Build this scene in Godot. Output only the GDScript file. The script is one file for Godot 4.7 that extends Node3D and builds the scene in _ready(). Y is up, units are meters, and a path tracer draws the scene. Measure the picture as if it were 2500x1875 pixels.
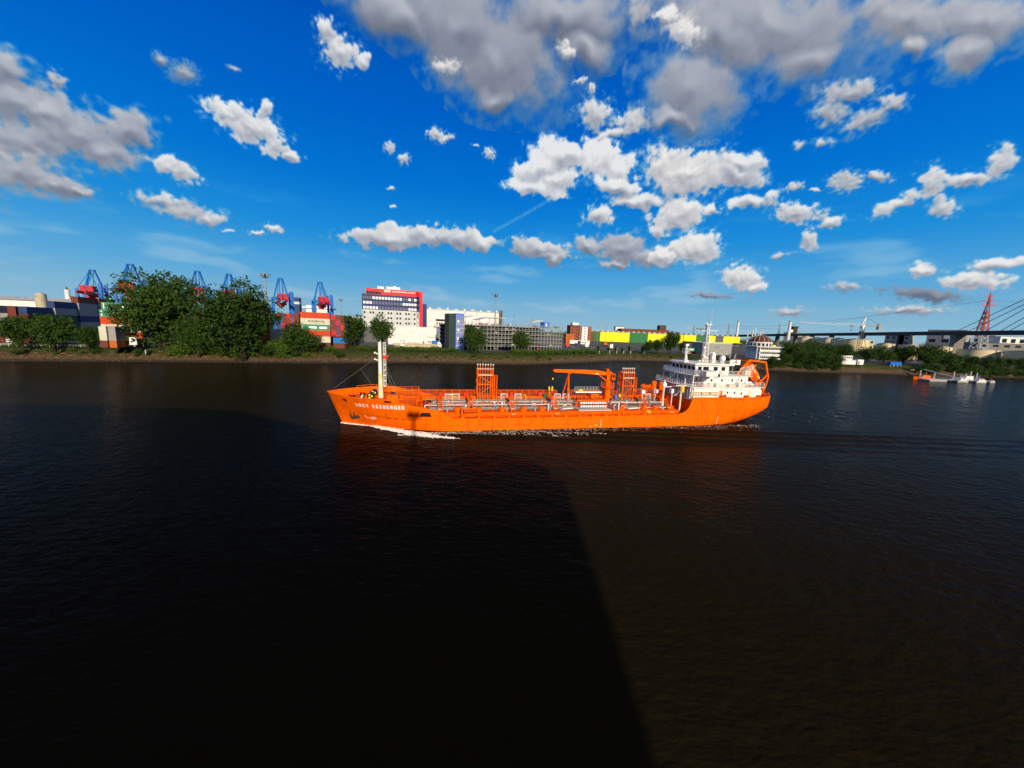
extends Node3D
# A tanker on a tidal river seen from the deck of a passing ship: metres, y up, the camera looks along -z.

const UP := Vector3.UP
const WATER_TOP := 0.0
const YARD := 6.0            # height of the quay land above the water
const SHORE_YAW := 19.0      # the terminal stands square to its shore
var M := {}                  # materials
var K := {}                  # shared meshes
var taken := {}              # names in use, by parent
var rng := RandomNumberGenerator.new()


func _ready() -> void:
	rng.seed = 4711
	# camera
	var cam := Camera3D.new()
	cam.name = "camera"
	add_child(cam)
	cam.position = Vector3(0, 19.5, 0)
	cam.fov = 2.0 * rad_to_deg(atan(937.5 / 880.0))
	cam.near = 0.1
	cam.far = 9000.0
	var p := deg_to_rad(8.45)
	var fw := Vector3(0, -sin(p), -cos(p))
	var r0 := Vector3(1, 0, 0)
	var u0 := Vector3(0, cos(p), -sin(p))
	var roll := deg_to_rad(2.15)
	var rt := r0 * cos(roll) + u0 * sin(roll)
	var up := u0 * cos(roll) - r0 * sin(roll)
	cam.transform.basis = Basis(rt, up, -fw)
	cam.current = true
	# sky and exposure
	var env := Environment.new()
	env.background_mode = Environment.BG_SKY
	var sky := Sky.new()
	var sm := PanoramaSkyMaterial.new()
	sm.panorama = ImageTexture.create_from_image(make_sky())
	sky.sky_material = sm
	env.sky = sky
	env.background_energy_multiplier = 0.76
	env.tonemap_mode = Environment.TONE_MAPPER_LINEAR
	env.tonemap_exposure = 1.15
	env.sdfgi_enabled = true
	env.ssao_enabled = true
	env.ssil_enabled = true
	var we := WorldEnvironment.new()
	we.name = "world_environment"
	we.environment = env
	add_child(we)
	# sun: low evening sun, behind the camera and 18 degrees to its right
	var sun := DirectionalLight3D.new()
	sun.name = "sun"
	sun.light_energy = 1.6
	sun.light_color = Color(1.0, 0.93, 0.80)
	sun.light_angular_distance = 0.8
	sun.shadow_enabled = true
	sun.directional_shadow_max_distance = 900.0
	add_child(sun)
	var az := deg_to_rad(18.0)
	var el := deg_to_rad(20.0)
	var to_sun := Vector3(sin(az) * cos(el), sin(el), cos(az) * cos(el))
	sun.look_at_from_position(to_sun * 100.0, Vector3.ZERO, UP)
	# the place
	make_materials()
	make_water()
	make_land()
	make_passenger_ship()
	make_terminal()
	make_buildings()
	make_right_bank()
	make_vegetation()
	make_tanker()
	make_foam()


# ---------------------------------------------------------------- helpers
class MB:
	var v := PackedVector3Array()
	var n := PackedVector3Array()
	var c := PackedColorArray()
	var col := Color(1, 1, 1)
	var use_col := false

	func tri(a: Vector3, b: Vector3, d: Vector3) -> void:      # clockwise from outside
		var q := (d - a).cross(b - a).normalized()
		v.append_array([a, b, d])
		n.append_array([q, q, q])
		if use_col:
			c.append_array([col, col, col])

	func quad(a: Vector3, b: Vector3, d: Vector3, e: Vector3) -> void:
		var q := (d - a).cross(b - a) + (e - a).cross(d - a)
		q = q.normalized()
		v.append_array([a, b, d, a, d, e])
		n.append_array([q, q, q, q, q, q])
		if use_col:
			c.append_array([col, col, col, col, col, col])

	func quadn(a: Vector3, b: Vector3, d: Vector3, e: Vector3, na: Vector3, nb: Vector3, nd: Vector3, ne: Vector3) -> void:
		v.append_array([a, b, d, a, d, e])
		n.append_array([na, nb, nd, na, nd, ne])
		if use_col:
			c.append_array([col, col, col, col, col, col])

	func box(at: Vector3, s: Vector3, b := Basis.IDENTITY) -> MB:
		var x := b.x * s.x * 0.5
		var y := b.y * s.y * 0.5
		var z := b.z * s.z * 0.5
		quad(at - x + y + z, at + x + y + z, at + x - y + z, at - x - y + z)
		quad(at + x + y - z, at - x + y - z, at - x - y - z, at + x - y - z)
		quad(at + x + y + z, at + x + y - z, at + x - y - z, at + x - y + z)
		quad(at - x + y - z, at - x + y + z, at - x - y + z, at - x - y - z)
		quad(at - x + y - z, at + x + y - z, at + x + y + z, at - x + y + z)
		quad(at - x - y + z, at + x - y + z, at + x - y - z, at - x - y - z)
		return self

	func bb(x0: float, x1: float, y0: float, y1: float, z0: float, z1: float) -> MB:      # box by its bounds
		return box(Vector3(x0 + x1, y0 + y1, z0 + z1) * 0.5, Vector3(x1 - x0, y1 - y0, z1 - z0))

	func beam(a: Vector3, b: Vector3, w: float, h := -1.0) -> MB:
		var d := b - a
		var l := d.length()
		if l < 0.001:
			return self
		d /= l
		var side := d.cross(Vector3.UP)
		if side.length() < 0.05:
			side = d.cross(Vector3.RIGHT)
		side = side.normalized()
		return box((a + b) * 0.5, Vector3(w, h if h > 0.0 else w, l), Basis(side, (-d).cross(side).normalized(), -d))

	func tube(a: Vector3, b: Vector3, r0: float, r1 := -1.0, seg := 8, cap := true) -> MB:
		if r1 < 0.0:
			r1 = r0
		var d := (b - a).normalized()
		var s := d.cross(Vector3.UP)
		if s.length() < 0.05:
			s = d.cross(Vector3.RIGHT)
		s = s.normalized()
		var t := d.cross(s).normalized()
		for i in seg:
			var a0 := TAU * i / seg
			var a1 := TAU * (i + 1) / seg
			var n0 := s * cos(a0) + t * sin(a0)
			var n1 := s * cos(a1) + t * sin(a1)
			quadn(b + n0 * r1, b + n1 * r1, a + n1 * r0, a + n0 * r0, n0, n1, n1, n0)
			if cap:
				if r1 > 0.001:
					tri(b, b + n1 * r1, b + n0 * r1)
				if r0 > 0.001:
					tri(a, a + n0 * r0, a + n1 * r0)
		return self

	func path(pts: Array, r: float, seg := 6) -> MB:
		for i in pts.size() - 1:
			tube(pts[i], pts[i + 1], r, r, seg, true)
		return self

	func ball(at: Vector3, r: Vector3, seg := 10, rings := 6, low := -1.0) -> MB:
		var y0 := asin(low)
		for j in rings:
			var p0 := lerpf(y0, PI / 2, float(j) / rings)
			var p1 := lerpf(y0, PI / 2, float(j + 1) / rings)
			for i in seg:
				var a0 := TAU * i / seg
				var a1 := TAU * (i + 1) / seg
				var q := [Vector3(cos(a0) * cos(p1), sin(p1), sin(a0) * cos(p1)), Vector3(cos(a1) * cos(p1), sin(p1), sin(a1) * cos(p1)), Vector3(cos(a1) * cos(p0), sin(p0), sin(a1) * cos(p0)), Vector3(cos(a0) * cos(p0), sin(p0), sin(a0) * cos(p0))]
				var m := []
				for k in 4:
					m.append((q[k] / r).normalized())
				quadn(at + q[1] * r, at + q[0] * r, at + q[3] * r, at + q[2] * r, m[1], m[0], m[3], m[2])
		return self

	func quad_out(p: Array) -> MB:
		quad(p[3], p[2], p[1], p[0])
		return self

	# a polygon in the plane (x, y) of xf, drawn out along its z from z0 to z1
	func prism(pts: PackedVector2Array, z0: float, z1: float, xf := Transform3D.IDENTITY) -> MB:
		if Geometry2D.is_polygon_clockwise(pts):
			pts = pts.duplicate()
			pts.reverse()
		var idx := Geometry2D.triangulate_polygon(pts)
		for i in range(0, idx.size(), 3):
			var a := pts[idx[i]]
			var b := pts[idx[i + 1]]
			var d := pts[idx[i + 2]]
			if (b - a).cross(d - a) < 0.0:
				var t := b
				b = d
				d = t
			tri(xf * Vector3(a.x, a.y, z1), xf * Vector3(d.x, d.y, z1), xf * Vector3(b.x, b.y, z1))
			tri(xf * Vector3(a.x, a.y, z0), xf * Vector3(b.x, b.y, z0), xf * Vector3(d.x, d.y, z0))
		for i in pts.size():
			var a := pts[i]
			var b := pts[(i + 1) % pts.size()]
			quad(xf * Vector3(b.x, b.y, z1), xf * Vector3(b.x, b.y, z0), xf * Vector3(a.x, a.y, z0), xf * Vector3(a.x, a.y, z1))
		return self

	# rows of points, each row a strip; smooth normals
	func loft(rows: Array, flip := false) -> MB:
		var nr := rows.size()
		var nc: int = rows[0].size()
		var nm := []
		for i in nr:
			var line := []
			for j in nc:
				var du: Vector3 = rows[mini(i + 1, nr - 1)][j] - rows[maxi(i - 1, 0)][j]
				var dv: Vector3 = rows[i][mini(j + 1, nc - 1)] - rows[i][maxi(j - 1, 0)]
				var q := du.cross(dv).normalized()
				line.append(-q if flip else q)
			nm.append(line)
		for i in nr - 1:
			for j in nc - 1:
				if flip:
					quadn(rows[i][j], rows[i + 1][j], rows[i + 1][j + 1], rows[i][j + 1], nm[i][j], nm[i + 1][j], nm[i + 1][j + 1], nm[i][j + 1])
				else:
					quadn(rows[i][j], rows[i][j + 1], rows[i + 1][j + 1], rows[i + 1][j], nm[i][j], nm[i][j + 1], nm[i + 1][j + 1], nm[i + 1][j])
		return self

	func mesh() -> ArrayMesh:
		var a := []
		a.resize(Mesh.ARRAY_MAX)
		a[Mesh.ARRAY_VERTEX] = v
		a[Mesh.ARRAY_NORMAL] = n
		if use_col:
			a[Mesh.ARRAY_COLOR] = c
		var m := ArrayMesh.new()
		m.add_surface_from_arrays(Mesh.PRIMITIVE_TRIANGLES, a)
		return m


func numbered(parent: Node, called: String) -> String:
	var key := str(parent.get_instance_id()) + "/" + called
	var k: int = taken.get(key, 0)
	taken[key] = k + 1
	return called if k == 0 else "%s_%03d" % [called, k]


func put(parent: Node, called: String, mesh: Mesh, m: Material, xf := Transform3D.IDENTITY) -> MeshInstance3D:
	var o := MeshInstance3D.new()
	o.name = numbered(parent, called)
	o.mesh = mesh
	o.material_override = m
	o.transform = xf
	parent.add_child(o)
	return o


func obj(parent: Node, called: String, b: MB, m: Material, xf := Transform3D.IDENTITY) -> MeshInstance3D:
	return put(parent, called, b.mesh(), m, xf)


func tag(o: Node, label: String, category: String, group := "") -> Node:
	o.set_meta("label", label)
	o.set_meta("category", category)
	if group:
		o.set_meta("group", group)
	return o


func thing(called: String, label: String, category: String, at: Vector3, yaw := 0.0, group := "") -> Node3D:
	var o := Node3D.new()
	o.name = numbered(self, called)
	add_child(o)
	o.position = at
	o.rotation.y = deg_to_rad(yaw)
	tag(o, label, category, group)
	return o


func copy(src: Node3D, at: Vector3, yaw: float, label := "", group := "", s := 1.0) -> Node3D:
	var stem := String(src.name).rstrip("0123456789").trim_suffix("_")
	var o: Node3D = src.duplicate()
	o.name = numbered(self, stem)
	add_child(o)
	o.position = at
	o.rotation.y = deg_to_rad(yaw)
	o.scale = Vector3.ONE * s
	if label:
		o.set_meta("label", label)
	if group:
		o.set_meta("group", group)
	return o


func setting(called: String, b: MB, m: Material, kind := "structure") -> MeshInstance3D:
	var o := obj(self, called, b, m)
	o.set_meta("kind", kind)
	return o


func V(x: float, y: float, z: float) -> Vector3:
	return Vector3(x, y, z)


func lettering(text: String, height: float, depth := 0.02, bold := false) -> TextMesh:
	var t := TextMesh.new()
	var f := SystemFont.new()
	f.font_names = PackedStringArray(["Droid Sans"])
	f.font_weight = 700 if bold else 400
	t.font = f
	t.text = text
	t.font_size = 64
	t.pixel_size = height / 46.0
	t.depth = depth
	return t


# ---------------------------------------------------------------- materials
func grain_image(sd: int, freq: float, lo: float, hi: float, octaves := 5, size := 256) -> ImageTexture:
	var f := FastNoiseLite.new()
	f.seed = sd
	f.frequency = freq
	f.fractal_octaves = octaves
	f.noise_type = FastNoiseLite.TYPE_SIMPLEX_SMOOTH
	var im := f.get_seamless_image(size, size)
	im.convert(Image.FORMAT_RGB8)
	var d := im.get_data()
	for i in d.size():
		d[i] = int(255.0 * (lo + (hi - lo) * d[i] / 255.0))
	var out := Image.create_from_data(size, size, false, Image.FORMAT_RGB8, d)
	out.generate_mipmaps()
	return ImageTexture.create_from_image(out)


func streak_image() -> ImageTexture:
	# weather streaks that run down a plate
	var f := FastNoiseLite.new()
	f.seed = 55
	f.frequency = 0.02
	f.fractal_octaves = 5
	var size := 512
	var a := f.get_seamless_image(size, size).get_data()
	f.seed = 56
	f.frequency = 0.012
	var b := f.get_seamless_image(size, size).get_data()
	var d := PackedByteArray()
	for y in size:
		for x in size:
			var s := a[(y / 8) * size + x] / 255.0
			var t := b[y * size + x] / 255.0
			var q := int(255.0 * clampf(1.04 - 0.13 * smoothstep(0.5, 0.85, s) - 0.12 * smoothstep(0.45, 0.9, t), 0.0, 1.0))
			d.append_array([q, q, q])
	var im := Image.create_from_data(size, size, false, Image.FORMAT_RGB8, d)
	im.generate_mipmaps()
	return ImageTexture.create_from_image(im)


func paint(r: float, g: float, b: float, rough := 0.6, tex := "", scale := 0.2, metal := 0.0) -> StandardMaterial3D:
	var m := StandardMaterial3D.new()
	m.albedo_color = Color(r, g, b).linear_to_srgb()
	m.roughness = rough
	m.metallic = metal
	m.metallic_specular = 0.3
	if tex:
		m.albedo_texture = K[tex]
		m.uv1_triplanar = true
		m.uv1_world_triplanar = true
		m.uv1_scale = Vector3.ONE * scale
	return m


func make_materials() -> void:
	K.soft = grain_image(3, 0.012, 0.86, 1.0)
	K.worn = grain_image(7, 0.02, 0.62, 1.0, 6)
	K.rough = grain_image(11, 0.03, 0.3, 1.0, 6)
	K.streak = streak_image()
	M.orange = paint(0.88, 0.122, 0.0005, 0.55, "streak", 0.10)
	M.orange.metallic_specular = 0.15
	M.orange_deck = paint(0.86, 0.108, 0.001, 0.65, "soft", 0.5)
	M.orange_deck.metallic_specular = 0.15
	M.orange_dark = paint(0.42, 0.045, 0.004, 0.6, "worn", 0.5)
	M.red_gear = paint(0.60, 0.03, 0.015, 0.5)
	M.white = paint(0.80, 0.79, 0.77, 0.45, "soft", 0.3)
	M.white_plain = paint(0.80, 0.80, 0.79, 0.5)
	M.cream = paint(0.72, 0.66, 0.42, 0.5, "soft", 0.3)
	M.yellow = paint(0.75, 0.55, 0.03, 0.5)
	M.yellow_hall = paint(0.78, 0.74, 0.01, 0.5, "soft", 0.03)
	M.green_hall = paint(0.02, 0.16, 0.055, 0.55, "soft", 0.03)
	M.olive_hall = paint(0.10, 0.085, 0.03, 0.6, "soft", 0.03)
	M.steel = paint(0.33, 0.32, 0.31, 0.42, "worn", 0.6, 0.3)
	M.grey = paint(0.30, 0.30, 0.30, 0.6, "soft", 0.1)
	M.light_grey = paint(0.55, 0.55, 0.54, 0.6, "soft", 0.1)
	M.dark_grey = paint(0.10, 0.105, 0.11, 0.6, "soft", 0.1)
	M.black = paint(0.012, 0.012, 0.013, 0.5)
	M.rust_metal = paint(0.11, 0.07, 0.04, 0.75, "rough", 0.8)
	M.glass_dark = paint(0.012, 0.014, 0.018, 0.08)
	M.glass_blind = paint(0.74, 0.73, 0.70, 0.35)
	M.glass_mid = paint(0.13, 0.14, 0.17, 0.12)
	M.blue_facade = paint(0.006, 0.022, 0.13, 0.4, "soft", 0.05)
	M.red_facade = paint(0.74, 0.014, 0.018, 0.45, "soft", 0.05)
	M.white_facade = paint(0.72, 0.72, 0.71, 0.5, "soft", 0.05)
	M.panel_facade = paint(0.52, 0.54, 0.55, 0.5, "soft", 0.08)
	M.cream_wall = paint(0.62, 0.56, 0.40, 0.7, "worn", 0.1)
	M.brick = paint(0.34, 0.085, 0.035, 0.8, "worn", 0.08)
	M.brick_dark = paint(0.14, 0.05, 0.03, 0.8, "worn", 0.08)
	M.roof_dark = paint(0.045, 0.04, 0.038, 0.8, "worn", 0.1)
	M.roof_light = paint(0.55, 0.55, 0.55, 0.6, "worn", 0.05)
	M.concrete = paint(0.34, 0.33, 0.31, 0.8, "soft", 0.08)
	M.girder = paint(0.05, 0.052, 0.056, 0.6, "soft", 0.05)  # silhouette shade of the bridge deck is put into this dark colour
	M.concrete_dark = paint(0.19, 0.18, 0.17, 0.8, "soft", 0.08)  # darker copy of concrete: paints shade on parking slabs and bridge piers
	M.asphalt = paint(0.13, 0.122, 0.11, 0.9, "worn", 0.03)
	M.crane_blue = paint(0.015, 0.16, 0.55, 0.45, "soft", 0.05)
	M.crane_red = paint(0.50, 0.018, 0.03, 0.5, "soft", 0.05)
	M.lift_blue = paint(0.07, 0.16, 0.62, 0.4)
	M.dark_green = paint(0.03, 0.055, 0.045, 0.6, "soft", 0.05)
	M.tank = paint(0.66, 0.55, 0.33, 0.5, "soft", 0.03)
	M.tyre = paint(0.015, 0.015, 0.015, 0.8)
	M.bark = paint(0.075, 0.055, 0.038, 0.9, "rough", 0.6)
	M.pole = paint(0.20, 0.20, 0.20, 0.5, "", 1.0, 0.4)
	M.truss_red = paint(0.42, 0.10, 0.10, 0.6)  # red paled so that distance haze is part of the colour
	M.tarp_blue = paint(0.01, 0.14, 0.60, 0.5, "soft", 0.1)
	M.foam = paint(0.74, 0.70, 0.66, 0.9)
	M.wood = paint(0.28, 0.18, 0.08, 0.85, "rough", 0.5)
	M.foliage = leaf_material(0.034, 0.068, 0.008)
	M.foliage_dark = leaf_material(0.026, 0.054, 0.007)
	M.foliage_light = leaf_material(0.062, 0.110, 0.011)
	M.foliage_willow = leaf_material(0.034, 0.064, 0.010)


func leaf_material(r: float, g: float, b: float) -> StandardMaterial3D:
	var m := paint(r, g, b, 0.75)
	m.vertex_color_use_as_albedo = true
	m.backlight_enabled = true
	m.backlight = Color(r * 0.5, g * 0.5, b * 0.3).linear_to_srgb()
	m.cull_mode = BaseMaterial3D.CULL_DISABLED
	return m


# ---------------------------------------------------------------- sky: air and clouds only, as directions in degrees
const SKY_W := 4096
# elevation, red, green, blue of the clear air (sRGB)
const AIR := [[0.0, 0.63, 0.79, 0.865], [3.0, 0.54, 0.755, 0.88], [7.0, 0.36, 0.69, 0.905], [13.0, 0.12, 0.58, 0.905], [20.0, 0.01, 0.475, 0.87], [28.0, 0.0, 0.40, 0.82], [38.0, 0.0, 0.33, 0.74], [55.0, 0.0, 0.27, 0.62], [90.0, 0.0, 0.21, 0.50]]
# each cloud: brightness, softness of its edge, its lobes [azimuth, elevation, four numbers of the inverse of the lobe's ellipse]
const CLOUDS := [
	[0.80,0.45,[[-52.25,20.13,0.882,-0.278,-0.027,-0.820],[-52.29,18.16,0.428,-0.112,0.036,-0.613],[-50.04,17.93,0.497,-0.160,-0.071,-0.703],[-48.58,16.99,0.326,-0.098,-0.037,-0.495],[-45.14,18.13,0.553,-0.047,0.224,-0.636],[-52.06,15.15,0.386,-0.088,0.044,-0.639],[-47.00,15.95,0.383,-0.103,-0.016,-0.737]]],
	[0.85,0.50,[[-49.56,20.60,1.674,-0.933,-0.906,-1.192]]],
	[0.79,0.45,[[-52.35,12.31,0.389,-0.072,0.083,-0.726],[-50.32,12.01,0.573,-0.150,-0.085,-0.898],[-49.30,11.71,0.855,-0.226,-0.223,-2.190]]],
	[0.97,0.40,[[-42.18,16.19,0.844,-0.179,0.095,-1.187],[-41.23,15.80,0.701,-0.339,-0.437,-0.986]]],
	[0.88,0.50,[[-42.89,12.51,0.489,-0.089,0.084,-1.268],[-41.39,11.81,0.404,-0.111,-0.111,-0.965],[-39.32,11.53,0.585,-0.040,0.278,-1.355]]],
	[0.95,0.50,[[-32.81,11.59,1.009,-0.205,-0.060,-2.202],[-34.57,10.76,1.139,-0.063,0.656,-3.866],[-37.31,10.51,1.531,-0.096,0.947,-5.204]]],
	[1.00,0.35,[[-36.82,22.56,0.536,-0.156,0.034,-1.004],[-34.58,21.93,0.335,-0.123,-0.063,-0.653],[-32.91,24.01,1.644,-0.093,0.336,-1.130],[-32.22,20.70,0.640,-0.455,-0.448,-0.702],[-30.80,19.98,0.770,-0.225,-0.055,-1.516]]],
	[0.80,0.90,[[-42.08,25.17,1.870,-1.176,-1.356,-2.397],[-40.35,24.79,1.179,-0.425,-0.010,-1.444],[-35.88,26.67,2.327,-0.881,-0.040,-5.332]]],
	[0.98,0.40,[[-24.25,31.24,0.539,-0.222,-0.034,-0.660],[-26.07,32.71,0.791,-0.809,-0.663,-0.899],[-21.78,31.04,1.222,-0.031,0.342,-1.472]]],
	[0.76,0.70,[[-17.49,35.53,0.211,-0.116,-0.099,-0.591],[-9.02,35.85,0.132,-0.074,-0.081,-0.309],[-3.40,33.81,0.132,-0.089,-0.092,-0.227],[-3.98,30.29,0.389,0.013,0.033,-0.653],[5.35,37.06,0.168,0.012,-0.042,-0.604],[8.42,34.72,0.305,-0.086,-0.189,-0.695]]],
	[0.95,0.60,[[-11.32,32.16,0.521,0.005,0.177,-1.423],[6.08,34.22,0.774,-0.327,-0.488,-1.601]]],
	[0.85,0.60,[[15.28,36.79,0.681,-0.092,-0.204,-0.746]]],
	[0.93,0.45,[[10.69,28.26,0.435,0.034,-0.046,-0.667],[15.94,27.37,0.499,0.046,-0.089,-0.814],[12.81,26.01,0.469,0.182,0.229,-1.484]]],
	[1.05,0.28,[[2.67,22.80,0.253,0.120,0.151,-0.479],[6.12,24.18,0.316,0.020,-0.016,-0.634],[12.10,23.23,0.262,-0.032,-0.110,-0.501],[1.78,20.41,0.278,0.013,0.008,-0.782],[5.05,21.18,0.327,0.019,-0.006,-0.595]]],
	[0.95,0.50,[[-12.21,25.46,0.923,-0.180,-0.044,-1.516],[-10.99,25.03,0.809,0.374,0.949,-2.270],[-18.56,23.13,1.699,-0.022,0.247,-1.513],[-16.61,22.17,1.394,-0.010,0.210,-1.464],[-4.50,23.93,0.864,-1.087,-1.109,-1.204],[-18.39,18.53,1.814,-0.022,0.562,-4.043],[-18.19,16.36,2.469,-0.028,0.848,-6.672],[9.75,30.79,1.954,0.155,-0.134,-2.187],[8.12,31.54,1.177,0.623,0.762,-3.197],[-6.54,24.76,1.707,-0.673,-1.403,-6.184]]],
	[0.98,0.40,[[20.77,22.01,0.418,0.041,-0.071,-0.611],[22.61,21.06,0.259,0.026,-0.055,-0.428],[14.30,20.02,0.293,-0.033,-0.238,-1.068],[17.29,18.30,0.258,0.023,-0.078,-1.057],[22.49,16.07,0.374,0.101,0.057,-0.612],[11.64,16.82,0.477,0.218,0.200,-0.637],[20.42,14.49,0.834,0.077,-0.045,-0.758]]],
	[0.90,0.30,[[-18.23,12.45,0.183,-0.002,0.073,-0.754],[-12.38,13.23,0.270,0.001,0.061,-0.779],[-8.83,13.13,0.265,-0.020,-0.016,-0.811],[-5.46,13.01,0.434,-0.070,-0.111,-0.987]]],
	[0.86,0.30,[[2.96,12.38,0.230,-0.010,-0.055,-0.827],[5.37,11.27,0.357,0.019,0.013,-1.024]]],
	[0.80,0.40,[[10.69,12.74,0.501,-0.058,-0.212,-1.204],[15.44,12.21,0.329,0.026,-0.016,-0.569],[19.60,10.94,0.344,0.031,-0.031,-0.900],[14.88,10.10,0.521,0.040,-0.021,-1.670]]],
	[0.98,0.35,[[24.44,11.87,0.422,0.186,0.182,-0.548]]],
	[0.80,0.70,[[25.27,34.00,0.170,-0.014,-0.150,-0.360],[30.77,33.51,0.135,-0.008,-0.171,-0.340],[22.57,29.67,0.244,0.164,0.080,-0.246],[35.09,29.33,0.364,0.162,0.020,-0.449],[21.01,27.19,0.402,0.043,-0.164,-1.058]]],
	[0.98,0.45,[[20.98,34.60,0.511,-0.186,-0.376,-0.787],[18.91,36.09,0.888,0.101,-0.309,-1.703]]],
	[0.82,0.70,[[42.63,30.03,0.322,-0.001,-0.437,-0.696],[47.88,27.97,0.336,0.053,-0.332,-0.668],[47.54,26.08,0.590,0.368,0.411,-0.546],[43.80,27.88,1.255,0.192,-0.505,-1.224]]],
	[0.85,0.60,[[38.99,25.63,0.417,0.089,-0.237,-1.036],[37.93,24.14,0.680,0.093,-0.213,-0.744],[40.81,22.89,0.503,0.242,0.270,-1.029],[42.73,23.69,1.126,0.163,-0.477,-1.433],[37.28,21.73,1.188,0.333,-0.094,-1.928]]],
	[0.98,0.38,[[23.40,20.92,0.199,0.021,-0.053,-0.385],[29.06,20.40,0.300,-0.045,-0.347,-0.808],[23.40,16.50,0.404,0.041,-0.053,-0.573],[29.14,21.39,0.436,0.051,-0.175,-1.000],[26.91,16.41,1.330,0.145,-0.171,-1.594],[30.94,17.03,0.376,0.115,0.111,-1.284]]],
	[0.90,0.50,[[40.04,17.52,0.710,0.241,0.110,-0.959],[42.52,17.45,0.914,-0.002,-1.049,-2.376],[35.34,17.81,1.270,0.541,0.499,-2.052],[37.40,17.16,2.009,0.261,-1.191,-6.443],[35.14,21.92,1.732,0.751,0.434,-2.447]]],
	[0.95,0.40,[[46.75,15.89,1.181,0.167,-0.169,-0.693],[47.58,13.67,0.878,-0.256,-0.850,-0.924],[44.40,14.47,0.524,0.240,0.594,-1.313],[48.98,15.68,0.773,0.156,-0.212,-1.515],[50.74,16.62,1.280,0.614,0.488,-0.770]]],
	[0.95,0.40,[[36.08,14.98,0.419,0.002,-0.302,-0.977],[39.43,13.59,0.837,0.224,0.114,-1.708],[37.56,11.98,1.440,0.181,-0.100,-0.858]]],
	[0.98,0.35,[[25.68,11.86,0.377,0.200,0.227,-0.508],[21.24,11.08,0.678,0.063,-0.037,-0.935]]],
	[0.98,0.35,[[31.38,7.95,0.413,-0.018,-0.161,-0.671],[33.00,6.69,0.985,0.113,-0.040,-1.194]]],
	[0.62,0.50,[[27.84,5.69,0.519,0.030,-0.231,-3.286],[47.74,5.23,0.438,0.034,-0.324,-1.871]]],
	[0.97,0.40,[[47.26,7.75,1.287,0.177,-0.130,-1.388],[50.69,6.35,0.478,0.067,-0.093,-1.160],[51.83,7.82,0.603,0.125,0.110,-2.180]]],
	[0.82,0.60,[[36.75,3.55,0.537,0.065,-0.003,-2.127],[41.38,6.35,0.627,0.081,-0.108,-2.126],[46.59,3.69,0.345,0.047,-0.037,-2.264],[34.96,10.39,0.885,0.237,0.448,-3.587]]],
]


func air(el: float) -> Vector3:
	for i in AIR.size() - 1:
		if el <= AIR[i + 1][0]:
			var t: float = smoothstep(0.0, 1.0, (el - AIR[i][0]) / (AIR[i + 1][0] - AIR[i][0])) * 0.35 + 0.65 * (el - AIR[i][0]) / (AIR[i + 1][0] - AIR[i][0])
			return Vector3(lerpf(AIR[i][1], AIR[i + 1][1], t), lerpf(AIR[i][2], AIR[i + 1][2], t), lerpf(AIR[i][3], AIR[i + 1][3], t))
	return Vector3(AIR[-1][1], AIR[-1][2], AIR[-1][3])


func make_sky() -> Image:
	var h := SKY_W / 2
	var im := Image.create(SKY_W, h, false, Image.FORMAT_RGB8)
	for y in h:
		var el := 90.0 - (y + 0.5) * 180.0 / h
		var a := air(maxf(el, 0.0))
		im.fill_rect(Rect2i(0, y, SKY_W, 1), Color(a.x, a.y, a.z))
	var data := im.get_data()
	var fine := FastNoiseLite.new()
	fine.seed = 21
	fine.frequency = 1.0
	fine.fractal_octaves = 6
	fine.fractal_gain = 0.58
	var big := FastNoiseLite.new()
	big.seed = 5
	big.frequency = 1.0
	big.fractal_octaves = 2
	wisps(data, h, big)
	for c in CLOUDS:
		draw_cloud(data, h, c[0], c[1], c[2], fine, big, 1)
	# the same weather goes on all round and overhead
	var r := RandomNumberGenerator.new()
	r.seed = 99
	for i in 110:
		var az := r.randf_range(62.0, 298.0)
		var el := 4.0 + 66.0 * pow(r.randf(), 1.3)
		if i > 78:
			az = r.randf_range(-70.0, 70.0)
			el = r.randf_range(47.0, 80.0)
		var sz := r.randf_range(2.5, 7.0) * (0.6 + el / 45.0)
		var lobes := []
		for k in r.randi_range(2, 5):
			var w := sz * r.randf_range(0.5, 1.0)
			var t := w * r.randf_range(0.35, 0.6)
			lobes.append([az + r.randf_range(-1.0, 1.0) * sz, el + r.randf_range(-0.35, 0.35) * sz, 1.0 / w, 0.0, 0.0, 1.0 / t])
		draw_cloud(data, h, r.randf_range(0.66, 1.0), r.randf_range(0.35, 0.6), lobes, fine, big, 6)
	return Image.create_from_data(SKY_W, h, false, Image.FORMAT_RGB8, data)


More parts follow.
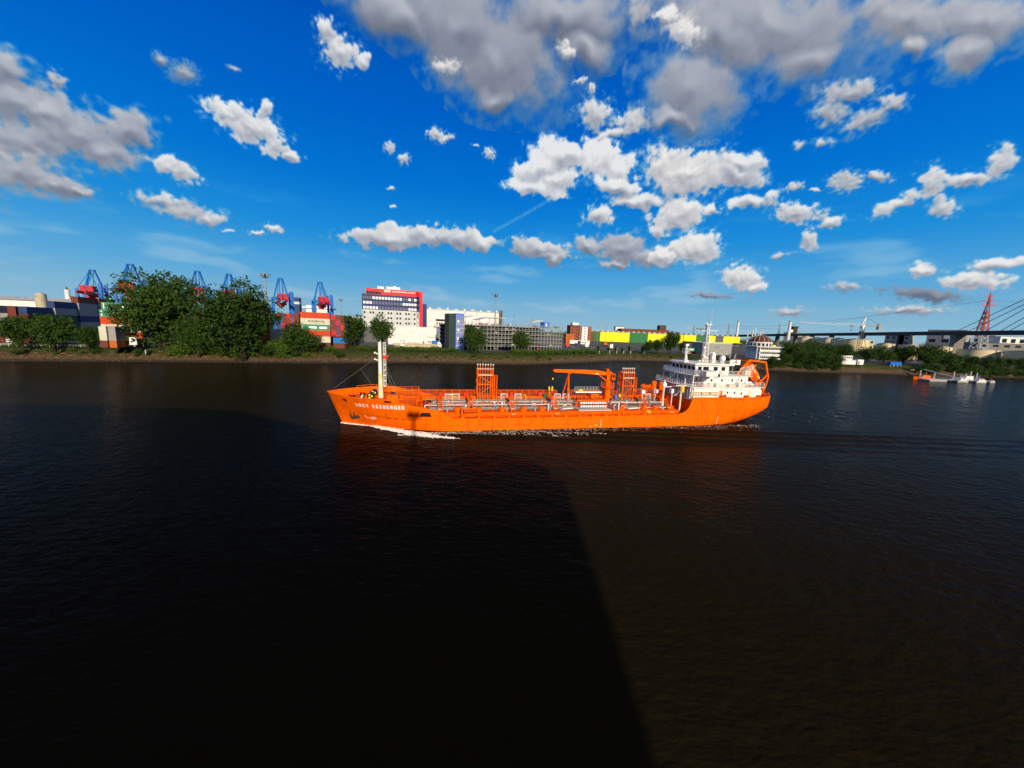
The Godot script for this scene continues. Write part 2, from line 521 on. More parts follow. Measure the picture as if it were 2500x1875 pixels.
func wisps(data: PackedByteArray, h: int, noise: FastNoiseLite) -> void:
	# thin high cirrus low over the land and one old contrail
	var ppd := h / 180.0
	for y in range(int((90.0 - 17.0) * ppd), int((90.0 - 1.0) * ppd)):
		var el := 90.0 - (y + 0.5) / ppd
		for x in SKY_W:
			var az := (x + 0.5) / ppd
			var ca := cos(deg_to_rad(az))
			var sa := sin(deg_to_rad(az))
			var q := noise.get_noise_3d(ca * 3.2, el * 0.26 + sa * 0.8, sa * 3.2) + 0.35 * noise.get_noise_3d(ca * 14.0, el * 0.9 + 9.0, sa * 14.0)
			var a := 0.34 * smoothstep(-0.05, 0.75, q) * smoothstep(17.0, 10.0, el)
			if a > 0.01:
				var i := (y * SKY_W + x) * 3
				data[i] = int(lerpf(data[i], 214.0, a))
				data[i + 1] = int(lerpf(data[i + 1], 226.0, a))
				data[i + 2] = int(lerpf(data[i + 2], 238.0, a))
	var p0 := Vector2(-3.6, 14.4)
	var p1 := Vector2(22.0, 25.8)
	var pm := Vector2(8.8, 21.0)
	for y in range(int((90.0 - 27.0) * ppd), int((90.0 - 14.0) * ppd)):
		var el := 90.0 - (y + 0.5) / ppd
		for xi in range(int(-5.0 * ppd), int(24.0 * ppd)):
			var az := (xi + 0.5) / ppd
			var q := Vector2(az, el)
			var a := 0.0
			var s := Geometry2D.get_closest_point_to_segment(q, p0, pm)
			a = 0.34 * exp(-pow(q.distance_to(s) / 0.22, 2.0)) * (0.75 + 0.6 * noise.get_noise_2d(az * 2.5, el * 2.5))
			s = Geometry2D.get_closest_point_to_segment(q, pm, p1)
			a = maxf(a, 0.13 * exp(-pow(q.distance_to(s) / 0.4, 2.0)))
			if a > 0.01:
				var i := (y * SKY_W + posmod(xi, SKY_W)) * 3
				data[i] = int(lerpf(data[i], 205.0, a))
				data[i + 1] = int(lerpf(data[i + 1], 228.0, a))
				data[i + 2] = int(lerpf(data[i + 2], 245.0, a))


func lobes_at(lobes: Array, az: float, el: float) -> float:
	var best := -9.0
	var sum := 0.0
	for l in lobes:
		var dx: float = (az - l[0]) * cos(deg_to_rad(l[1]))
		var dy: float = el - l[1]
		var qx: float = l[2] * dx + l[3] * dy
		var qy: float = l[4] * dx + l[5] * dy
		var d := 1.0 - sqrt(qx * qx + qy * qy)
		best = maxf(best, d)
		sum += maxf(0.0, d + 0.25)
	return best + 0.12 * maxf(0.0, sum - maxf(0.0, best + 0.25))


func draw_cloud(data: PackedByteArray, h: int, bright: float, soft: float, lobes: Array, fine: FastNoiseLite, big: FastNoiseLite, step: int) -> void:
	var ppd := h / 180.0
	var a0 := 999.0
	var a1 := -999.0
	var e0 := 999.0
	var e1 := -999.0
	var mean := 0.0
	for l in lobes:
		var det: float = absf(l[2] * l[5] - l[3] * l[4])
		var ex: float = Vector2(l[5], l[3]).length() / det
		var ey: float = Vector2(l[4], l[2]).length() / det
		var k := cos(deg_to_rad(l[1]))
		a0 = minf(a0, l[0] - ex * 1.75 / k)
		a1 = maxf(a1, l[0] + ex * 1.75 / k)
		e0 = minf(e0, l[1] - ey * 1.75)
		e1 = maxf(e1, l[1] + ey * 1.75)
		mean += 1.0 / sqrt(det) / lobes.size()
	e0 = maxf(e0, 0.6)
	e1 = minf(e1, 88.0)
	var freq := 78.0 / clampf(mean, 0.5, 9.0)
	var up := clampf(mean * 0.30, 0.2, 2.4)
	var amp := mean * 0.5
	var grey := soft > 0.62
	var ragged := 0.42 if grey else 0.66
	var swell := 0.80 if grey else (0.48 if bright < 0.82 else 0.27)
	var mottle := 0.20 if grey else (0.35 if bright < 0.82 else 0.45)
	if mean > 6.0:
		step = maxi(step, 2)
	for y in range(int((90.0 - e1) * ppd), int((90.0 - e0) * ppd), step):
		var el := 90.0 - (y + 0.5) / ppd
		var ce := cos(deg_to_rad(el))
		var se := sin(deg_to_rad(el))
		for xi in range(int(a0 * ppd), int(a1 * ppd), step):
			var az := (xi + 0.5) / ppd
			var d := lobes_at(lobes, az, el)
			if d < -0.9:
				continue
			var dir := Vector3(sin(deg_to_rad(az)) * ce, se, -cos(deg_to_rad(az)) * ce)
			var n := fine.get_noise_3dv(dir * freq)
			var n2 := big.get_noise_3dv(dir * freq * 0.3)
			var wx := big.get_noise_3dv(dir * freq * 0.5 + Vector3(7, 0, 0)) * amp
			var wy := big.get_noise_3dv(dir * freq * 0.5 + Vector3(0, 9, 0)) * amp * 0.7
			var base := lobes_at(lobes, az + wx, el + wy)
			d = base + n * ragged + n2 * 0.30 + swell
			var veil := 0.42 * smoothstep(0.05, 0.85, base + swell + 0.24 + n * 1.15 + n2 * 0.2)
			if d <= 0.0 and veil < 0.01:
				continue
			var alpha := maxf(smoothstep(0.0, soft * (1.7 if grey or bright < 0.85 else 1.35), d), veil)
			var el2 := el + up
			var dir2 := Vector3(sin(deg_to_rad(az + up * 0.35)) * cos(deg_to_rad(el2)), sin(deg_to_rad(el2)), -cos(deg_to_rad(az + up * 0.35)) * cos(deg_to_rad(el2)))
			var base2 := lobes_at(lobes, az + wx, el2 + wy)
			var lit := clampf(0.52 + (base - base2) * 0.8 + (n2 - big.get_noise_3dv(dir2 * freq * 0.3)) * mottle + (n - fine.get_noise_3dv(dir2 * freq)) * mottle * 0.5 - 0.10 * smoothstep(0.3, 1.2, d), 0.0, 1.0)
			var b := clampf(bright * lerpf(0.68, 1.10, lit), 0.0, 1.0)
			var w := clampf((b - 0.45) / 0.5, 0.0, 1.0)
			var cr := b * lerpf(0.90, 0.995, w) * 255.0
			var cg := b * lerpf(0.94, 0.985, w) * 255.0
			var cb := minf(1.0, b * lerpf(1.08, 0.98, w)) * 255.0
			alpha *= 0.96
			for k in step * step:
				var yy := y + k / step
				var i := (yy * SKY_W + posmod(xi + k % step, SKY_W)) * 3
				data[i] = int(lerpf(data[i], cr, alpha))
				data[i + 1] = int(lerpf(data[i + 1], cg, alpha))
				data[i + 2] = int(lerpf(data[i + 2], cb, alpha))


# ---------------------------------------------------------------- water and land
const SHIP_AT := Vector3(-36.14, -0.5, -69.56)
const SHIP_YAW := 12.5
# the far waterline, from up river to down river
const SHORE := [[-420.0, -60.0], [-330.0, -92.0], [-232.7, -130.6], [-201.9, -140.7], [-179.2, -148.7], [-153.8, -157.8], [-123.9, -166.3], [-101.5, -173.5], [-79.6, -182.7], [-56.0, -194.5], [-43.4, -198.5], [-21.1, -201.9], [3.6, -206.8], [19.3, -217.0], [39.3, -233.7], [75.3, -265.0], [100.0, -276.0], [125.9, -276.0], [146.0, -252.0], [162.0, -234.0], [185.0, -231.0], [211.3, -233.1], [244.4, -238.0], [262.0, -235.0], [290.0, -236.0], [352.4, -248.2], [470.0, -262.0], [700.0, -270.0]]


func ship_uv(x: float, z: float) -> Vector2:      # along the tanker from its bow, across it towards the camera
	var a := deg_to_rad(SHIP_YAW)
	var d := Vector2(x - SHIP_AT.x, z - SHIP_AT.z)
	return Vector2(d.x * cos(a) - d.y * sin(a), d.x * sin(a) + d.y * cos(a))


func wave(x: float, z: float) -> float:
	var q := ship_uv(x, z)
	var h := 0.0
	for side in [1.0, -1.0]:
		var v: float = q.y * side
		for k in 4:
			var line: float = 5.0 + (q.x - 4.0 - k * 13.0) * (0.235 - 0.01 * k)
			if q.x > 4.0 + k * 13.0:
				var t: float = v - line
				var amp: float = 0.34 * exp(-(q.x - 4.0 - k * 13.0) / 75.0) * smoothstep(0.0, 10.0, q.x - 4.0 - k * 13.0)
				h += amp * exp(-t * t / 9.0) * cos(t * 1.5) * smoothstep(7.0, 13.0, absf(q.y))
	if q.x > 96.0 and absf(q.y) < 30.0:
		h += 0.14 * sin((q.x - 96.0) * 1.1) * exp(-(q.x - 96.0) / 45.0) * exp(-q.y * q.y / 60.0)
	h += 0.055 * swells.get_noise_2d(x, z * 1.7) + 0.03 * swells.get_noise_2d(x * 2.7 + 500.0, z * 3.6)
	return h


var swells := FastNoiseLite.new()


func make_water() -> void:
	swells.seed = 13
	swells.frequency = 0.10
	swells.fractal_octaves = 2
	var xs := PackedFloat32Array()
	var zs := PackedFloat32Array()
	var x := -6000.0
	while x < 6000.0:
		xs.append(x)
		var d := maxf(0.0, maxf(-60.0 - x, x - 190.0))
		x += 0.9 + d * 0.12
	xs.append(6000.0)
	var z := -700.0
	while z < 4000.0:
		zs.append(z)
		var d := maxf(0.0, maxf(-135.0 - z, z + 28.0))
		z += 0.8 + d * 0.12
	zs.append(4000.0)
	var nx := xs.size()
	var v := PackedVector3Array()
	var n := PackedVector3Array()
	var uv := PackedVector2Array()
	var tan := PackedFloat32Array()
	var idx := PackedInt32Array()
	for j in zs.size():
		for i in nx:
			var px := xs[i]
			var pz := zs[j]
			var near := px > -90.0 and px < 230.0 and pz > -180.0 and pz < -6.0
			var h := wave(px, pz) if near else 0.0
			v.append(Vector3(px, h, pz))
			if near:
				n.append(Vector3(h - wave(px + 0.3, pz), 0.3, h - wave(px, pz + 0.3)).normalized())
			else:
				n.append(UP)
			uv.append(Vector2(px, pz) / 26.0)
			tan.append_array([1.0, 0.0, 0.0, 1.0])
	for j in zs.size() - 1:
		for i in nx - 1:
			var a := j * nx + i
			idx.append_array([a, a + 1, a + nx + 1, a, a + nx + 1, a + nx])
	var arr := []
	arr.resize(Mesh.ARRAY_MAX)
	arr[Mesh.ARRAY_VERTEX] = v
	arr[Mesh.ARRAY_NORMAL] = n
	arr[Mesh.ARRAY_TEX_UV] = uv
	arr[Mesh.ARRAY_TANGENT] = tan
	arr[Mesh.ARRAY_INDEX] = idx
	var m := ArrayMesh.new()
	m.add_surface_from_arrays(Mesh.PRIMITIVE_TRIANGLES, arr)
	var w := StandardMaterial3D.new()
	w.albedo_color = Color(0.0098, 0.0071, 0.0033).linear_to_srgb()
	w.roughness = 0.10
	w.metallic_specular = 0.042
	w.normal_enabled = true
	w.normal_texture = ripple_normals()
	w.normal_scale = 0.42
	M.water = w
	var o := put(self, "river_water", m, w)
	o.set_meta("kind", "structure")


func ripple_normals() -> ImageTexture:
	# wind ripples: stretched noise in three sizes, as a height field that repeats every 26 m
	var size := 1024
	var hgt := PackedFloat32Array()
	hgt.resize(size * size)
	var f := FastNoiseLite.new()
	f.seed = 77
	f.noise_type = FastNoiseLite.TYPE_SIMPLEX_SMOOTH
	f.fractal_octaves = 4
	f.fractal_gain = 0.5
	f.frequency = 0.011
	var a := f.get_seamless_image(size, size).get_data()
	f.seed = 78
	f.frequency = 0.03
	f.fractal_octaves = 3
	var b := f.get_seamless_image(size, size).get_data()
	for y in size:
		for x in size:
			# squeeze the rows so that crests lie across the wind
			hgt[y * size + x] = a[((y * 2) % size) * size + x] / 255.0 * 9.0 + b[((y * 2) % size) * size + x] / 255.0 * 2.6
	var out := PackedByteArray()
	out.resize(size * size * 3)
	for y in size:
		for x in size:
			var h := hgt[y * size + x]
			var nv := Vector3((h - hgt[y * size + (x + 1) % size]) * 1.0, (h - hgt[((y + 1) % size) * size + x]) * 1.0, 1.0).normalized()
			var i := (y * size + x) * 3
			out[i] = int((nv.x * 0.5 + 0.5) * 255.0)
			out[i + 1] = int((-nv.y * 0.5 + 0.5) * 255.0)
			out[i + 2] = int((nv.z * 0.5 + 0.5) * 255.0)
	var im := Image.create_from_data(size, size, false, Image.FORMAT_RGB8, out)
	im.generate_mipmaps()
	return ImageTexture.create_from_image(im)


func shore_points(step := 3.0) -> Array:
	var c := Curve2D.new()
	for p in SHORE:
		c.add_point(Vector2(p[0], p[1]))
	c.bake_interval = step
	var out := []
	var l := c.get_baked_length()
	var n := int(l / step)
	for i in n + 1:
		out.append(c.sample_baked(l * i / n, true))
	return out


func shore_at(x: float) -> Vector2:
	for i in SHORE.size() - 1:
		if x <= SHORE[i + 1][0]:
			var t: float = (x - SHORE[i][0]) / (SHORE[i + 1][0] - SHORE[i][0])
			return Vector2(x, lerpf(SHORE[i][1], SHORE[i + 1][1], t))
	return Vector2(x, -270.0)


# height of the bank, d metres inland of the waterline
const BANK := [[-8.0, -2.5], [-1.5, -0.35], [0.0, 0.12], [2.0, 0.75], [4.5, 1.9], [5.2, 2.35], [8.0, 3.0], [10.5, 4.3], [11.5, 4.8], [14.5, 5.35], [19.0, 5.9], [24.0, 6.0]]


func bank_height(d: float) -> float:
	for i in BANK.size() - 1:
		if d <= BANK[i + 1][0]:
			return lerpf(BANK[i][1], BANK[i + 1][1], clampf((d - BANK[i][0]) / (BANK[i + 1][0] - BANK[i][0]), 0.0, 1.0))
	return YARD


func make_land() -> void:
	var pts := shore_points(2.0)
	var n := pts.size()
	var inl := []
	for i in n:
		var t: Vector2 = (pts[mini(i + 9, n - 1)] - pts[maxi(i - 9, 0)]).normalized()
		inl.append(Vector2(t.y, -t.x))
	var noise := FastNoiseLite.new()
	noise.seed = 31
	noise.frequency = 0.09
	noise.fractal_octaves = 4
	var row := func(d: float, y: float, rough: float) -> Array:
		var out := []
		for i in n:
			var wob: float = noise.get_noise_2d(i * 1.3, d * 4.0)
			var q: Vector2 = pts[i] + inl[i] * (d + wob * rough * 2.0)
			out.append(Vector3(q.x, y + noise.get_noise_2d(i * 2.1 + 300.0, d * 7.0) * rough, q.y))
		return out
	var rows := []
	for i in range(0, 4):
		rows.append(row.call(BANK[i][0], BANK[i][1], 0.12))
	var r3: Array = rows[3]
	var b := MB.new()
	b.loft(rows, true)
	M.mud = paint(0.085, 0.07, 0.052, 0.85, "rough", 0.22)
	setting("mud_shore", b, M.mud)
	var rows2 := [r3]
	for i in range(4, 7):
		rows2.append(row.call(BANK[i][0], BANK[i][1], 0.45))
	b = MB.new()
	b.loft(rows2, true)
	M.earth = paint(0.20, 0.125, 0.058, 0.95, "rough", 0.09)
	setting("earth_bank", b, M.earth)
	var rows3 := [rows2[-1], row.call(10.5, 4.3, 0.4), row.call(11.5, 4.8, 0.3), row.call(14.5, 5.35, 0.3), row.call(19.0, 5.9, 0.1), row.call(24.0, 6.0, 0.0)]
	b = MB.new()
	b.loft(rows3, true)
	M.grass = paint(0.085, 0.105, 0.02, 0.95, "rough", 0.12)
	setting("grass_verge", b, M.grass)
	b = MB.new()
	var last: Array = rows3[-1]
	var far := []
	for p in last:
		var q := Vector2(p.x, p.z)
		var t := Vector2(p.x * 14.0, minf(p.z, -130.0) * 18.0)
		far.append(Vector3(t.x, YARD, t.y))
	b.loft([last, far], true)
	setting("quay_ground", b, M.asphalt)
	# loose stones on the mud, past counting
	var st := MB.new()
	var r := RandomNumberGenerator.new()
	r.seed = 8
	for k in 1600:
		var i := r.randi_range(60, n - 60)
		var d := r.randf_range(0.2, 5.0)
		var q: Vector2 = pts[i] + inl[i] * d
		var s := r.randf_range(0.1, 0.34)
		st.box(Vector3(q.x, bank_height(d) + s * 0.1, q.y), Vector3(s, s * 0.6, s * r.randf_range(0.6, 1.3)), Basis.from_euler(Vector3(r.randf(), r.randf() * 6.0, r.randf())))
	var stones := setting("shore_stones", st, paint(0.14, 0.125, 0.105, 0.9), "stuff")
	tag(stones, "loose grey stones strewn along the muddy waterline", "stones")
	# dry driftwood and reed litter on the bank, past counting
	var dr := MB.new()
	for k in 700:
		var i := r.randi_range(60, n - 60)
		var d := r.randf_range(3.5, 9.5)
		var q: Vector2 = pts[i] + inl[i] * d
		var dir := Vector3(r.randf_range(-1, 1), r.randf_range(-0.1, 0.15), r.randf_range(-0.4, 0.4)).normalized()
		var c := Vector3(q.x, bank_height(d) + 0.15, q.y)
		dr.beam(c, c + dir * r.randf_range(0.4, 1.8), 0.1, 0.08)
	var drift := setting("driftwood_litter", dr, paint(0.32, 0.23, 0.12, 0.95), "stuff")
	tag(drift, "pale driftwood and dead reeds lying on the brown bank", "driftwood")


# ---------------------------------------------------------------- container terminal on the left of the far bank
func shore_frame(p: Vector3, along_m: float, inland_m: float, up := 0.0) -> Vector3:
	var a := deg_to_rad(SHORE_YAW)
	return p + Vector3(cos(a), 0, -sin(a)) * along_m + Vector3(-sin(a), 0, -cos(a)) * inland_m + UP * up


func container_meshes() -> void:
	# 13 m long, 2.44 wide, 2.95 high; origin at the middle of the near bottom edge's left end
	var b := MB.new()
	var n := 44
	for side in [1.0, -1.0]:
		var z0: float = 1.22 * side
		for i in n:
			var x0 := 0.12 + 12.76 * i / n
			var x1 := 0.12 + 12.76 * (i + 1) / n
			var xm0 := lerpf(x0, x1, 0.38)
			var xm1 := lerpf(x0, x1, 0.62)
			var ins: float = z0 - 0.045 * side
			var quads := [[x0, z0 - 0.01 * side, xm0, z0 - 0.01 * side], [xm0, z0 - 0.01 * side, xm1, ins], [xm1, ins, x1, ins]] if i % 2 == 0 else [[x0, ins, xm0, ins], [xm0, ins, xm1, z0 - 0.01 * side], [xm1, z0 - 0.01 * side, x1, z0 - 0.01 * side]]
			for q in quads:
				if side > 0.0:
					b.quad(V(q[0], 2.85, q[1]), V(q[2], 2.85, q[3]), V(q[2], 0.15, q[3]), V(q[0], 0.15, q[1]))
				else:
					b.quad(V(q[2], 2.85, q[3]), V(q[0], 2.85, q[1]), V(q[0], 0.15, q[1]), V(q[2], 0.15, q[3]))
	b.quad(V(0.1, 2.92, -1.2), V(12.9, 2.92, -1.2), V(12.9, 2.92, 1.2), V(0.1, 2.92, 1.2))
	b.quad(V(0.1, 0.02, 1.2), V(12.9, 0.02, 1.2), V(12.9, 0.02, -1.2), V(0.1, 0.02, -1.2))
	b.bb(0.03, 0.1, 0.15, 2.85, -1.1, 1.1)
	K.cont_shell = b.mesh()
	b = MB.new()
	for x in [0.0, 12.87]:
		for z in [-1.22, 1.1]:
			b.bb(x, x + 0.13, 0.0, 2.95, z, z + 0.12)
		b.bb(x, x + 0.13, 2.82, 2.95, -1.1, 1.1)
		b.bb(x, x + 0.13, 0.0, 0.15, -1.1, 1.1)
	for z in [-1.22, 1.12]:
		b.bb(0.13, 12.87, 2.85, 2.95, z, z + 0.1)
		b.bb(0.13, 12.87, 0.0, 0.15, z, z + 0.1)
	K.cont_frame = b.mesh()
	b = MB.new()
	b.bb(12.88, 12.96, 0.16, 2.81, -1.09, -0.01).bb(12.88, 12.96, 0.16, 2.81, 0.01, 1.09)
	for z in [-0.8, -0.3, 0.3, 0.8]:
		b.bb(12.97, 13.0, 0.2, 2.78, z - 0.03, z + 0.03)
	K.cont_door = b.mesh()


func container(at: Vector3, yaw: float, m: Material, label: String, group: String, s := 1.0, text := "", tm: Material = null, band := false) -> Node3D:
	var c := thing("shipping_container", label, "container", at, yaw, group)
	c.scale = Vector3.ONE * s
	put(c, "shell", K.cont_shell, m)
	put(c, "frame", K.cont_frame, m)
	put(c, "door", K.cont_door, m)
	if text:
		put(c, "lettering", lettering(text, 0.95, 0.03, true), tm if tm else M.black, Transform3D(Basis.IDENTITY.scaled(Vector3(1.75, 1.0, 1.0)), V(7.0, 1.5, 1.25)))
	if band:
		for x in [3.6, 8.2]:
			obj(c, "name_board", MB.new().bb(x, x + 3.4, 0.95, 1.95, 1.22, 1.25), M.white_plain)
		for k in 4:
			obj(c, "vent_plate", MB.new().bb(0.5, 0.95, 0.45 + k * 0.55, 0.8 + k * 0.55, 1.22, 1.25), M.white_plain)
	return c


func make_terminal() -> void:
	container_meshes()
	M.c_red = paint(0.55, 0.055, 0.014, 0.55, "soft", 0.12)
	M.c_cream = paint(0.60, 0.57, 0.46, 0.55, "soft", 0.12)
	M.c_green = paint(0.06, 0.26, 0.17, 0.55, "soft", 0.12)
	M.c_blue = paint(0.012, 0.17, 0.60, 0.5, "soft", 0.12)
	M.c_navy = paint(0.025, 0.05, 0.16, 0.55, "soft", 0.12)
	M.c_brown = paint(0.16, 0.04, 0.026, 0.6, "soft", 0.12)
	M.c_grey = paint(0.30, 0.30, 0.30, 0.55, "soft", 0.12)
	M.c_dkgreen = paint(0.025, 0.10, 0.065, 0.55, "soft", 0.12)
	M.c_orange = paint(0.50, 0.12, 0.015, 0.55, "soft", 0.12)
	var s := 1.08
	var h := 2.95 * s
	# lettered stack beside the great tree
	var p := V(-181.2, YARD, -160.0)
	var rows := [[M.c_brown, "brown container at ground level under the lettered stack by the great tree"], [M.c_red, "orange red container directly under the cream lettered one by the great tree"], [M.c_cream, "cream container with black lettering between two red ones by the great tree"], [M.c_red, "red container lying on the cream lettered one by the great tree"], [M.c_green, "green container with white boards resting on the red one by the great tree"], [M.c_green, "topmost green container of the stack by the great tree"]]
	for k in rows.size():
		container(shore_frame(p, 1.0 if k == 5 else 0.0, 0.0, k * h), SHORE_YAW, rows[k][0], rows[k][1], "stack by the great tree", s, "COSCO" if k == 2 else "", M.black, k > 3)
	# second lettered stack
	p = V(-114.0, YARD, -195.0)
	rows = [[M.c_brown, "brown container at the foot of the lettered stack behind the round tree"], [M.c_cream, "pale container second from the ground behind the round tree"], [M.c_red, "red container in the middle of the stack behind the round tree"], [M.c_green, "green container under the cream lettered one behind the round tree"], [M.c_cream, "cream lettered container one below the top behind the round tree"], [M.c_red, "bright red container crowning the stack behind the round tree"]]
	for k in rows.size():
		container(shore_frame(p, 0.0, 0.0, k * h), SHORE_YAW, rows[k][0], rows[k][1], "stack behind the round tree", s, "COSCO" if k == 4 else "", M.black, k == 3)
	# blue pair
	container(V(-100.0, YARD, -201.2), SHORE_YAW, M.c_brown, "brown container under the bright blue one", "blue container pair", 1.0)
	container(V(-100.0, YARD + 2.95, -201.2), SHORE_YAW, M.c_blue, "bright blue container on top of a brown one beside the lettered stack", "blue container pair", 1.0)
	# block of end-on containers at the far left: their long sides look down river
	p = V(-214.5, YARD, -158.0)
	var cols := [M.c_brown, M.c_grey, M.c_brown, M.c_dkgreen, M.c_grey, M.c_brown, M.c_navy, M.c_brown]
	var cn := {M.c_brown: "brown", M.c_grey: "grey", M.c_navy: "dark blue", M.c_dkgreen: "dark green"}
	var r := RandomNumberGenerator.new()
	r.seed = 17
	var hts := [5, 6, 7, 7, 6]
	var tiers := ["ground", "second", "third", "fourth", "fifth", "sixth", "seventh"]
	for d in 5:
		for k in hts[d]:
			var m: Material = cols[(d * 3 + k * 5 + (k / 2)) % 8]
			var q := shore_frame(p, 0.0, (d + 1) * 14.4, k * h)
			container(q, SHORE_YAW - 87.0, m, "%s container on the %s tier of the shaded block beyond the young trees" % [cn[m], tiers[k]], "%s containers on the %s tier of the shaded block" % [cn[m], tiers[k]], s, "COSCO" if m == M.c_grey and (d == 2 or d == 3) and k > 4 else "", M.dark_grey)
	for w in range(1, 8):
		for k in [5, 5, 4, 5, 5, 4, 5, 5][w]:
			var m: Material = [M.c_cream, M.c_brown, M.c_navy, M.c_grey, M.c_brown][(w * 2 + k * 3) % 5]
			var nm: String = {M.c_cream: "cream", M.c_navy: "dark blue", M.c_grey: "grey", M.c_brown: "brown"}[m]
			container(shore_frame(p, -2.75 * w, 14.4, k * h), SHORE_YAW - 90.0, m, "%s container on the %s tier of the end on row at the far left" % [nm, tiers[k]], "%s containers on the %s tier of the far left row" % [nm, tiers[k]], s)
	# grey pair on an orange one, end on, before the lettered stack
	p = V(-169.0, YARD, -151.5)
	for k in 3:
		container(shore_frame(p, 0.0, 14.0, k * 2.95), SHORE_YAW - 90.0, [M.c_orange, M.c_grey, M.c_grey][k], ["orange container under the grey pair beside the white lorry", "lower grey container of the pair on the orange one", "upper grey container of the pair on the orange one"][k], "grey pair on an orange container", 1.0)
	for k in 3:
		container(shore_frame(p, -2.9, 14.0, k * 2.95), SHORE_YAW - 90.0, [M.c_brown, M.c_cream, M.c_cream][k], ["brown container under the cream pair behind the bank trees", "lower cream container of the pair beside the grey ones", "upper cream container of the pair beside the grey ones"][k], "cream pair on a brown container", 1.0)
	# blocks further back, seen end on
	for blk in [[V(-119.4, YARD, -235.0), 7, 6, "behind the blue one"], [V(-152.0, YARD, -240.0), 4, 6, "behind the dense bank trees"]]:
		for w in blk[1]:
			for k in blk[2]:
				if w > 3 and k == 5:
					continue
				container(shore_frame(blk[0], 2.62 * w, 14.0, k * h), SHORE_YAW - 90.0, M.c_brown if (w + k) % 3 else M.crane_red, "%s container end on, %s tier of the block %s" % ["brown" if (w + k) % 3 else "bright red", tiers[k], blk[3]], "%s containers on the %s tier of the block %s" % ["brown" if (w + k) % 3 else "bright red", tiers[k], blk[3]], s)
		for w in range(0, blk[1] + 1, 2):
			var rk := MB.new()
			rk.beam(V(0, 0, 0), V(0, blk[2] * h - 1.0, 0), 0.35)
			tag(obj(self, "reefer_rack_post", rk, M.crane_blue, Transform3D(Basis.IDENTITY, shore_frame(blk[0], 2.62 * w, -0.3))), "blue steel post standing before a block of dark red containers", "post", "blue rack posts")
	# more stacks glimpsed between the great trees
	for q in [[V(-160.0, YARD, -176.0), 3, M.c_grey, "grey"], [V(-141.0, YARD, -186.0), 4, M.c_orange, "orange"], [V(-128.0, YARD, -191.0), 3, M.c_cream, "cream"]]:
		for k in q[1]:
			container(q[0] + UP * k * h, SHORE_YAW, q[2], "%s container glimpsed through the great trees" % q[3], "%s containers behind the great trees" % q[3], s)
	gantry_cranes()
	# light masts
	light_mast(V(-152.2, YARD, -225.0), 41.2, "tall grey floodlight mast with a wide ring rising behind the great trees")
	light_mast(V(-15.8, YARD, -300.0), 41.5, "tall grey floodlight mast rising behind the open parking decks")
	light_mast(V(-198.8, YARD, -420.0), 41.2, "slim floodlight mast standing between the cranes and the office block")
	# sheds and tanks at the far left
	var sh := thing("long_shed", "long white roofed shed on the skyline behind the shaded containers", "shed", V(-470.0, YARD, -326.0), 19.0)
	obj(sh, "wall", MB.new().bb(0, 60, 0, 24, -30, 0), M.white_facade)
	obj(sh, "roof", MB.new().prism(PackedVector2Array([Vector2(-31, 24.01), Vector2(1, 24.01), Vector2(-14, 27.5)]), -1, 61, Transform3D(Basis(Vector3(0, 0, 1), UP, Vector3(-1, 0, 0)), V(60, 0, 0))), M.roof_light)
	var ta := thing("storage_tank", "cream round tank on the skyline beside the long white shed", "tank", V(-413.8, YARD, -320.0))
	obj(ta, "drum", MB.new().tube(V(0, 0, 0), V(0, 29.6, 0), 3.4, 3.4, 20), M.cream_wall)
	obj(ta, "lid", MB.new().tube(V(0, 29.6, 0), V(0, 30.6, 0), 3.4, 1.0, 20), M.roof_light)
	var tw := thing("white_tower", "slim white round tower with a dark cap left of the first crane", "tower", V(-463.1, YARD, -380.0))
	obj(tw, "shaft", MB.new().tube(V(0, 0, 0), V(0, 38, 0), 2.3, 1.9, 14), M.white_facade)
	obj(tw, "cap", MB.new().tube(V(0, 38, 0), V(0, 41, 0), 1.3, 0.3, 10), M.dark_grey)
	var mm := thing("lattice_mast", "thin dark lattice mast at the far left skyline", "mast", V(-500.0, YARD, -330.0))
	var lm := MB.new()
	for k in 4:
		var c := V(2.0 if k % 2 else -2.0, 0, 2.0 if k < 2 else -2.0)
		lm.beam(c, V(0, 36, 0) + c * 0.1, 0.35)
	for k in 9:
		var f := 1.0 - k * 0.1
		lm.beam(V(-2 * f, k * 4.0, 2 * f), V(2 * f * 0.9, k * 4.0 + 4.0, 2 * f * 0.9), 0.25)
	obj(mm, "lattice", lm, M.dark_grey)
	container_vessel()
	# lorries waiting on the quay road
	lorry("white lorry with a flat nose parked beside the grey container pair", V(-169.5, YARD, -160.0), SHORE_YAW, M.white, 1.1, 0)
	lorry("white lorry cab standing by the cream wall below the office block", V(-74.5, YARD - 0.1, -238.5), SHORE_YAW, M.white, 1.0, 0)
	lorry("white lorry cab at the right end of the cream wall", V(-52.0, YARD - 0.1, -247.0), SHORE_YAW, M.white, 1.0, 0)
	lorry("white lorry parked at the far left behind the bank fence", V(-211.0, YARD, -150.5), SHORE_YAW, M.white, 1.0, 0)
	lorry("white lorry half hidden under the great trees", V(-154.0, YARD, -178.5), SHORE_YAW, M.white, 1.1, 1)
	# fence along the quay road at the far left
	var fe := thing("bank_fence", "low grey rail fence along the quay road behind the young trees", "fence", V(-214.0, 5.4, -147.5), SHORE_YAW)
	for k in 18:
		obj(fe, "post", MB.new().box(V(k * 2.5, 0.5, 0), V(0.14, 1.3, 0.14)), M.light_grey)
	for y in [0.45, 0.95]:
		obj(fe, "rail", MB.new().box(V(21.25, y, 0.08), V(42.6, 0.14, 0.06)), M.light_grey)
	# round white sign on the bank
	var sg := thing("round_sign", "round white board on a short post low on the left bank", "sign", V(-163.5, 2.2, -159.8), -40.0)
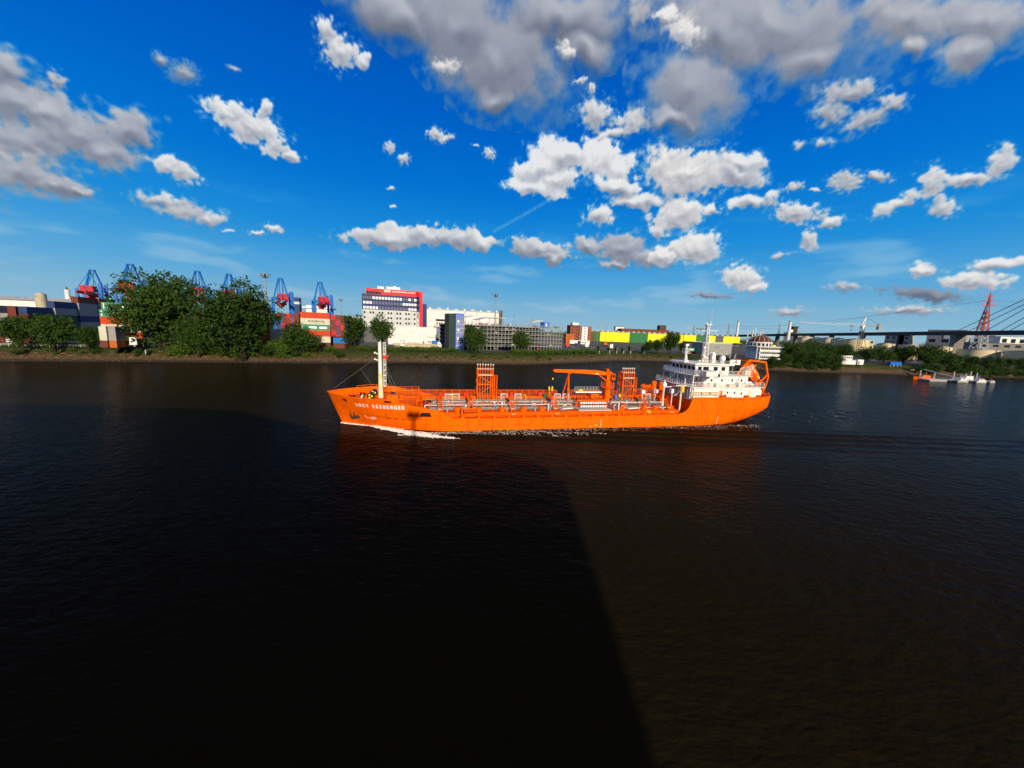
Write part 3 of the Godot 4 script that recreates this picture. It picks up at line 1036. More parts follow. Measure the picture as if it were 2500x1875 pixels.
	obj(sg, "disc", MB.new().tube(V(0, 1.6, -0.05), V(0, 1.6, 0.05), 1.15, 1.15, 24), M.white_plain)
	obj(sg, "post", MB.new().box(V(0, 0.3, -0.12), V(0.16, 2.4, 0.12)), M.wood)


func light_mast(at: Vector3, h: float, label: String) -> void:
	var t := thing("light_mast", label, "light mast", at)
	obj(t, "pole", MB.new().tube(V(0, 0, 0), V(0, h, 0), 0.75, 0.4, 12), M.grey)
	obj(t, "ring", MB.new().tube(V(0, h, 0), V(0, h + 0.35, 0), 3.1, 3.1, 20).tube(V(0, h - 1.6, 0), V(0, h - 1.3, 0), 1.7, 1.7, 16), M.dark_grey)
	for k in 10:
		var a := TAU * k / 10
		obj(t, "floodlight", MB.new().box(V(cos(a) * 2.9, h - 0.3, sin(a) * 2.9), V(0.75, 0.5, 0.75), Basis(UP, -a)), M.light_grey)


func gantry_cranes() -> void:
	var t := thing("gantry_crane", "", "crane", V(-391.0, YARD, -340.0), 36.0, "blue quay cranes")
	# seen along the jib: two legs, portal, red girder and machinery, A frame
	for x in [-7.2, 7.2]:
		for z in [-9.0, 9.0]:
			obj(t, "leg", MB.new().beam(V(x, 0, z), V(x, 42.0 if x > 0.0 else 36.0, z), 1.7, 2.0), M.crane_blue)
			obj(t, "bogie", MB.new().box(V(x, 0.9, z), V(1.4, 1.8, 6.0)), M.dark_grey)
		obj(t, "sill_beam", MB.new().beam(V(x, 3.0, -9), V(x, 3.0, 9), 1.5, 1.6), M.crane_blue)
		obj(t, "upper_beam", MB.new().beam(V(x, 35.0, -9), V(x, 35.0, 9), 1.4, 1.8), M.crane_blue)
		obj(t, "leg_brace", MB.new().beam(V(x, 12.0, -9), V(x, 34.0, 9), 0.8, 0.8), M.crane_blue)
	for z in [-9.0, 9.0]:
		obj(t, "portal_beam", MB.new().beam(V(-7.2, 13.5, z), V(7.2, 13.5, z), 1.4, 1.6).beam(V(-7.2, 35.2, z), V(7.2, 35.2, z), 1.2, 1.6), M.crane_blue)
	for x in [-2.6, 2.6]:
		obj(t, "girder", MB.new().beam(V(x, 32.5, -34), V(x, 32.5, 30), 1.0, 2.0), M.crane_red)
	obj(t, "machinery_house", MB.new().bb(-4.0, 4.2, 33.9, 39.0, 5, 15), M.crane_red)
	obj(t, "trolley", MB.new().bb(-3.4, 3.4, 29.2, 31.2, -3, 3).bb(-2.4, 1.6, 27.4, 29.1, -1.5, 1.5), M.crane_red)
	for k in 5:
		obj(t, "stair_landing", MB.new().bb(4.9, 7.0, 29.0 + k * 2.4, 29.25 + k * 2.4, 3, 9), M.crane_blue)
	for z in [-9.0, -5.0]:
		for x in [-7.2, 7.2]:
			obj(t, "tower_leg", MB.new().beam(V(x * 0.85, 36.0, z), V(signf(x) * 1.6, 54.4, -7.0), 0.85, 0.85), M.crane_blue)
	obj(t, "tower_strut", MB.new().beam(V(-2.0, 36.5, 4.0), V(-0.8, 54.0, -7.0), 0.6).beam(V(2.0, 36.5, 4.0), V(0.8, 54.0, -7.0), 0.6), M.crane_blue)
	obj(t, "tower_head", MB.new().box(V(0, 54.6, -7), V(4.2, 0.9, 3.0)), M.crane_blue)
	obj(t, "back_stay", MB.new().tube(V(-1.4, 54.4, -7), V(-2.6, 34, 29), 0.22, 0.22, 6).tube(V(1.4, 54.4, -7), V(2.6, 34, 29), 0.22, 0.22, 6).tube(V(-1.4, 54.4, -7), V(-2.6, 34, -32), 0.22, 0.22, 6).tube(V(1.4, 54.4, -7), V(2.6, 34, -32), 0.22, 0.22, 6), M.crane_blue)
	obj(t, "service_stair", MB.new().beam(V(8.6, 2, 9), V(8.6, 41, 8), 0.9, 0.9), M.crane_blue)
	var all := [[V(-391.0, YARD, -340.0), "blue quay crane standing clear at the left end of its row"], [V(-306.0, YARD, -293.0), "blue quay crane rising at the left edge of the great tree"], [V(-275.5, YARD, -320.0), "blue quay crane with its top over the middle of the great trees"], [V(-258.0, YARD, -333.0), "blue quay crane with its top between the two great tree crowns"], [V(-222.5, YARD, -351.0), "blue quay crane right beside the tall light mast"], [V(-195.5, YARD, -372.0), "blue quay crane between the light mast and the office block"]]
	t.set_meta("label", all[0][1])
	for k in range(1, 6):
		copy(t, all[k][0], 36.0, all[k][1])


func container_vessel() -> void:
	var t := thing("container_vessel", "container vessel moored behind the terminal, white house and dark funnel", "ship", V(-255.0, YARD - 4.0, -435.0), SHORE_YAW)
	obj(t, "hull", MB.new().bb(-120, 90, 0, 17, -30, 0), M.c_navy)
	obj(t, "deckhouse", MB.new().bb(6, 32, 17.01, 38.5, -26, -4).bb(2, 36, 35, 36.6, -28, -2), M.white)
	obj(t, "funnel", MB.new().bb(-12, -2, 17.01, 47.0, -20, -8), M.c_navy)
	obj(t, "funnel_band", MB.new().bb(-12.1, -1.9, 39, 42, -20.1, -7.9), M.light_grey)
	var r := RandomNumberGenerator.new()
	r.seed = 3
	for k in 15:
		var x := -118.0 + k * 13.4
		if x > -22.0 and x < 34.0:
			continue
		for j in 5:
			for l in r.randi_range(2, 4):
				obj(t, "deck_container", MB.new().bb(x, x + 12.6, 17.02 + l * 2.6, 19.6 + l * 2.6, -4 - j * 5.0, 0.6 - j * 5.0), [M.c_red, M.c_brown, M.c_brown, M.crane_red, M.c_green, M.c_cream][r.randi() % 6])


func lorry(label: String, at: Vector3, yaw: float, m: Material, s := 1.0, cargo := 0) -> void:
	# cab over tractor facing local +x, with a flat or a boxed semitrailer behind it
	var t := thing("lorry", label, "lorry", at, yaw, "")
	t.scale = Vector3.ONE * s
	obj(t, "cab", MB.new().prism(PackedVector2Array([Vector2(0, 0.9), Vector2(2.3, 0.9), Vector2(2.35, 2.1), Vector2(2.15, 3.5), Vector2(1.6, 3.85), Vector2(0.1, 3.9)]), -1.2, 1.2), m)
	obj(t, "windscreen", MB.new().quad_out([V(2.36, 2.15, 1.05), V(2.36, 2.15, -1.05), V(2.2, 3.2, -1.0), V(2.2, 3.2, 1.0)]), M.glass_dark)
	obj(t, "side_window", MB.new().bb(1.15, 1.95, 2.15, 2.95, 1.2, 1.23), M.glass_dark)
	obj(t, "grille", MB.new().bb(2.33, 2.38, 0.95, 1.9, -0.9, 0.9), M.dark_grey)
	obj(t, "chassis", MB.new().bb(-3.6, 2.2, 0.6, 0.88, -0.55, 0.55), M.dark_grey)
	for q in [1.5, -2.0, -3.2]:
		for z in [-1.0, 1.0]:
			var w := obj(t, "wheel", MB.new().tube(V(q, 0.5, z - 0.17), V(q, 0.5, z + 0.17), 0.5, 0.5, 14), M.tyre)
			obj(w, "hub", MB.new().tube(V(q, 0.5, z + (0.18 if z > 0 else -0.2)), V(q, 0.5, z + (0.2 if z > 0 else -0.18)), 0.24, 0.24, 10), M.light_grey)
	if cargo > 0:
		obj(t, "trailer_bed", MB.new().bb(-13.5, -0.6, 0.95, 1.2, -1.2, 1.2), M.dark_grey)
		for q in [-10.5, -11.7]:
			for z in [-1.0, 1.0]:
				obj(t, "wheel", MB.new().tube(V(q, 0.5, z - 0.17), V(q, 0.5, z + 0.17), 0.5, 0.5, 14), M.tyre)
	if cargo == 1:
		obj(t, "trailer_box", MB.new().bb(-13.5, -0.4, 1.21, 3.95, -1.22, 1.22), M.white)


# ---------------------------------------------------------------- buildings of the middle
func make_buildings() -> void:
	office_block()
	# great white hall behind
	var t := thing("white_hall", "long high white hall behind the office block and parking decks", "hall", V(-86.0, YARD, -348.6), 25.0)
	obj(t, "wall", MB.new().bb(0, 80, 0, 30.4, -60, 0), M.white_facade)
	obj(t, "roof_edge", MB.new().bb(-0.3, 80.3, 30.41, 31.1, -60.3, 0.3), M.light_grey)
	for k in 9:
		obj(t, "roof_vent", MB.new().box(V(6 + k * 8.6, 31.7 + (k % 3) * 0.3, -3), V(1.6 + (k % 2) * 2.6, 1.3, 2)), M.light_grey if k % 2 else M.white)
	obj(t, "ramp_roof", MB.new().bb(11, 22, 20.8, 21.8, 0.02, 3), M.dark_grey)
	for k in 4:
		wall_window(t, V(12.5 + k * 2.4, 17.6, 0.05), 1.6, 1.8, 0, M.light_grey, M.glass_mid)
	for x in [77.6, 79.6]:
		obj(t, "flue", MB.new().tube(V(x, 0, 1.2), V(x, 33.5, 1.2), 0.75, 0.75, 12), M.dark_grey)
	# low white hall with gate
	t = thing("low_hall", "low plain white hall with one grey gate in front of the office block", "hall", V(-92.5, YARD, -267.3), 19.0)
	obj(t, "wall", MB.new().bb(0, 35.0, 0, 13.2, -17, 0), M.white_facade)
	obj(t, "roof_edge", MB.new().bb(-0.15, 35.15, 13.21, 13.5, -17.15, 0.15), M.white)
	var gate := obj(t, "gate", MB.new().bb(28.2, 33.9, 0.0, 5.9, 0.01, 0.1), M.white)
	for k in 4:
		obj(gate, "gate_window", MB.new().bb(28.5 + k * 1.4, 29.6 + k * 1.4, 2.6, 3.2, 0.11, 0.14).bb(28.5 + k * 1.4, 29.6 + k * 1.4, 1.5, 2.1, 0.11, 0.14), M.glass_dark)
	obj(t, "gate_lintel", MB.new().bb(27.9, 34.2, 5.9, 6.2, 0.0, 0.35), M.grey)
	obj(t, "door", MB.new().bb(24.8, 26.0, 0, 2.7, 0.01, 0.08), M.glass_mid)
	for k in 5:
		obj(t, "wall_unit", MB.new().bb(13.6 + k * 1.75, 15.0 + k * 1.75, 0.3, 2.4, 0.02, 0.9), M.light_grey)
	for k in 3:
		obj(t, "wall_strip", MB.new().bb(8.2, 12.2, 1.4 + k * 0.7, 1.7 + k * 0.7, 0.01, 0.2), M.grey)
	# side bay between hall and parking
	t = thing("stair_annex", "blue grey glazed annex between the low hall and the parking decks", "building", V(-62.0, YARD, -287.0), 19.0)
	obj(t, "wall", MB.new().bb(0, 13, 0, 14.0, -12, 0), M.dark_grey)
	obj(t, "roof", MB.new().prism(PackedVector2Array([Vector2(-1, 14.01), Vector2(13.5, 14.01), Vector2(12.5, 15.6), Vector2(2, 15.4)]), -12.5, 0.5), M.light_grey)
	for j in 3:
		for k in 5:
			wall_window(t, V(1.6 + k * 2.4, 3.2 + j * 4.0, 0.04), 1.7, 2.4, 0, M.light_grey, M.lift_blue if j == 2 else M.glass_mid)
	# cream wall along the quay
	t = thing("cream_wall", "long low cream wall along the quay behind the clipped hedge", "wall", V(-80.0, YARD - 0.2, -240.5), 19.0)
	for k in 12:
		obj(t, "wall_panel", MB.new().bb(k * 2.95, k * 2.95 + 2.9, 0, 2.3, -0.2, 0), M.cream_wall)
	obj(t, "coping", MB.new().bb(-0.1, 35.5, 2.31, 2.5, -0.3, 0.1), M.concrete)
	t = thing("blue_trailer", "plain blue box trailer parked before the gate of the low hall", "trailer", V(-57.5, YARD, -256.0), 19.0)
	obj(t, "box", MB.new().bb(0, 9.6, 1.2, 4.2, -2.4, 0), M.tarp_blue)
	obj(t, "bed", MB.new().bb(0.1, 9.5, 0.95, 1.19, -2.3, -0.1), M.dark_grey)
	for x in [1.6, 7.2, 8.4]:
		for z in [-2.1, -0.3]:
			obj(t, "wheel", MB.new().tube(V(x, 0.5, z - 0.15), V(x, 0.5, z + 0.15), 0.5, 0.5, 12), M.tyre)
	parking_decks()


func office_block() -> void:
	var t := thing("office_block", "office block with blue upper floors, white lower floors and red crown", "building", V(-120.3, YARD, -290.0), 19.0)
	var foot := PackedVector2Array([Vector2(0, 0), Vector2(41.3, 0), Vector2(45.2, -3.9), Vector2(45.2, -17), Vector2(0, -17)])
	var up := Transform3D(Basis(Vector3(1, 0, 0), Vector3(0, 0, 1), Vector3(0, -1, 0)), Vector3.ZERO)      # polygon (x, z) drawn out upwards
	var lay := func(y0: float, y1: float, pts: PackedVector2Array) -> MB:
		var b := MB.new()
		var idx := Geometry2D.triangulate_polygon(pts)
		for i in range(0, idx.size(), 3):
			var a := pts[idx[i]]
			var c := pts[idx[i + 1]]
			var d := pts[idx[i + 2]]
			if (c - a).cross(d - a) > 0.0:
				b.tri(V(a.x, y1, a.y), V(c.x, y1, c.y), V(d.x, y1, d.y))
			else:
				b.tri(V(a.x, y1, a.y), V(d.x, y1, d.y), V(c.x, y1, c.y))
		for i in pts.size():
			var a := pts[i]
			var c := pts[(i + 1) % pts.size()]
			b.quad(V(c.x, y1, c.y), V(a.x, y1, a.y), V(a.x, y0, a.y), V(c.x, y0, c.y)) if Geometry2D.is_polygon_clockwise(pts) == false else b.quad(V(a.x, y1, a.y), V(c.x, y1, c.y), V(c.x, y0, c.y), V(a.x, y0, a.y))
		return b
	obj(t, "base", lay.call(0.0, 12.2, foot), M.dark_grey)
	obj(t, "white_floors", lay.call(12.21, 26.0, foot), M.panel_facade)
	obj(t, "blue_floors", lay.call(26.01, 38.0, PackedVector2Array([Vector2(-0.3, 0.3), Vector2(41.4, 0.3), Vector2(45.5, -3.8), Vector2(45.5, -17.2), Vector2(-0.3, -17.2)])), M.blue_facade)
	obj(t, "red_crown", lay.call(38.01, 42.3, PackedVector2Array([Vector2(2.6, -0.2), Vector2(41.2, -0.2), Vector2(45.3, -4.2), Vector2(45.3, -16), Vector2(2.6, -16)])), M.red_facade)
	obj(t, "red_pillar", MB.new().bb(43.6, 46.4, 0, 42.31, -6.4, -2.3), M.red_facade)
	obj(t, "red_ledge", MB.new().bb(14.3, 41.4, 37.7, 38.6, 0.31, 0.6), M.red_facade)
	# facade boards of the white floors
	for j in 4:
		obj(t, "board_joint", MB.new().bb(0, 41.3, 12.5 + j * 3.35, 12.6 + j * 3.35, 0.0, 0.05), M.grey)
	# windows of the blue floors
	var r := RandomNumberGenerator.new()
	r.seed = 5
	var lit := ["DDDWWWWWWWWWWDDWDW", "WWWDDDDDDDDDDWWWWW", "WWWWWDDDDDDDDDDWWW"]
	for j in 3:
		for k in 18:
			wall_window(t, V(1.45 + k * 2.29, 35.1 - j * 3.85, 0.34), 1.65, 1.95, 0, M.blue_facade, M.glass_blind if lit[j][k] == "W" else M.glass_mid)
		for k in 2:
			wall_window(t, V(42.55 + k * 1.75, 35.1 - j * 3.85, -0.86 - k * 1.75), 1.3, 1.95, 45, M.blue_facade, M.glass_mid)
	# windows of the white floors
	for j in 3:
		for x in [1.3, 5.8, 7.95, 12.55, 14.8, 19.3, 21.55, 26.1, 28.5, 33.05, 35.3, 39.8]:
			wall_window(t, V(x, 23.6 - j * 3.85, 0.04), 1.35, 1.6, 0, M.white_facade, M.glass_dark if not (j == 1 and x > 5 and x < 9) else M.light_grey)
		for k in 2:
			wall_window(t, V(42.4 + k * 1.7, 22.6 - j * 3.85, -1.06 - k * 1.7), 1.25, 2.2, 45, M.white_facade, M.glass_blind if j > 0 else M.glass_mid)
	for j in 6:
		obj(t, "side_band", MB.new().bb(45.21, 45.4, 13.5 + j * 2.2, 14.3 + j * 2.2, -15, -6), M.brick)
	# dark glazed strip under the crown and the terrace
	var gl := obj(t, "glazed_strip", MB.new().bb(2.9, 14.0, 38.3, 40.1, -0.19, -0.12), M.glass_dark)
	for k in 9:
		obj(gl, "mullion", MB.new().bb(3.0 + k * 1.35, 3.15 + k * 1.35, 38.3, 40.1, -0.12, -0.05), M.grey)
	# signs
	var sg := obj(t, "sign_board", MB.new().bb(16.4, 21.2, 40.1, 41.8, -0.19, -0.08), M.white_plain)
	put(sg, "sign_lettering", lettering("HHLA", 1.15, 0.02, true), M.blue_facade, Transform3D(Basis.IDENTITY.scaled(Vector3(1.35, 1, 1)), V(18.8, 40.95, -0.06)))
	put(t, "crown_lettering", lettering("CONTAINER TERMINAL TOLLERORT", 0.98, 0.05, true), M.white_plain, Transform3D(Basis.IDENTITY.scaled(Vector3(0.80, 1, 1)), V(31.3, 40.75, -0.14)))
	var rs := obj(t, "roof_sign", MB.new().bb(11.4, 16.2, 42.31, 44.3, -2.0, -1.85), M.white_plain)
	put(rs, "sign_lettering", lettering("ALT", 1.15, 0.02, true), M.black, Transform3D(Basis.IDENTITY.scaled(Vector3(1.4, 1, 1)), V(14.0, 43.25, -1.83)))
	obj(t, "plant_room", MB.new().bb(18, 28.6, 42.31, 44.7, -9, -3), M.white_facade)
	obj(t, "plant_vent", MB.new().box(V(24.5, 45.1, -5), V(1.6, 0.8, 1.6)), M.white)
	obj(t, "rear_wing", lay.call(0.0, 33.0, PackedVector2Array([Vector2(45.5, -9), Vector2(50.5, -9), Vector2(50.5, -17), Vector2(45.5, -17)])), M.blue_facade)
	obj(t, "roof_aerial", MB.new().tube(V(43.5, 42.3, -8), V(43.5, 48.5, -8), 0.08, 0.04, 5), M.grey)


func parking_decks() -> void:
	var t := thing("parking_decks", "open steel parking decks of seven levels with grey columns", "parking building", V(-37.1, YARD, -232.0), 32.0)
	var L := 87.0
	var D := 30.0
	for j in 7:
		var y := 2.75 * (j + 1) - (2.75 if j == 0 else 0.0) if false else 2.72 * j
		if j > 0:
			obj(t, "deck_slab", MB.new().bb(0, L, y - 0.28, y, -D, 0), M.concrete_dark)  # slabs coloured darker for the shade between the levels
			obj(t, "edge_beam", MB.new().bb(0, L, y - 0.42, y - 0.02, 0.01, 0.2), M.grey)
		if j > 0:
			obj(t, "guard_rail", MB.new().bb(0, L, y + 0.55, y + 0.67, 0.02, 0.1).bb(0, L, y + 0.95, y + 1.07, 0.02, 0.1), M.grey)
	for k in 32:
		var x := L * k / 31.0
		obj(t, "column", MB.new().bb(x - 0.16, x + 0.16, 0, 17.2 if k % 2 else 18.4, 0.21, 0.5), M.grey)
	for k in 12:
		for z in [-14.0, -29.5]:
			obj(t, "inner_column", MB.new().bb(L * k / 11.0 - 0.2, L * k / 11.0 + 0.2, 0, 16.0, z - 0.2, z + 0.2), M.concrete)
	for k in 40:
		obj(t, "parapet_post", MB.new().bb(L * k / 39.0 - 0.06, L * k / 39.0 + 0.06, 16.33, 18.6, -0.12, 0.0), M.grey)
	obj(t, "added_dark_back", MB.new().bb(0, L, 0, 16.0, -D - 0.3, -D), M.concrete_dark)  # added dark sheet that imitates the shaded depth of the open decks
	for q in [[9.0, 7.4], [17.5, 6.8], [47.0, 7.0], [63.0, 7.0]]:
		obj(t, "roof_lamp", MB.new().tube(V(q[0], 16.33, -6), V(q[0], 16.33 + q[1] + 1.0, -6), 0.1, 0.08, 6).box(V(q[0], 24.0, -6), V(0.7, 0.25, 0.4)), M.dark_grey)
	# stair towers
	var tw := MB.new().bb(-4.4, -0.6, 0, 22.6, -8, -0.6)
	obj(t, "green_stair_tower", tw, M.dark_green)
	obj(t, "blue_glass_tower", MB.new().bb(-0.4, 5.2, 0, 22.9, -7.5, 1.2), M.lift_blue)
	for k in 5:
		obj(t, "tower_mullion", MB.new().bb(-0.3 + k * 1.3, -0.12 + k * 1.3, 0, 22.0, 1.21, 1.5), M.light_grey)
	for j in 6:
		obj(t, "tower_landing", MB.new().bb(-0.4, 5.2, 2.5 + j * 2.72, 2.8 + j * 2.72, 1.21, 1.4), M.light_grey)
		wall_window(t, V(1.2, 4.3 + j * 2.72, 1.24), 1.3, 1.4, 0, M.light_grey, M.glass_blind if j % 2 else M.glass_mid)
		wall_window(t, V(3.7, 4.3 + j * 2.72, 1.24), 1.3, 1.4, 0, M.light_grey, M.glass_mid)
	obj(t, "blue_lift_head", MB.new().bb(70.5, 75.5, 16.34, 20.4, -6, -1), M.lift_blue)
	wall_window(t, V(72.4, 18.3, -0.96), 1.2, 2.2, 0, M.light_grey, M.glass_blind)
	# pitched canopies on the top deck
	obj(t, "roof_canopy", MB.new().prism(PackedVector2Array([Vector2(16.5, 19.4), Vector2(25, 21.8), Vector2(38.0, 21.8), Vector2(38.4, 21.4), Vector2(25.0, 21.3)]), -14, -2), M.light_grey)
	for x in [18.5, 25.5, 31.5, 37.0]:
		obj(t, "canopy_post", MB.new().bb(x - 0.12, x + 0.12, 16.34, 20.0 if x < 20 else 21.3, -3.2, -2.9), M.grey)
	obj(t, "roof_canopy", MB.new().prism(PackedVector2Array([Vector2(59, 19.6), Vector2(64, 21.4), Vector2(70.3, 21.4), Vector2(70.3, 21.0)]), -10, -2), M.light_grey)
	obj(t, "ramp_hood", MB.new().prism(PackedVector2Array([Vector2(5.4, 20.6), Vector2(12.5, 22.2), Vector2(12.5, 21.7), Vector2(5.4, 20.1)]), -8, 0.2), M.light_grey)
	# parked cars, as far as the open decks show them
	car_mesh()
	var r := RandomNumberGenerator.new()
	r.seed = 41
	var paints := [M.white, M.dark_grey, M.c_red if M.has("c_red") else M.red_gear, M.grey, M.white, M.blue_facade]
	var names := ["white", "charcoal", "red", "grey", "white", "dark blue"]
	var a := deg_to_rad(32.0)
	var ex := Vector3(cos(a), 0, -sin(a))
	var ez := Vector3(sin(a), 0, cos(a))
	for k in 62:
		var lvl := k % 7
		var x := r.randf_range(8.0, 84.0)
		var i := r.randi() % 6
		var deck: String = ["the ground level", "the second level", "the third level", "the fourth level", "the fifth level", "the sixth level", "the open top deck"][lvl]
		var row := "by the front rail" if k < 36 else "in the inner row"
		var c := thing("parked_car", "%s car %s on %s of the parking decks" % [names[i], row, deck], "car", t.position + ex * snappedf(x, 2.8) + ez * (-3.4 if k < 36 else -11.0) + UP * (2.72 * lvl + 0.005), 32.0 - 90.0, "%s cars %s on %s" % [names[i], row, deck])
		put(c, "body", K.car_body, paints[i])
		put(c, "glasshouse", K.car_glass, M.glass_dark)
		for q in [V(1.35, 0.32, 0.75), V(-1.35, 0.32, 0.75), V(1.35, 0.32, -0.75), V(-1.35, 0.32, -0.75)]:
			put(c, "wheel", K.car_wheel, M.tyre, Transform3D(Basis.IDENTITY, q))


func car_mesh() -> void:
	K.car_body = MB.new().prism(PackedVector2Array([Vector2(-2.15, 0.3), Vector2(2.15, 0.3), Vector2(2.2, 0.7), Vector2(1.2, 0.9), Vector2(0.55, 1.38), Vector2(-1.2, 1.42), Vector2(-1.9, 0.98), Vector2(-2.2, 0.92)]), -0.86, 0.86).mesh()
	K.car_glass = MB.new().prism(PackedVector2Array([Vector2(-1.6, 0.97), Vector2(1.0, 0.95), Vector2(0.5, 1.3), Vector2(-1.15, 1.34)]), -0.875, 0.875).mesh()
	K.car_wheel = MB.new().tube(V(0, 0, -0.12), V(0, 0, 0.12), 0.32, 0.32, 12).mesh()


# ---------------------------------------------------------------- the right of the far bank
func tank(label: String, x0: float, x1: float, z: float, h: float, m: Material, cone := 1.2) -> void:
	var t := thing("storage_tank", label, "tank", V((x0 + x1) * 0.5, YARD, z), 0.0, "")
	var r := (x1 - x0) * 0.5
	obj(t, "shell", MB.new().tube(V(0, 0, 0), V(0, h, 0), r, r, 36, false), m)
	obj(t, "roof", MB.new().tube(V(0, h, 0), V(0, h + cone, 0), r + 0.15, 0.4, 36), M.roof_light)
	var b := MB.new()
	for k in 5:
		b.beam(V(r * cos(1.2 + k * 0.09) * 1.01, k * h / 5.0, r * sin(1.2 + k * 0.09) * 1.01), V(r * cos(1.29 + k * 0.09) * 1.01, (k + 1) * h / 5.0, r * sin(1.29 + k * 0.09) * 1.01), 0.7, 0.25)
	obj(t, "stair", b, M.grey)
	obj(t, "rim", rail(MB.new(), [V(-r, h, 0.3), V(-r * 0.7, h, r * 0.7), V(0, h, r), V(r * 0.7, h, r * 0.7), V(r, h, 0.3)], 1.1, 2, 3.0, 0.07), M.grey)


func block(called: String, label: String, at: Vector3, s: Vector3, m: Material, yaw := 0.0, roof: Material = null, rows := 0, cols := 0, category := "building") -> Node3D:
	var t := thing(called, label, category, at, yaw)
	obj(t, "wall", MB.new().bb(0, s.x, 0, s.y, -s.z, 0), m)
	obj(t, "roof", MB.new().bb(-0.3, s.x + 0.3, s.y + 0.01, s.y + 0.8, -s.z - 0.3, 0.3), roof if roof else M.roof_dark)
	for j in rows:
		for k in cols:
			wall_window(t, V(s.x * (k + 0.5) / cols, s.y * (j + 0.6) / rows, 0.05), s.x / cols * 0.55, s.y / rows * 0.42, 0, M.white_facade, M.glass_dark)
	return t


func make_right_bank() -> void:
	# yellow and green warehouse
	var t := thing("warehouse", "long warehouse clad in bright yellow and green fields", "warehouse", V(111.1, YARD, -640.0))
	obj(t, "shell", MB.new().bb(0, 286, 0, 17.6, -70, 0), M.dark_grey)
	var fields := [[0, 4, "o"], [4, 13, "g"], [13, 16, "y"], [16, 31, "o"], [31.3, 40, "g"], [40.5, 66, "y"], [66.2, 92, "y"], [92.3, 124, "g"], [124.4, 155.5, "y"], [156, 186, "y"], [187, 209, "y"], [209.3, 232, "g"], [232.3, 243, "y"], [257, 281, "y"], [281.5, 286, "y"]]
	for f in fields:
		var low := 0.4 if f[0] < 186 else 6.5  # dark shell left bare below paints the shade of the open bay
		obj(t, "cladding_field", MB.new().bb(f[0], f[1], low, 17.0, 0.02, 0.35), {"y": M.yellow_hall, "g": M.green_hall, "o": M.olive_hall}[f[2]])
	for k in 30:
		obj(t, "roof_light", MB.new().prism(PackedVector2Array([Vector2(0, 17.61), Vector2(6.5, 17.61), Vector2(4.8, 19.6), Vector2(1.8, 19.2)]), -12, -1, Transform3D(Basis.IDENTITY, V(4 + k * 9.2, 0, 0))), M.roof_light)
	obj(t, "loading_canopy", MB.new().bb(188, 286, 5.9, 6.4, 0.36, 7), M.yellow_hall)
	for k in 8:
		obj(t, "canopy_post", MB.new().bb(190 + k * 13, 190.6 + k * 13, 0, 5.9, 6, 6.6), M.dark_grey)
	# brick buildings behind it
	t = block("brick_office", "red brick office with a white glazed stair front left of the warehouse", V(92.5, YARD, -600.0), V(15, 25.0, 18), M.brick, 10.0, M.roof_dark, 5, 2)
	obj(t, "second_wing", MB.new().bb(15.01, 36, 0, 24.6, -20, 1.5), M.brick)
	obj(t, "white_stair_front", MB.new().bb(19.5, 29.5, 0, 23.8, 1.51, 1.9), M.white_facade)
	obj(t, "roof_house", MB.new().bb(4, 14.5, 25.9, 30.0, -12, -2), M.white_facade)
	for j in 5:
		for x in [17.2, 33.0]:
			wall_window(t, V(x, 3 + j * 4.6, 1.54), 1.8, 1.7, 0, M.white_facade, M.glass_mid)
		wall_window(t, V(24.5, 3 + j * 4.6, 1.94), 2.4, 1.7, 0, M.white_facade, M.glass_mid)
	t = block("brick_mill", "long low red brick building with a pillared upper storey behind the warehouse", V(212.0, YARD, -720.0), V(94, 24.5, 30), M.brick, 0.0, M.roof_dark)
	for k in 24:
		obj(t, "pilaster", MB.new().bb(3 + k * 3.75, 4.2 + k * 3.75, 12, 23.0, 0.02, 0.6), M.brick_dark)
	t = block("brick_tower", "square dark brick tower at the right end of the pillared brick building", V(289.9, YARD, -729.0), V(13, 33.8, 13), M.brick_dark, 0.0, M.roof_dark, 5, 2, "tower")
	block("white_tower_block", "plain white block at the left end of the pillared brick building", V(207.0, YARD, -745.0), V(17, 29.0, 14), M.white_facade, 0.0, M.roof_dark)
	t = thing("vaulted_hall", "pale blue grey vaulted roof behind the warehouse and brick office", "hall", V(128.0, YARD, -700.0))
	obj(t, "wall", MB.new().bb(0, 90, 0, 17, -40, 0), M.light_grey)
	var arch := PackedVector2Array()
	for k in 11:
		arch.append(Vector2(90.0 * k / 10, 17.01 + 4.0 * sin(PI * k / 10)))
	obj(t, "vault", MB.new().prism(arch, -40, 0), M.roof_light)
	# stacked orange boxes by the parking decks
	for k in 3:
		for j in 3:
			container(V(68.0 + k * 3.6, YARD + j * 4.0, -480.0), -90.0, M.c_orange, "orange container in the stack between parking decks and brick office", "orange stack by the brick office", 1.35)
	# lorries on the yard road
	lorry("red lorry tractor at the right end of the parking decks", V(51.0, YARD, -331.0), 180.0, M.red_gear, 1.35, 0)
	lorry("white lorry tractor on the yard road behind the clipped hedge", V(69.0, YARD, -334.0), 180.0, M.white, 1.35, 0)
	lorry("white lorry tractor beside the saplings at the end of the hedge", V(90.0, YARD, -329.0), 180.0, M.white, 1.2, 0)
	lorry("blue lorry cab standing before the long white box trailer", V(72.0, YARD, -391.0), 180.0, M.blue_facade, 1.3, 0)
	t = thing("box_trailer", "long white box trailer with dark script parked before the warehouse", "trailer", V(62.0, YARD, -400.0), -6.0)
	obj(t, "box", MB.new().bb(0, 21.5, 1.4, 5.4, -3, 0), M.white)
	obj(t, "script_mark", MB.new().prism(PackedVector2Array([Vector2(9.5, 2.6), Vector2(11.0, 3.3), Vector2(10.4, 4.4), Vector2(9.4, 3.8)]), 0.02, 0.06).bb(12, 18.5, 2.9, 3.6, 0.02, 0.06), M.dark_grey)
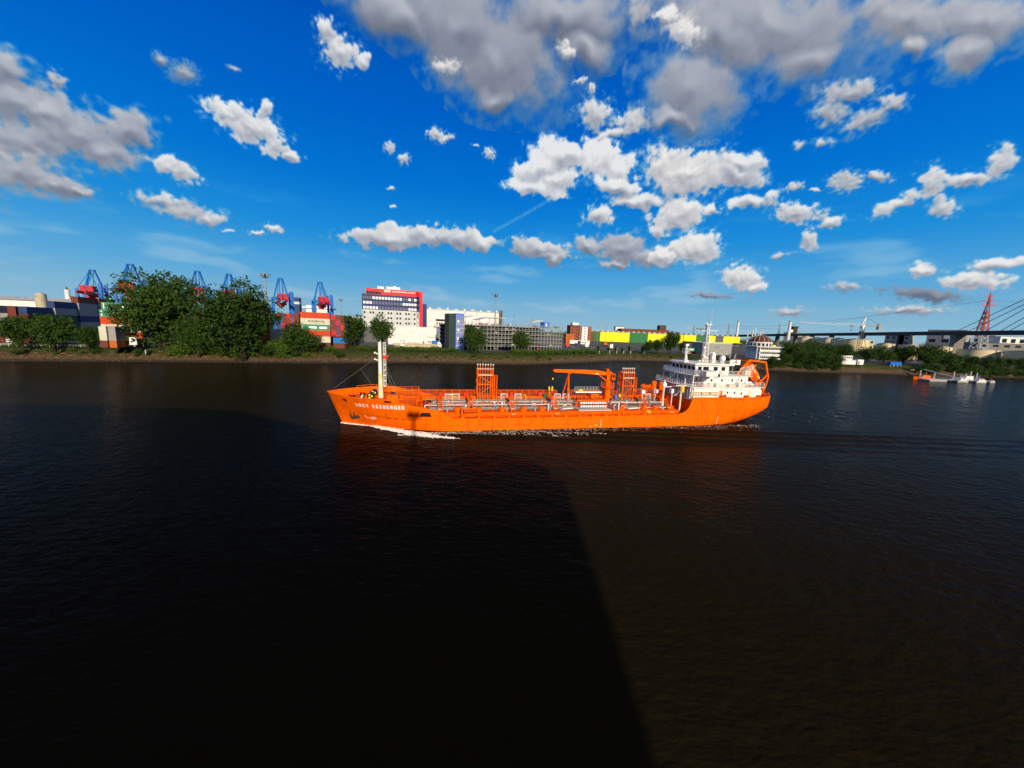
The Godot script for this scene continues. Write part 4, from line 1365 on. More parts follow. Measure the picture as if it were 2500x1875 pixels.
	for x in [2.0, 16.0, 18.0]:
		obj(t, "wheel", MB.new().tube(V(x, 0.7, -0.6), V(x, 0.7, -0.1), 0.7, 0.7, 12), M.tyre)
	t = thing("excavator", "orange wheeled loader parked in front of the yellow cladding", "loader", V(99.0, YARD, -400.0))
	obj(t, "body", MB.new().prism(PackedVector2Array([Vector2(0, 1), Vector2(5, 1), Vector2(5, 3), Vector2(3.5, 3.2), Vector2(3.2, 5), Vector2(1, 5), Vector2(0.4, 3)]), -1.3, 1.3), M.c_orange)
	obj(t, "bucket", MB.new().prism(PackedVector2Array([Vector2(5.4, 0.3), Vector2(7.2, 0.3), Vector2(7.4, 2.0), Vector2(5.6, 1.6)]), -1.4, 1.4), M.c_orange)
	for q in [1.2, 4.0]:
		for z in [-1.2, 1.2]:
			obj(t, "wheel", MB.new().tube(V(q, 1.0, z - 0.3), V(q, 1.0, z + 0.3), 1.0, 1.0, 14), M.tyre)
	for q in [[V(96.8, YARD, -420.0), 25.0, "plain lamp post before the middle of the yellow cladding"], [V(105.5, YARD, -418.0), 25.5, "lamp post with a wide head before the yellow cladding"]]:
		t = thing("lamp_post", q[2], "lamp post", q[0])
		obj(t, "pole", MB.new().tube(V(0, 0, 0), V(0, q[1], 0), 0.22, 0.15, 8), M.pole)
		obj(t, "lamp_head", MB.new().box(V(0, q[1], 0), V(3.4, 0.5, 0.8)), M.pole)
	# three storey pavilion with the ribbed dome behind it
	t = thing("pavilion", "white three storey pavilion with dark window bands near the water", "building", V(173.1, YARD - 0.6, -255.0), 10.0)
	obj(t, "core", MB.new().bb(0, 18.0, 0, 9.0, -12, 0), M.white_facade)
	obj(t, "roof_slab", MB.new().bb(-3.0, 18.6, 9.01, 9.5, -12.6, 0.8), M.white_facade)
	for j in 3:
		obj(t, "balcony_front", MB.new().bb(-0.3, 18.3, 0.1 + j * 3.0, 1.2 + j * 3.0, 0.02, 0.5), M.white_facade)
		for k in 11:
			wall_window(t, V(1.4 + k * 1.55, 2.0 + j * 3.0, 0.04), 1.25, 1.25, 0, M.white_facade, M.glass_dark)
	obj(t, "corner_post", MB.new().bb(-2.8, -2.3, 0, 9.0, 0, 0.5), M.white_facade)
	t = thing("domed_hall", "round hall with a ribbed brown dome and white window ring", "hall", V(197.5, YARD, -292.0))
	obj(t, "drum", MB.new().tube(V(0, 0, 0), V(0, 11.8, 0), 8.6, 8.6, 28), M.white_facade)
	for k in 20:
		var a := TAU * k / 20
		wall_window(t, V(sin(a) * 8.62, 9.6, cos(a) * 8.62), 1.5, 2.6, rad_to_deg(a), M.white_facade, M.glass_dark)
	obj(t, "dome", MB.new().ball(V(0, 11.8, 0), V(7.9, 5.4, 7.9), 28, 8, 0.0), M.brick_dark)
	for k in 14:
		var a := TAU * k / 14
		var b := MB.new()
		for j in 6:
			var p0 := PI / 2 * j / 6.0
			var p1 := PI / 2 * (j + 1) / 6.0
			b.beam(V(cos(a) * cos(p0) * 7.98, 11.8 + sin(p0) * 5.48, sin(a) * cos(p0) * 7.98), V(cos(a) * cos(p1) * 7.98, 11.8 + sin(p1) * 5.48, sin(a) * cos(p1) * 7.98), 0.22)
		obj(t, "dome_rib", b, M.light_grey)
	obj(t, "finial", MB.new().ball(V(0, 17.3, 0), V(0.6, 0.6, 0.6), 8, 5), M.white)
	t = block("grey_workshop", "grey workshop wall with two small windows behind the tanker's stern", V(152.0, YARD, -292.0), V(26, 9.0, 14), M.grey, 8.0, M.light_grey)
	for x in [12.0, 14.5]:
		wall_window(t, V(x, 6.4, 0.05), 1.0, 1.2, 0, M.white_facade, M.glass_dark)
	container(V(142.0, YARD + 2.0, -300.0), 5.0, M.c_green, "green container with white boards behind the wheelhouse of the tanker", "", 0.95, "", null, true)
	container(V(141.0, YARD - 0.2, -302.0), 5.0, M.c_brown, "brown container under the green one behind the wheelhouse", "", 0.75)
	t = thing("coloured_container_wall", "wall of yellow, white and green boxes beside the pavilion", "container stack", V(232.0, YARD, -330.0))
	var x := 0.0
	for q in [[6.0, M.yellow_hall, 9.2], [6.4, M.dark_grey, 9.4], [4.2, M.white, 9.6], [5.6, M.yellow_hall, 9.4], [4.6, M.green_hall, 9.4]]:
		obj(t, "box", MB.new().bb(x, x + q[0] - 0.1, 0, q[2], -8, 0), q[1])
		x += q[0]
	# white site cabins and the tower crane
	t = thing("site_cabin", "white upper site cabin with three dark windows on the cabin pair", "cabin", V(220.2, YARD - 0.8 + 3.0, -243.5), 8.0)
	obj(t, "box", MB.new().bb(0, 9.3, 0, 2.9, -3, 0), M.white_facade)
	obj(t, "grey_end", MB.new().bb(-0.06, 4.3, 0.02, 2.88, 0.01, 0.06), M.c_grey)
	for k in 3:
		wall_window(t, V(5.3 + k * 1.45, 1.6, 0.04), 0.9, 1.1, 0, M.white, M.glass_dark)
	t = thing("site_cabin", "wide plain white site cabin under the windowed one", "cabin", V(221.2, YARD - 0.8, -243.2), 8.0)
	obj(t, "box", MB.new().bb(0, 11.0, 0, 2.95, -3, 0), M.white_facade)
	obj(t, "roof_rim", MB.new().bb(-0.05, 11.05, 2.7, 2.94, 0.01, 0.06), M.light_grey)
	t = thing("site_cabin", "small white cabin standing beside the cabin pair", "cabin", V(234.5, YARD - 0.8, -246.0), 8.0)
	obj(t, "box", MB.new().bb(0, 4.6, 0, 3.4, -3, 0), M.white)
	obj(t, "door", MB.new().bb(0.5, 1.4, 0.1, 2.3, 0.01, 0.06), M.dark_grey)
	tower_crane()
	for k in 3:
		t = thing("blue_cabin", "bright blue construction box on white legs by the fence", "cabin", V(258.0 + k * 3.0, YARD - 1.2, -247.0 - k * 0.4), 4.0, "blue construction boxes")
		obj(t, "box", MB.new().bb(0, 2.7, 1.0, 3.0, -2.4, 0), M.tarp_blue)
		for q in [0.15, 2.45]:
			obj(t, "leg", MB.new().bb(q - 0.1, q + 0.1, 0, 1.0, -0.3, -0.1), M.white)
	t = thing("plank_fence", "leaning grey plank fence running down to the water by the blue boxes", "fence", V(268.0, 3.0, -243.0), -14.0)
	for k in 12:
		obj(t, "plank", MB.new().box(V(k * 1.1, 0.7 - k * 0.12, 0), V(0.95, 1.9, 0.1), Basis(Vector3.FORWARD, 0.12)), M.concrete)
	bridge()
	# tank farm
	tank("cream tank right of the bridge pier with a bold shadow line", 396.4, 421.0, -320.0, 11.8, M.tank)
	tank("cream tank at the right edge with a zigzag stair", 406.2, 436.0, -294.0, 11.9, M.tank)
	tank("cream tank directly left of the thick bridge pier", 404.5, 414.5, -347.0, 12.6, M.tank)
	tank("wide cream tank between the dark silo house and the bridge pier", 385.0, 401.0, -336.0, 12.8, M.tank)
	tank("cream tank under the dark silo house with the painted sunlit corner", 374.0, 391.0, -351.0, 13.6, M.tank)
	tank("narrow cream tank at the left corner of the dark silo house", 367.0, 380.5, -366.0, 14.0, M.tank)
	var far := [[596.0, 622.0, -762.0, 22.0], [606.0, 630.0, -738.0, 21.0], [597.0, 632.0, -712.0, 20.6], [572.0, 593.0, -655.0, 20.0], [561.0, 592.0, -638.0, 19.6], [556.0, 590.0, -612.0, 19.4], [586.0, 604.0, -690.0, 20.4]]
	for k in far.size():
		tank("pale domed tank in the row seen under the bridge deck", far[k][0], far[k][1], far[k][2], far[k][3], M.tank, 2.6)
		get_child(-1).set_meta("group", "tanks under the bridge deck")
	for k in 2:
		t = thing("silo", "round cream silo of the pair beside the grey silo block", "silo", V(882.0 + k * 16.6, YARD, -1130.0), 0.0, "silo pair")
		obj(t, "shaft", MB.new().tube(V(0, 0, 0), V(0, 30.0, 0), 7.6, 7.6, 24), M.tank)
		obj(t, "cap", MB.new().tube(V(0, 30.01, 0), V(0, 31.2, 0), 7.8, 4.0, 24), M.grey)
	block("silo_block", "grey silo block left of the cream silo pair", V(834.6, YARD, -1130.0), V(32.7, 38.5, 26), M.concrete, -60.0, M.roof_dark)
	t = thing("silo_tower", "rusty conveyor tower rising above the cream silo pair", "tower", V(885.0, YARD, -1160.0))
	obj(t, "shaft", MB.new().bb(0, 13, 0, 56, -12, 0), M.rust_metal)
	obj(t, "head", MB.new().bb(-3, 16, 56.01, 59.5, -13, 1), M.rust_metal)
	obj(t, "white_box", MB.new().bb(-10, -1, 0, 49, -9, 0), M.white_facade)
	# dark mills and warehouses behind the bridge
	t = block("dark_mill", "dark grey mill with sunlight painted on its right corner behind the bridge", V(893.5, YARD, -880.0), V(43.9, 35.0, 16.0), M.concrete, -70.0, M.roof_dark, 3, 4)
	obj(t, "painted_lit_face", MB.new().bb(43.95, 44.1, 0, 34.5, -15.5, -0.5), M.cream_wall)  # cream sheet paints sunlight on the right face of the mill
	t = block("dark_mill", "tall dark mill with a white upper front topping the bridge deck", V(902.7, YARD, -800.0), V(55.7, 48.0, 26.0), M.concrete, -65.0, M.roof_light, 3, 3)
	obj(t, "white_front", MB.new().bb(25, 55, 30, 42.0, 0.02, 0.4), M.white_facade)
	t = block("grey_store", "grey store with a tall white door right of the bridge pier", V(956.3, YARD, -760.0), V(26.2, 38.8, 20.0), M.grey, -60.0, M.roof_light, 2, 3)
	obj(t, "white_door", MB.new().bb(11, 14, 22, 34, 0.02, 0.3), M.white)
	block("white_store", "white store with a flat roof at the right edge", V(951.2, YARD, -715.5), V(103.2, 36.7, 34.4), M.white_facade, 0.0, M.roof_light, 2, 6)
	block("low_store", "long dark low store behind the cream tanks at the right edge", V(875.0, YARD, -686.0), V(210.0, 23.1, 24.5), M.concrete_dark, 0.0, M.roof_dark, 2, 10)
	block("sunlit_store", "small cream store seen under the bridge beside the tower crane", V(750.0, YARD, -780.0), V(21.0, 21.2, 21.0), M.cream_wall, 0.0, M.roof_light, 2, 2)
	# chimneys and power pylons on the skyline
	for q in [[V(676.3, YARD, -900.0), 62.0, 3.3, "white chimney beside the silo tower"], [V(610.4, YARD, -1000.0), 62.5, 3.0, "slim white chimney between wheelhouse mast and dome"]]:
		t = thing("chimney", q[3], "chimney", q[0])
		obj(t, "shaft", MB.new().tube(V(0, 0, 0), V(0, q[1], 0), q[2] * 1.25, q[2] * 0.8, 16), M.white_facade)
		obj(t, "band", MB.new().tube(V(0, q[1] - 3.0, 0), V(0, q[1] + 0.2, 0), q[2] * 0.86, q[2] * 0.84, 16), M.grey)
	for k in 5:
		t = thing("small_chimney", "thin white chimney of the row left of the power pylon", "chimney", V(640.0 + k * 10.0 + (k % 2) * 3.0, YARD, -1000.0), 0.0, "row of thin chimneys")
		obj(t, "shaft", MB.new().tube(V(0, 0, 0), V(0, 34.0 + (k % 3) * 5.0, 0), 1.6, 1.2, 10), M.white_facade)
	power_pylon(V(637.7, YARD, -1300.0), 61.0, M.grey, "grey power pylon left of the wheelhouse mast")
	power_pylon(V(762.2, YARD, -1300.0), 70.0, M.grey, "grey power pylon between wheelhouse mast and white chimneys")
	power_pylon(V(868.7, YARD, -1200.0), 72.0, M.grey, "grey power pylon beside the white chimney by the silo tower")
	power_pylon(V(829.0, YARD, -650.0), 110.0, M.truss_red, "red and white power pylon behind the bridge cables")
	t = thing("power_line", "thin power cables strung between the skyline pylons", "cables", V(0, 0, 0))
	for q in [[V(637.7, 58, -1300), V(762.2, 66, -1300)], [V(762.2, 66, -1300), V(868.7, 68, -1200)], [V(868.7, 68, -1200), V(829.0, 103, -650)], [V(829.0, 103, -650), V(1300, 88, -560)], [V(829.0, 95, -650), V(1300, 74, -560)], [V(637.7, 50, -1300), V(762.2, 58, -1300)], [V(762.2, 58, -1300), V(868.7, 60, -1200)]]:
		for s in [-8.0, 8.0]:
			var pts := []
			for k in 13:
				var f := k / 12.0
				pts.append(q[0].lerp(q[1], f) + V(0, -16.0 * f * (1.0 - f), s))
			obj(t, "cable", MB.new().path(pts, 0.13, 4), M.dark_grey)
	pontoon()


func tower_crane() -> void:
	var t := thing("tower_crane", "grey tower crane with a long white jib behind the site cabins", "crane", V(261.0, YARD - 1.0, -275.0))
	var m := MB.new()
	for q in [V(-0.9, 0, -0.9), V(0.9, 0, -0.9), V(-0.9, 0, 0.9), V(0.9, 0, 0.9)]:
		m.beam(q, q + UP * 27.0, 0.2)
	for k in 12:
		var y := k * 2.25
		for z in [-0.9, 0.9]:
			m.beam(V(-0.9, y, z), V(0.9, y + 2.25, z), 0.11)
			m.beam(V(-0.9, y, z), V(0.9, y, z), 0.11)
		for x in [-0.9, 0.9]:
			m.beam(V(x, y, 0.9), V(x, y + 2.25, -0.9), 0.11)
	obj(t, "mast", m, M.dark_grey)
	obj(t, "base_block", MB.new().bb(-2.2, 2.2, 0, 1.0, -2.2, 2.2), M.concrete)
	var j := MB.new()
	var n := 30
	for k in n:
		var x0 := -1.0 - k * 1.55
		var x1 := x0 - 1.55
		j.beam(V(x0, 27.6 + 0.02 * k, -0.6), V(x1, 27.62 + 0.02 * k, -0.6), 0.13)
		j.beam(V(x0, 27.6 + 0.02 * k, 0.6), V(x1, 27.62 + 0.02 * k, 0.6), 0.13)
		j.beam(V(x0, 29.0 - 0.01 * k, 0), V(x1, 28.99 - 0.01 * k, 0), 0.16)
		j.beam(V(x0, 27.6 + 0.02 * k, 0.6), V((x0 + x1) * 0.5, 29.0 - 0.01 * k, 0), 0.1)
		j.beam(V((x0 + x1) * 0.5, 29.0 - 0.01 * k, 0), V(x1, 27.6 + 0.02 * k, 0.6), 0.1)
	obj(t, "jib", j, M.light_grey)
	obj(t, "counter_jib", MB.new().bb(0.8, 13.0, 27.5, 28.1, -0.7, 0.7).beam(V(1, 29.0, 0.7), V(13, 29.0, 0.7), 0.12), M.grey)
	obj(t, "counterweight", MB.new().bb(11.2, 13.4, 25.2, 28.9, -0.9, 0.9), M.concrete)
	obj(t, "cat_head", MB.new().beam(V(-0.9, 28.0, 0), V(1.2, 34.2, 0), 0.5).beam(V(0.9, 28.0, 0), V(1.3, 34.2, 0), 0.35), M.white)
	obj(t, "slewing_ring", MB.new().tube(V(0, 26.9, 0), V(0, 28.0, 0), 1.3, 1.3, 14), M.white)
	obj(t, "cab", MB.new().bb(-1.9, -0.6, 25.6, 27.6, 0.8, 2.1), M.white)
	obj(t, "tie_bar", MB.new().tube(V(1.2, 34.1, 0), V(-24, 28.9, 0), 0.09, 0.09, 5).tube(V(1.2, 34.1, 0), V(12.5, 29.0, 0), 0.09, 0.09, 5), M.dark_grey)
	obj(t, "trolley", MB.new().box(V(-8.0, 27.2, 0), V(2.2, 0.6, 1.6)).tube(V(-8.0, 27.0, 0), V(-8.0, 24.4, 0), 0.06, 0.06, 5).box(V(-8.0, 24.2, 0), V(0.7, 0.9, 0.5)), M.dark_grey)


func bridge() -> void:
	var t := thing("high_bridge", "long dark high level bridge with stay cables at the right", "bridge", V(0, 0, 0))
	var pts := [V(470, 7.5, -1620), V(516, 11, -1500), V(626, 21.5, -1250), V(695, 33.4, -960), V(701, 35.8, -860), V(689, 37.8, -720), V(677, 38.9, -640), V(675, 40.1, -560), V(667, 41.2, -480), V(660, 42.2, -410), V(645, 43.5, -260), V(625, 44, -60)]
	for k in pts.size() - 1:
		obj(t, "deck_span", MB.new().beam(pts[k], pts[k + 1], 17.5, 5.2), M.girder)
		for s in [-8.6, 8.6]:
			var off: Vector3 = (pts[k + 1] - pts[k]).cross(UP).normalized() * s
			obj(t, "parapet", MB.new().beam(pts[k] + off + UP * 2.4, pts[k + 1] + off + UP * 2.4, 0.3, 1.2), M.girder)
	var cv := Curve3D.new()
	for p in pts:
		cv.add_point(p)
	for z in [-1250.0, -1165.0, -1090.0, -1010.0, -962.0, -905.0, -858.0, -800.0, -722.0, -640.0]:
		for k in pts.size() - 1:
			if pts[k].z <= z and z <= pts[k + 1].z:
				var p: Vector3 = pts[k].lerp(pts[k + 1], (z - pts[k].z) / (pts[k + 1].z - pts[k].z))
				obj(t, "pier", MB.new().prism(PackedVector2Array([Vector2(-5.5, YARD - 0.5), Vector2(5.5, YARD - 0.5), Vector2(4.0, p.y - 1.7), Vector2(-4.0, p.y - 1.7)]), -1.8, 1.8, Transform3D(Basis.IDENTITY, V(p.x, 0, p.z))), M.concrete_dark)  # pier shade is painted by the darker concrete
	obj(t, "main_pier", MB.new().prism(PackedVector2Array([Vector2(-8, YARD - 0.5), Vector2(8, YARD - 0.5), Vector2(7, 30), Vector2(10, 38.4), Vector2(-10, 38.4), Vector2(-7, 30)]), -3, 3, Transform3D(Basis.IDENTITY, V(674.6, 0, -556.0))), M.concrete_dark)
	var top := V(658.0, 125.0, -420.0)
	for s in [-1.0, 1.0]:
		obj(t, "pylon_leg", MB.new().beam(V(661 + s * 16, YARD - 1.0, -420), V(661 + s * 14, 44, -420), 5, 5).beam(V(661 + s * 14, 44, -420), V(659 + s * 1.5, 128, -420), 3.6, 4.0), M.concrete)
	for q in [[-557.7, 123.0], [-543.0, 118.0], [-524.0, 121.0], [-508.0, 111.0], [-499.0, 103.0], [-482.0, 92.0], [-462.0, 78.0]]:
		var dz: float = -420.0 - (q[0] + 420.0)
		obj(t, "stay_cable", MB.new().tube(V(671, 42.5, q[0]), V(659.5, q[1], -420), 0.42, 0.42, 6), M.dark_grey)
		obj(t, "stay_cable", MB.new().tube(V(650, 43, dz), V(659.5, q[1], -420), 0.42, 0.42, 6), M.dark_grey)
	# a lorry and a bus shape on the deck
	for q in [[V(690.0, 39.7, -727.0), 12.0, "dark lorry crossing the bridge above the row of tanks"], [V(668.0, 43.2, -476.0), 9.0, "dark lorry on the bridge right of the red pylon"]]:
		var l := thing("bridge_lorry", q[2], "lorry", q[0], 80.0)
		obj(l, "box", MB.new().bb(-q[1] * 0.5, q[1] * 0.3, 0.9, 3.9, -1.25, 1.25), M.dark_grey)
		obj(l, "cab", MB.new().bb(q[1] * 0.32, q[1] * 0.5, 0.7, 3.2, -1.2, 1.2), M.dark_grey)
		for x in [-0.35, 0.4]:
			obj(l, "wheel", MB.new().tube(V(q[1] * x, 0.5, -1.2), V(q[1] * x, 0.5, 1.2), 0.5, 0.5, 10), M.tyre)


func power_pylon(at: Vector3, h: float, m: Material, label: String) -> void:
	var t := thing("power_pylon", label, "pylon", at)
	var b := MB.new()
	var w := h * 0.075
	var r := h * 0.0045
	for sx in [-1.0, 1.0]:
		for sz in [-1.0, 1.0]:
			b.beam(V(sx * w, 0, sz * w), V(sx * w * 0.22, h * 0.72, sz * w * 0.22), r * 2.0)
			b.beam(V(sx * w * 0.22, h * 0.72, sz * w * 0.22), V(0, h, 0), r * 1.7)
	for k in 9:
		var y0 := h * 0.08 * k
		var y1 := h * 0.08 * (k + 1)
		var f0 := 1.0 - 0.78 * y0 / (h * 0.72)
		var f1 := 1.0 - 0.78 * y1 / (h * 0.72)
		for sz in [-1.0, 1.0]:
			b.beam(V(-w * f0, y0, sz * w * f0), V(w * f1, y1, sz * w * f1), r)
			b.beam(V(w * f0, y0, sz * w * f0), V(-w * f1, y1, sz * w * f1), r)
			b.beam(V(sz * w * f0, y0, -w * f0), V(sz * w * f1, y1, w * f1), r)
	obj(t, "lattice", b, m if m != M.truss_red else M.light_grey)
	if m == M.truss_red:
		var hi := MB.new()
		for sx in [-1.0, 1.0]:
			for sz in [-1.0, 1.0]:
				hi.beam(V(sx * w * 0.57, h * 0.40, sz * w * 0.57), V(sx * w * 0.225, h * 0.72, sz * w * 0.225), r * 3.0)
				hi.beam(V(sx * w * 0.225, h * 0.72, sz * w * 0.225), V(0, h, 0), r * 2.4)
			for k in 4:
				var f0 := 0.57 - 0.086 * k
				var f1 := 0.57 - 0.086 * (k + 1)
				hi.beam(V(-w * f0, h * (0.40 + 0.08 * k), sx * w * f0), V(w * f1, h * (0.48 + 0.08 * k), sx * w * f1), r * 2.0)
				hi.beam(V(w * f0, h * (0.40 + 0.08 * k), sx * w * f0), V(-w * f1, h * (0.48 + 0.08 * k), sx * w * f1), r * 2.0)
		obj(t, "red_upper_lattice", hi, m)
	for y in [0.80, 0.87, 0.94]:
		var a: float = h * (0.12 if y < 0.82 else (0.10 if y < 0.9 else 0.075))
		obj(t, "cross_arm", MB.new().beam(V(-a, h * y, 0), V(a, h * y, 0), r * 2.0, r * 2.2).beam(V(-a, h * y, 0), V(0, h * (y + 0.03), 0), r).beam(V(a, h * y, 0), V(0, h * (y + 0.03), 0), r), m)


func pontoon() -> void:
	var t := thing("pontoon", "long grey landing pontoon with tall piles near the right bank", "pontoon", V(233.5, 0.0, -201.0), 8.0)
	obj(t, "float", MB.new().bb(0, 42, -0.6, 0.75, -5, 0), M.concrete)
	obj(t, "deck", MB.new().bb(-0.2, 42.2, 0.76, 0.95, -5.2, 0.2), M.light_grey)
	for q in [[1.0, 5.6], [11.0, 4.2], [24.5, 5.4], [33.0, 4.5], [36.5, 5.8], [41.0, 5.0]]:
		obj(t, "pile", MB.new().tube(V(q[0], -3, -5.6), V(q[0], q[1], -5.6), 0.36, 0.36, 10), M.concrete)
	obj(t, "railing", rail(MB.new(), [V(0.3, 0.95, -4.8), V(41.5, 0.95, -4.8)], 1.1, 2, 2.0, 0.05), M.grey)
	obj(t, "shelter", MB.new().bb(27, 32, 0.96, 3.2, -4, -1.5), M.white)
	obj(t, "gangway", MB.new().beam(V(30, 1.2, -5), V(34, 4.5, -26), 1.6, 0.2), M.grey)
	boat("orange workboat moored at the left end of the pontoon", V(238.5, 0.0, -209.0), 175.0, M.orange, M.orange, 1.0)
	boat("white motor yacht with a dark waterline lying at the pontoon", V(251.0, 0.0, -201.0), 10.0, M.light_grey, M.white, 1.05)
	boat("white cabin launch lying right of the yacht at the pontoon", V(264.0, 0.0, -203.0), 8.0, M.white, M.white, 0.9)
	boat("small grey dinghy at the right end of the pontoon", V(272.5, 0.0, -204.5), 12.0, M.light_grey, M.light_grey, 0.6)


func boat(label: String, at: Vector3, yaw: float, m: Material, house: Material, s: float) -> void:
	var t := thing("moored_boat", label, "boat", at, yaw)
	t.scale = Vector3.ONE * s
	var rows := []
	for k in 10:
		var f := k / 9.0
		var w := 1.7 * (1.0 - pow(maxf(0.0, f * 1.15 - 0.35) / 0.8, 2.2)) if f > 0.3 else 1.7
		w = maxf(w, 0.04)
		var sh := 1.25 + 0.5 * f * f
		rows.append([V(-5 + 10 * f, sh, -w), V(-5 + 10 * f, 0.1, -w * 0.8), V(-5 + 10 * f, -0.5, 0), V(-5 + 10 * f, 0.1, w * 0.8), V(-5 + 10 * f, sh, w)])
	obj(t, "boat_hull", MB.new().loft(rows, true), m)
	obj(t, "boat_deck", MB.new().bb(-4.9, 2.2, 1.05, 1.15, -1.5, 1.5), M.light_grey)
	obj(t, "cabin", MB.new().prism(PackedVector2Array([Vector2(-2.8, 1.16), Vector2(2.0, 1.16), Vector2(0.9, 2.6), Vector2(-2.6, 2.7)]), -1.15, 1.15), house)
	obj(t, "cabin_window", MB.new().bb(-2.3, 0.5, 1.9, 2.35, 1.15, 1.18), M.glass_dark)
	obj(t, "boat_mast", MB.new().tube(V(-1.2, 2.6, 0), V(-1.2, 4.6, 0), 0.06, 0.04, 6).box(V(-1.2, 4.0, 0), V(0.1, 0.1, 1.2)), M.white)


# ---------------------------------------------------------------- vegetation
func crown(sd: int, rad: Vector3, centre: Vector3, lobes: int, leaves: int, size: float, low := -0.6) -> ArrayMesh:
	var r := RandomNumberGenerator.new()
	r.seed = sd
	var cs := []
	for k in lobes:
		var d := Vector3(r.randfn(), r.randf_range(low, 1.0), r.randfn())
		d = Vector3(d.x, d.y * 1.2, d.z).normalized() * pow(r.randf(), 0.4) * 0.72
		if d.y < low:
			d.y = low
		cs.append([centre + d * rad, rad * r.randf_range(0.24, 0.44)])
	var b := MB.new()
	b.use_col = true
	var clump := Vector3.ZERO
	var tone := 1.0
	for k in leaves:
		var l: Array = cs[r.randi() % lobes]
		var dir := Vector3(r.randfn(), r.randfn() * 0.9 + 0.15, r.randfn()).normalized()
		var p: Vector3 = l[0] + dir * l[1] * (0.62 + 0.5 * pow(r.randf(), 0.8))
		if k % 9 == 0:
			clump = p
			tone = r.randf_range(0.86, 1.14)
		else:
			p = clump + Vector3(r.randfn(), r.randfn() * 0.7, r.randfn()) * size * 1.5
		var s := size * r.randf_range(0.55, 1.25)
		var nn := (dir * 0.9 + Vector3(r.randfn(), r.randfn() + 0.5, r.randfn()) * 0.7).normalized()
		var t1 := nn.cross(Vector3(r.randfn(), r.randfn(), r.randfn())).normalized()
		var t2 := nn.cross(t1)
		b.col = Color(clampf(0.84 + (tone - 1.0) * 1.1, 0.0, 1.0), 0.92, clampf(0.84 - (tone - 1.0) * 1.1, 0.0, 1.0))      # yellower or bluer, leaf spray by leaf spray
		b.quad(p - t1 * s, p + t2 * s * 0.55, p + t1 * s, p - t2 * s * 0.6)
	return b.mesh()


func trunk(sd: int, h: float, r0: float, spread: float, limbs := 7) -> ArrayMesh:
	var r := RandomNumberGenerator.new()
	r.seed = sd
	var b := MB.new()
	var lean := Vector3(r.randf_range(-0.05, 0.05), 1, r.randf_range(-0.05, 0.05)) * h
	b.tube(Vector3.ZERO - UP * 0.4, lean * 0.4, r0 * 1.15, r0 * 0.75, 9)
	b.tube(lean * 0.4, lean * 0.85, r0 * 0.75, r0 * 0.25, 8)
	for k in limbs:
		var y := r.randf_range(0.22, 0.7)
		var a := TAU * k / limbs + r.randf()
		var e := Vector3(cos(a), r.randf_range(0.3, 1.0), sin(a)) * spread * r.randf_range(0.55, 0.85)
		var m := lean * y + e * 0.5 + UP * 0.06 * h
		b.tube(lean * y, m, r0 * 0.42, r0 * 0.26, 6)
		b.tube(m, lean * y + e + UP * 0.12 * h, r0 * 0.26, r0 * 0.08, 5)
	return b.mesh()


func plant(called: String, label: String, category: String, at: Vector3, s: Vector3, crown_mesh: Mesh, trunk_mesh: Mesh, m: Material, yaw: float, group := "") -> Node3D:
	var t := thing(called, label, category, at, yaw, group)
	t.scale = s
	if trunk_mesh:
		put(t, "trunk", trunk_mesh, M.bark)
	put(t, "crown" if category == "tree" else "foliage", crown_mesh, m)
	return t


func bank_point(x: float, d: float) -> Vector3:
	var q := shore_at(x)
	var p := shore_at(x - 3.0)
	var n := shore_at(x + 3.0)
	var t := (n - p).normalized()
	var o := q + Vector2(t.y, -t.x) * d
	return V(o.x, bank_height(d) - 0.1, o.y)


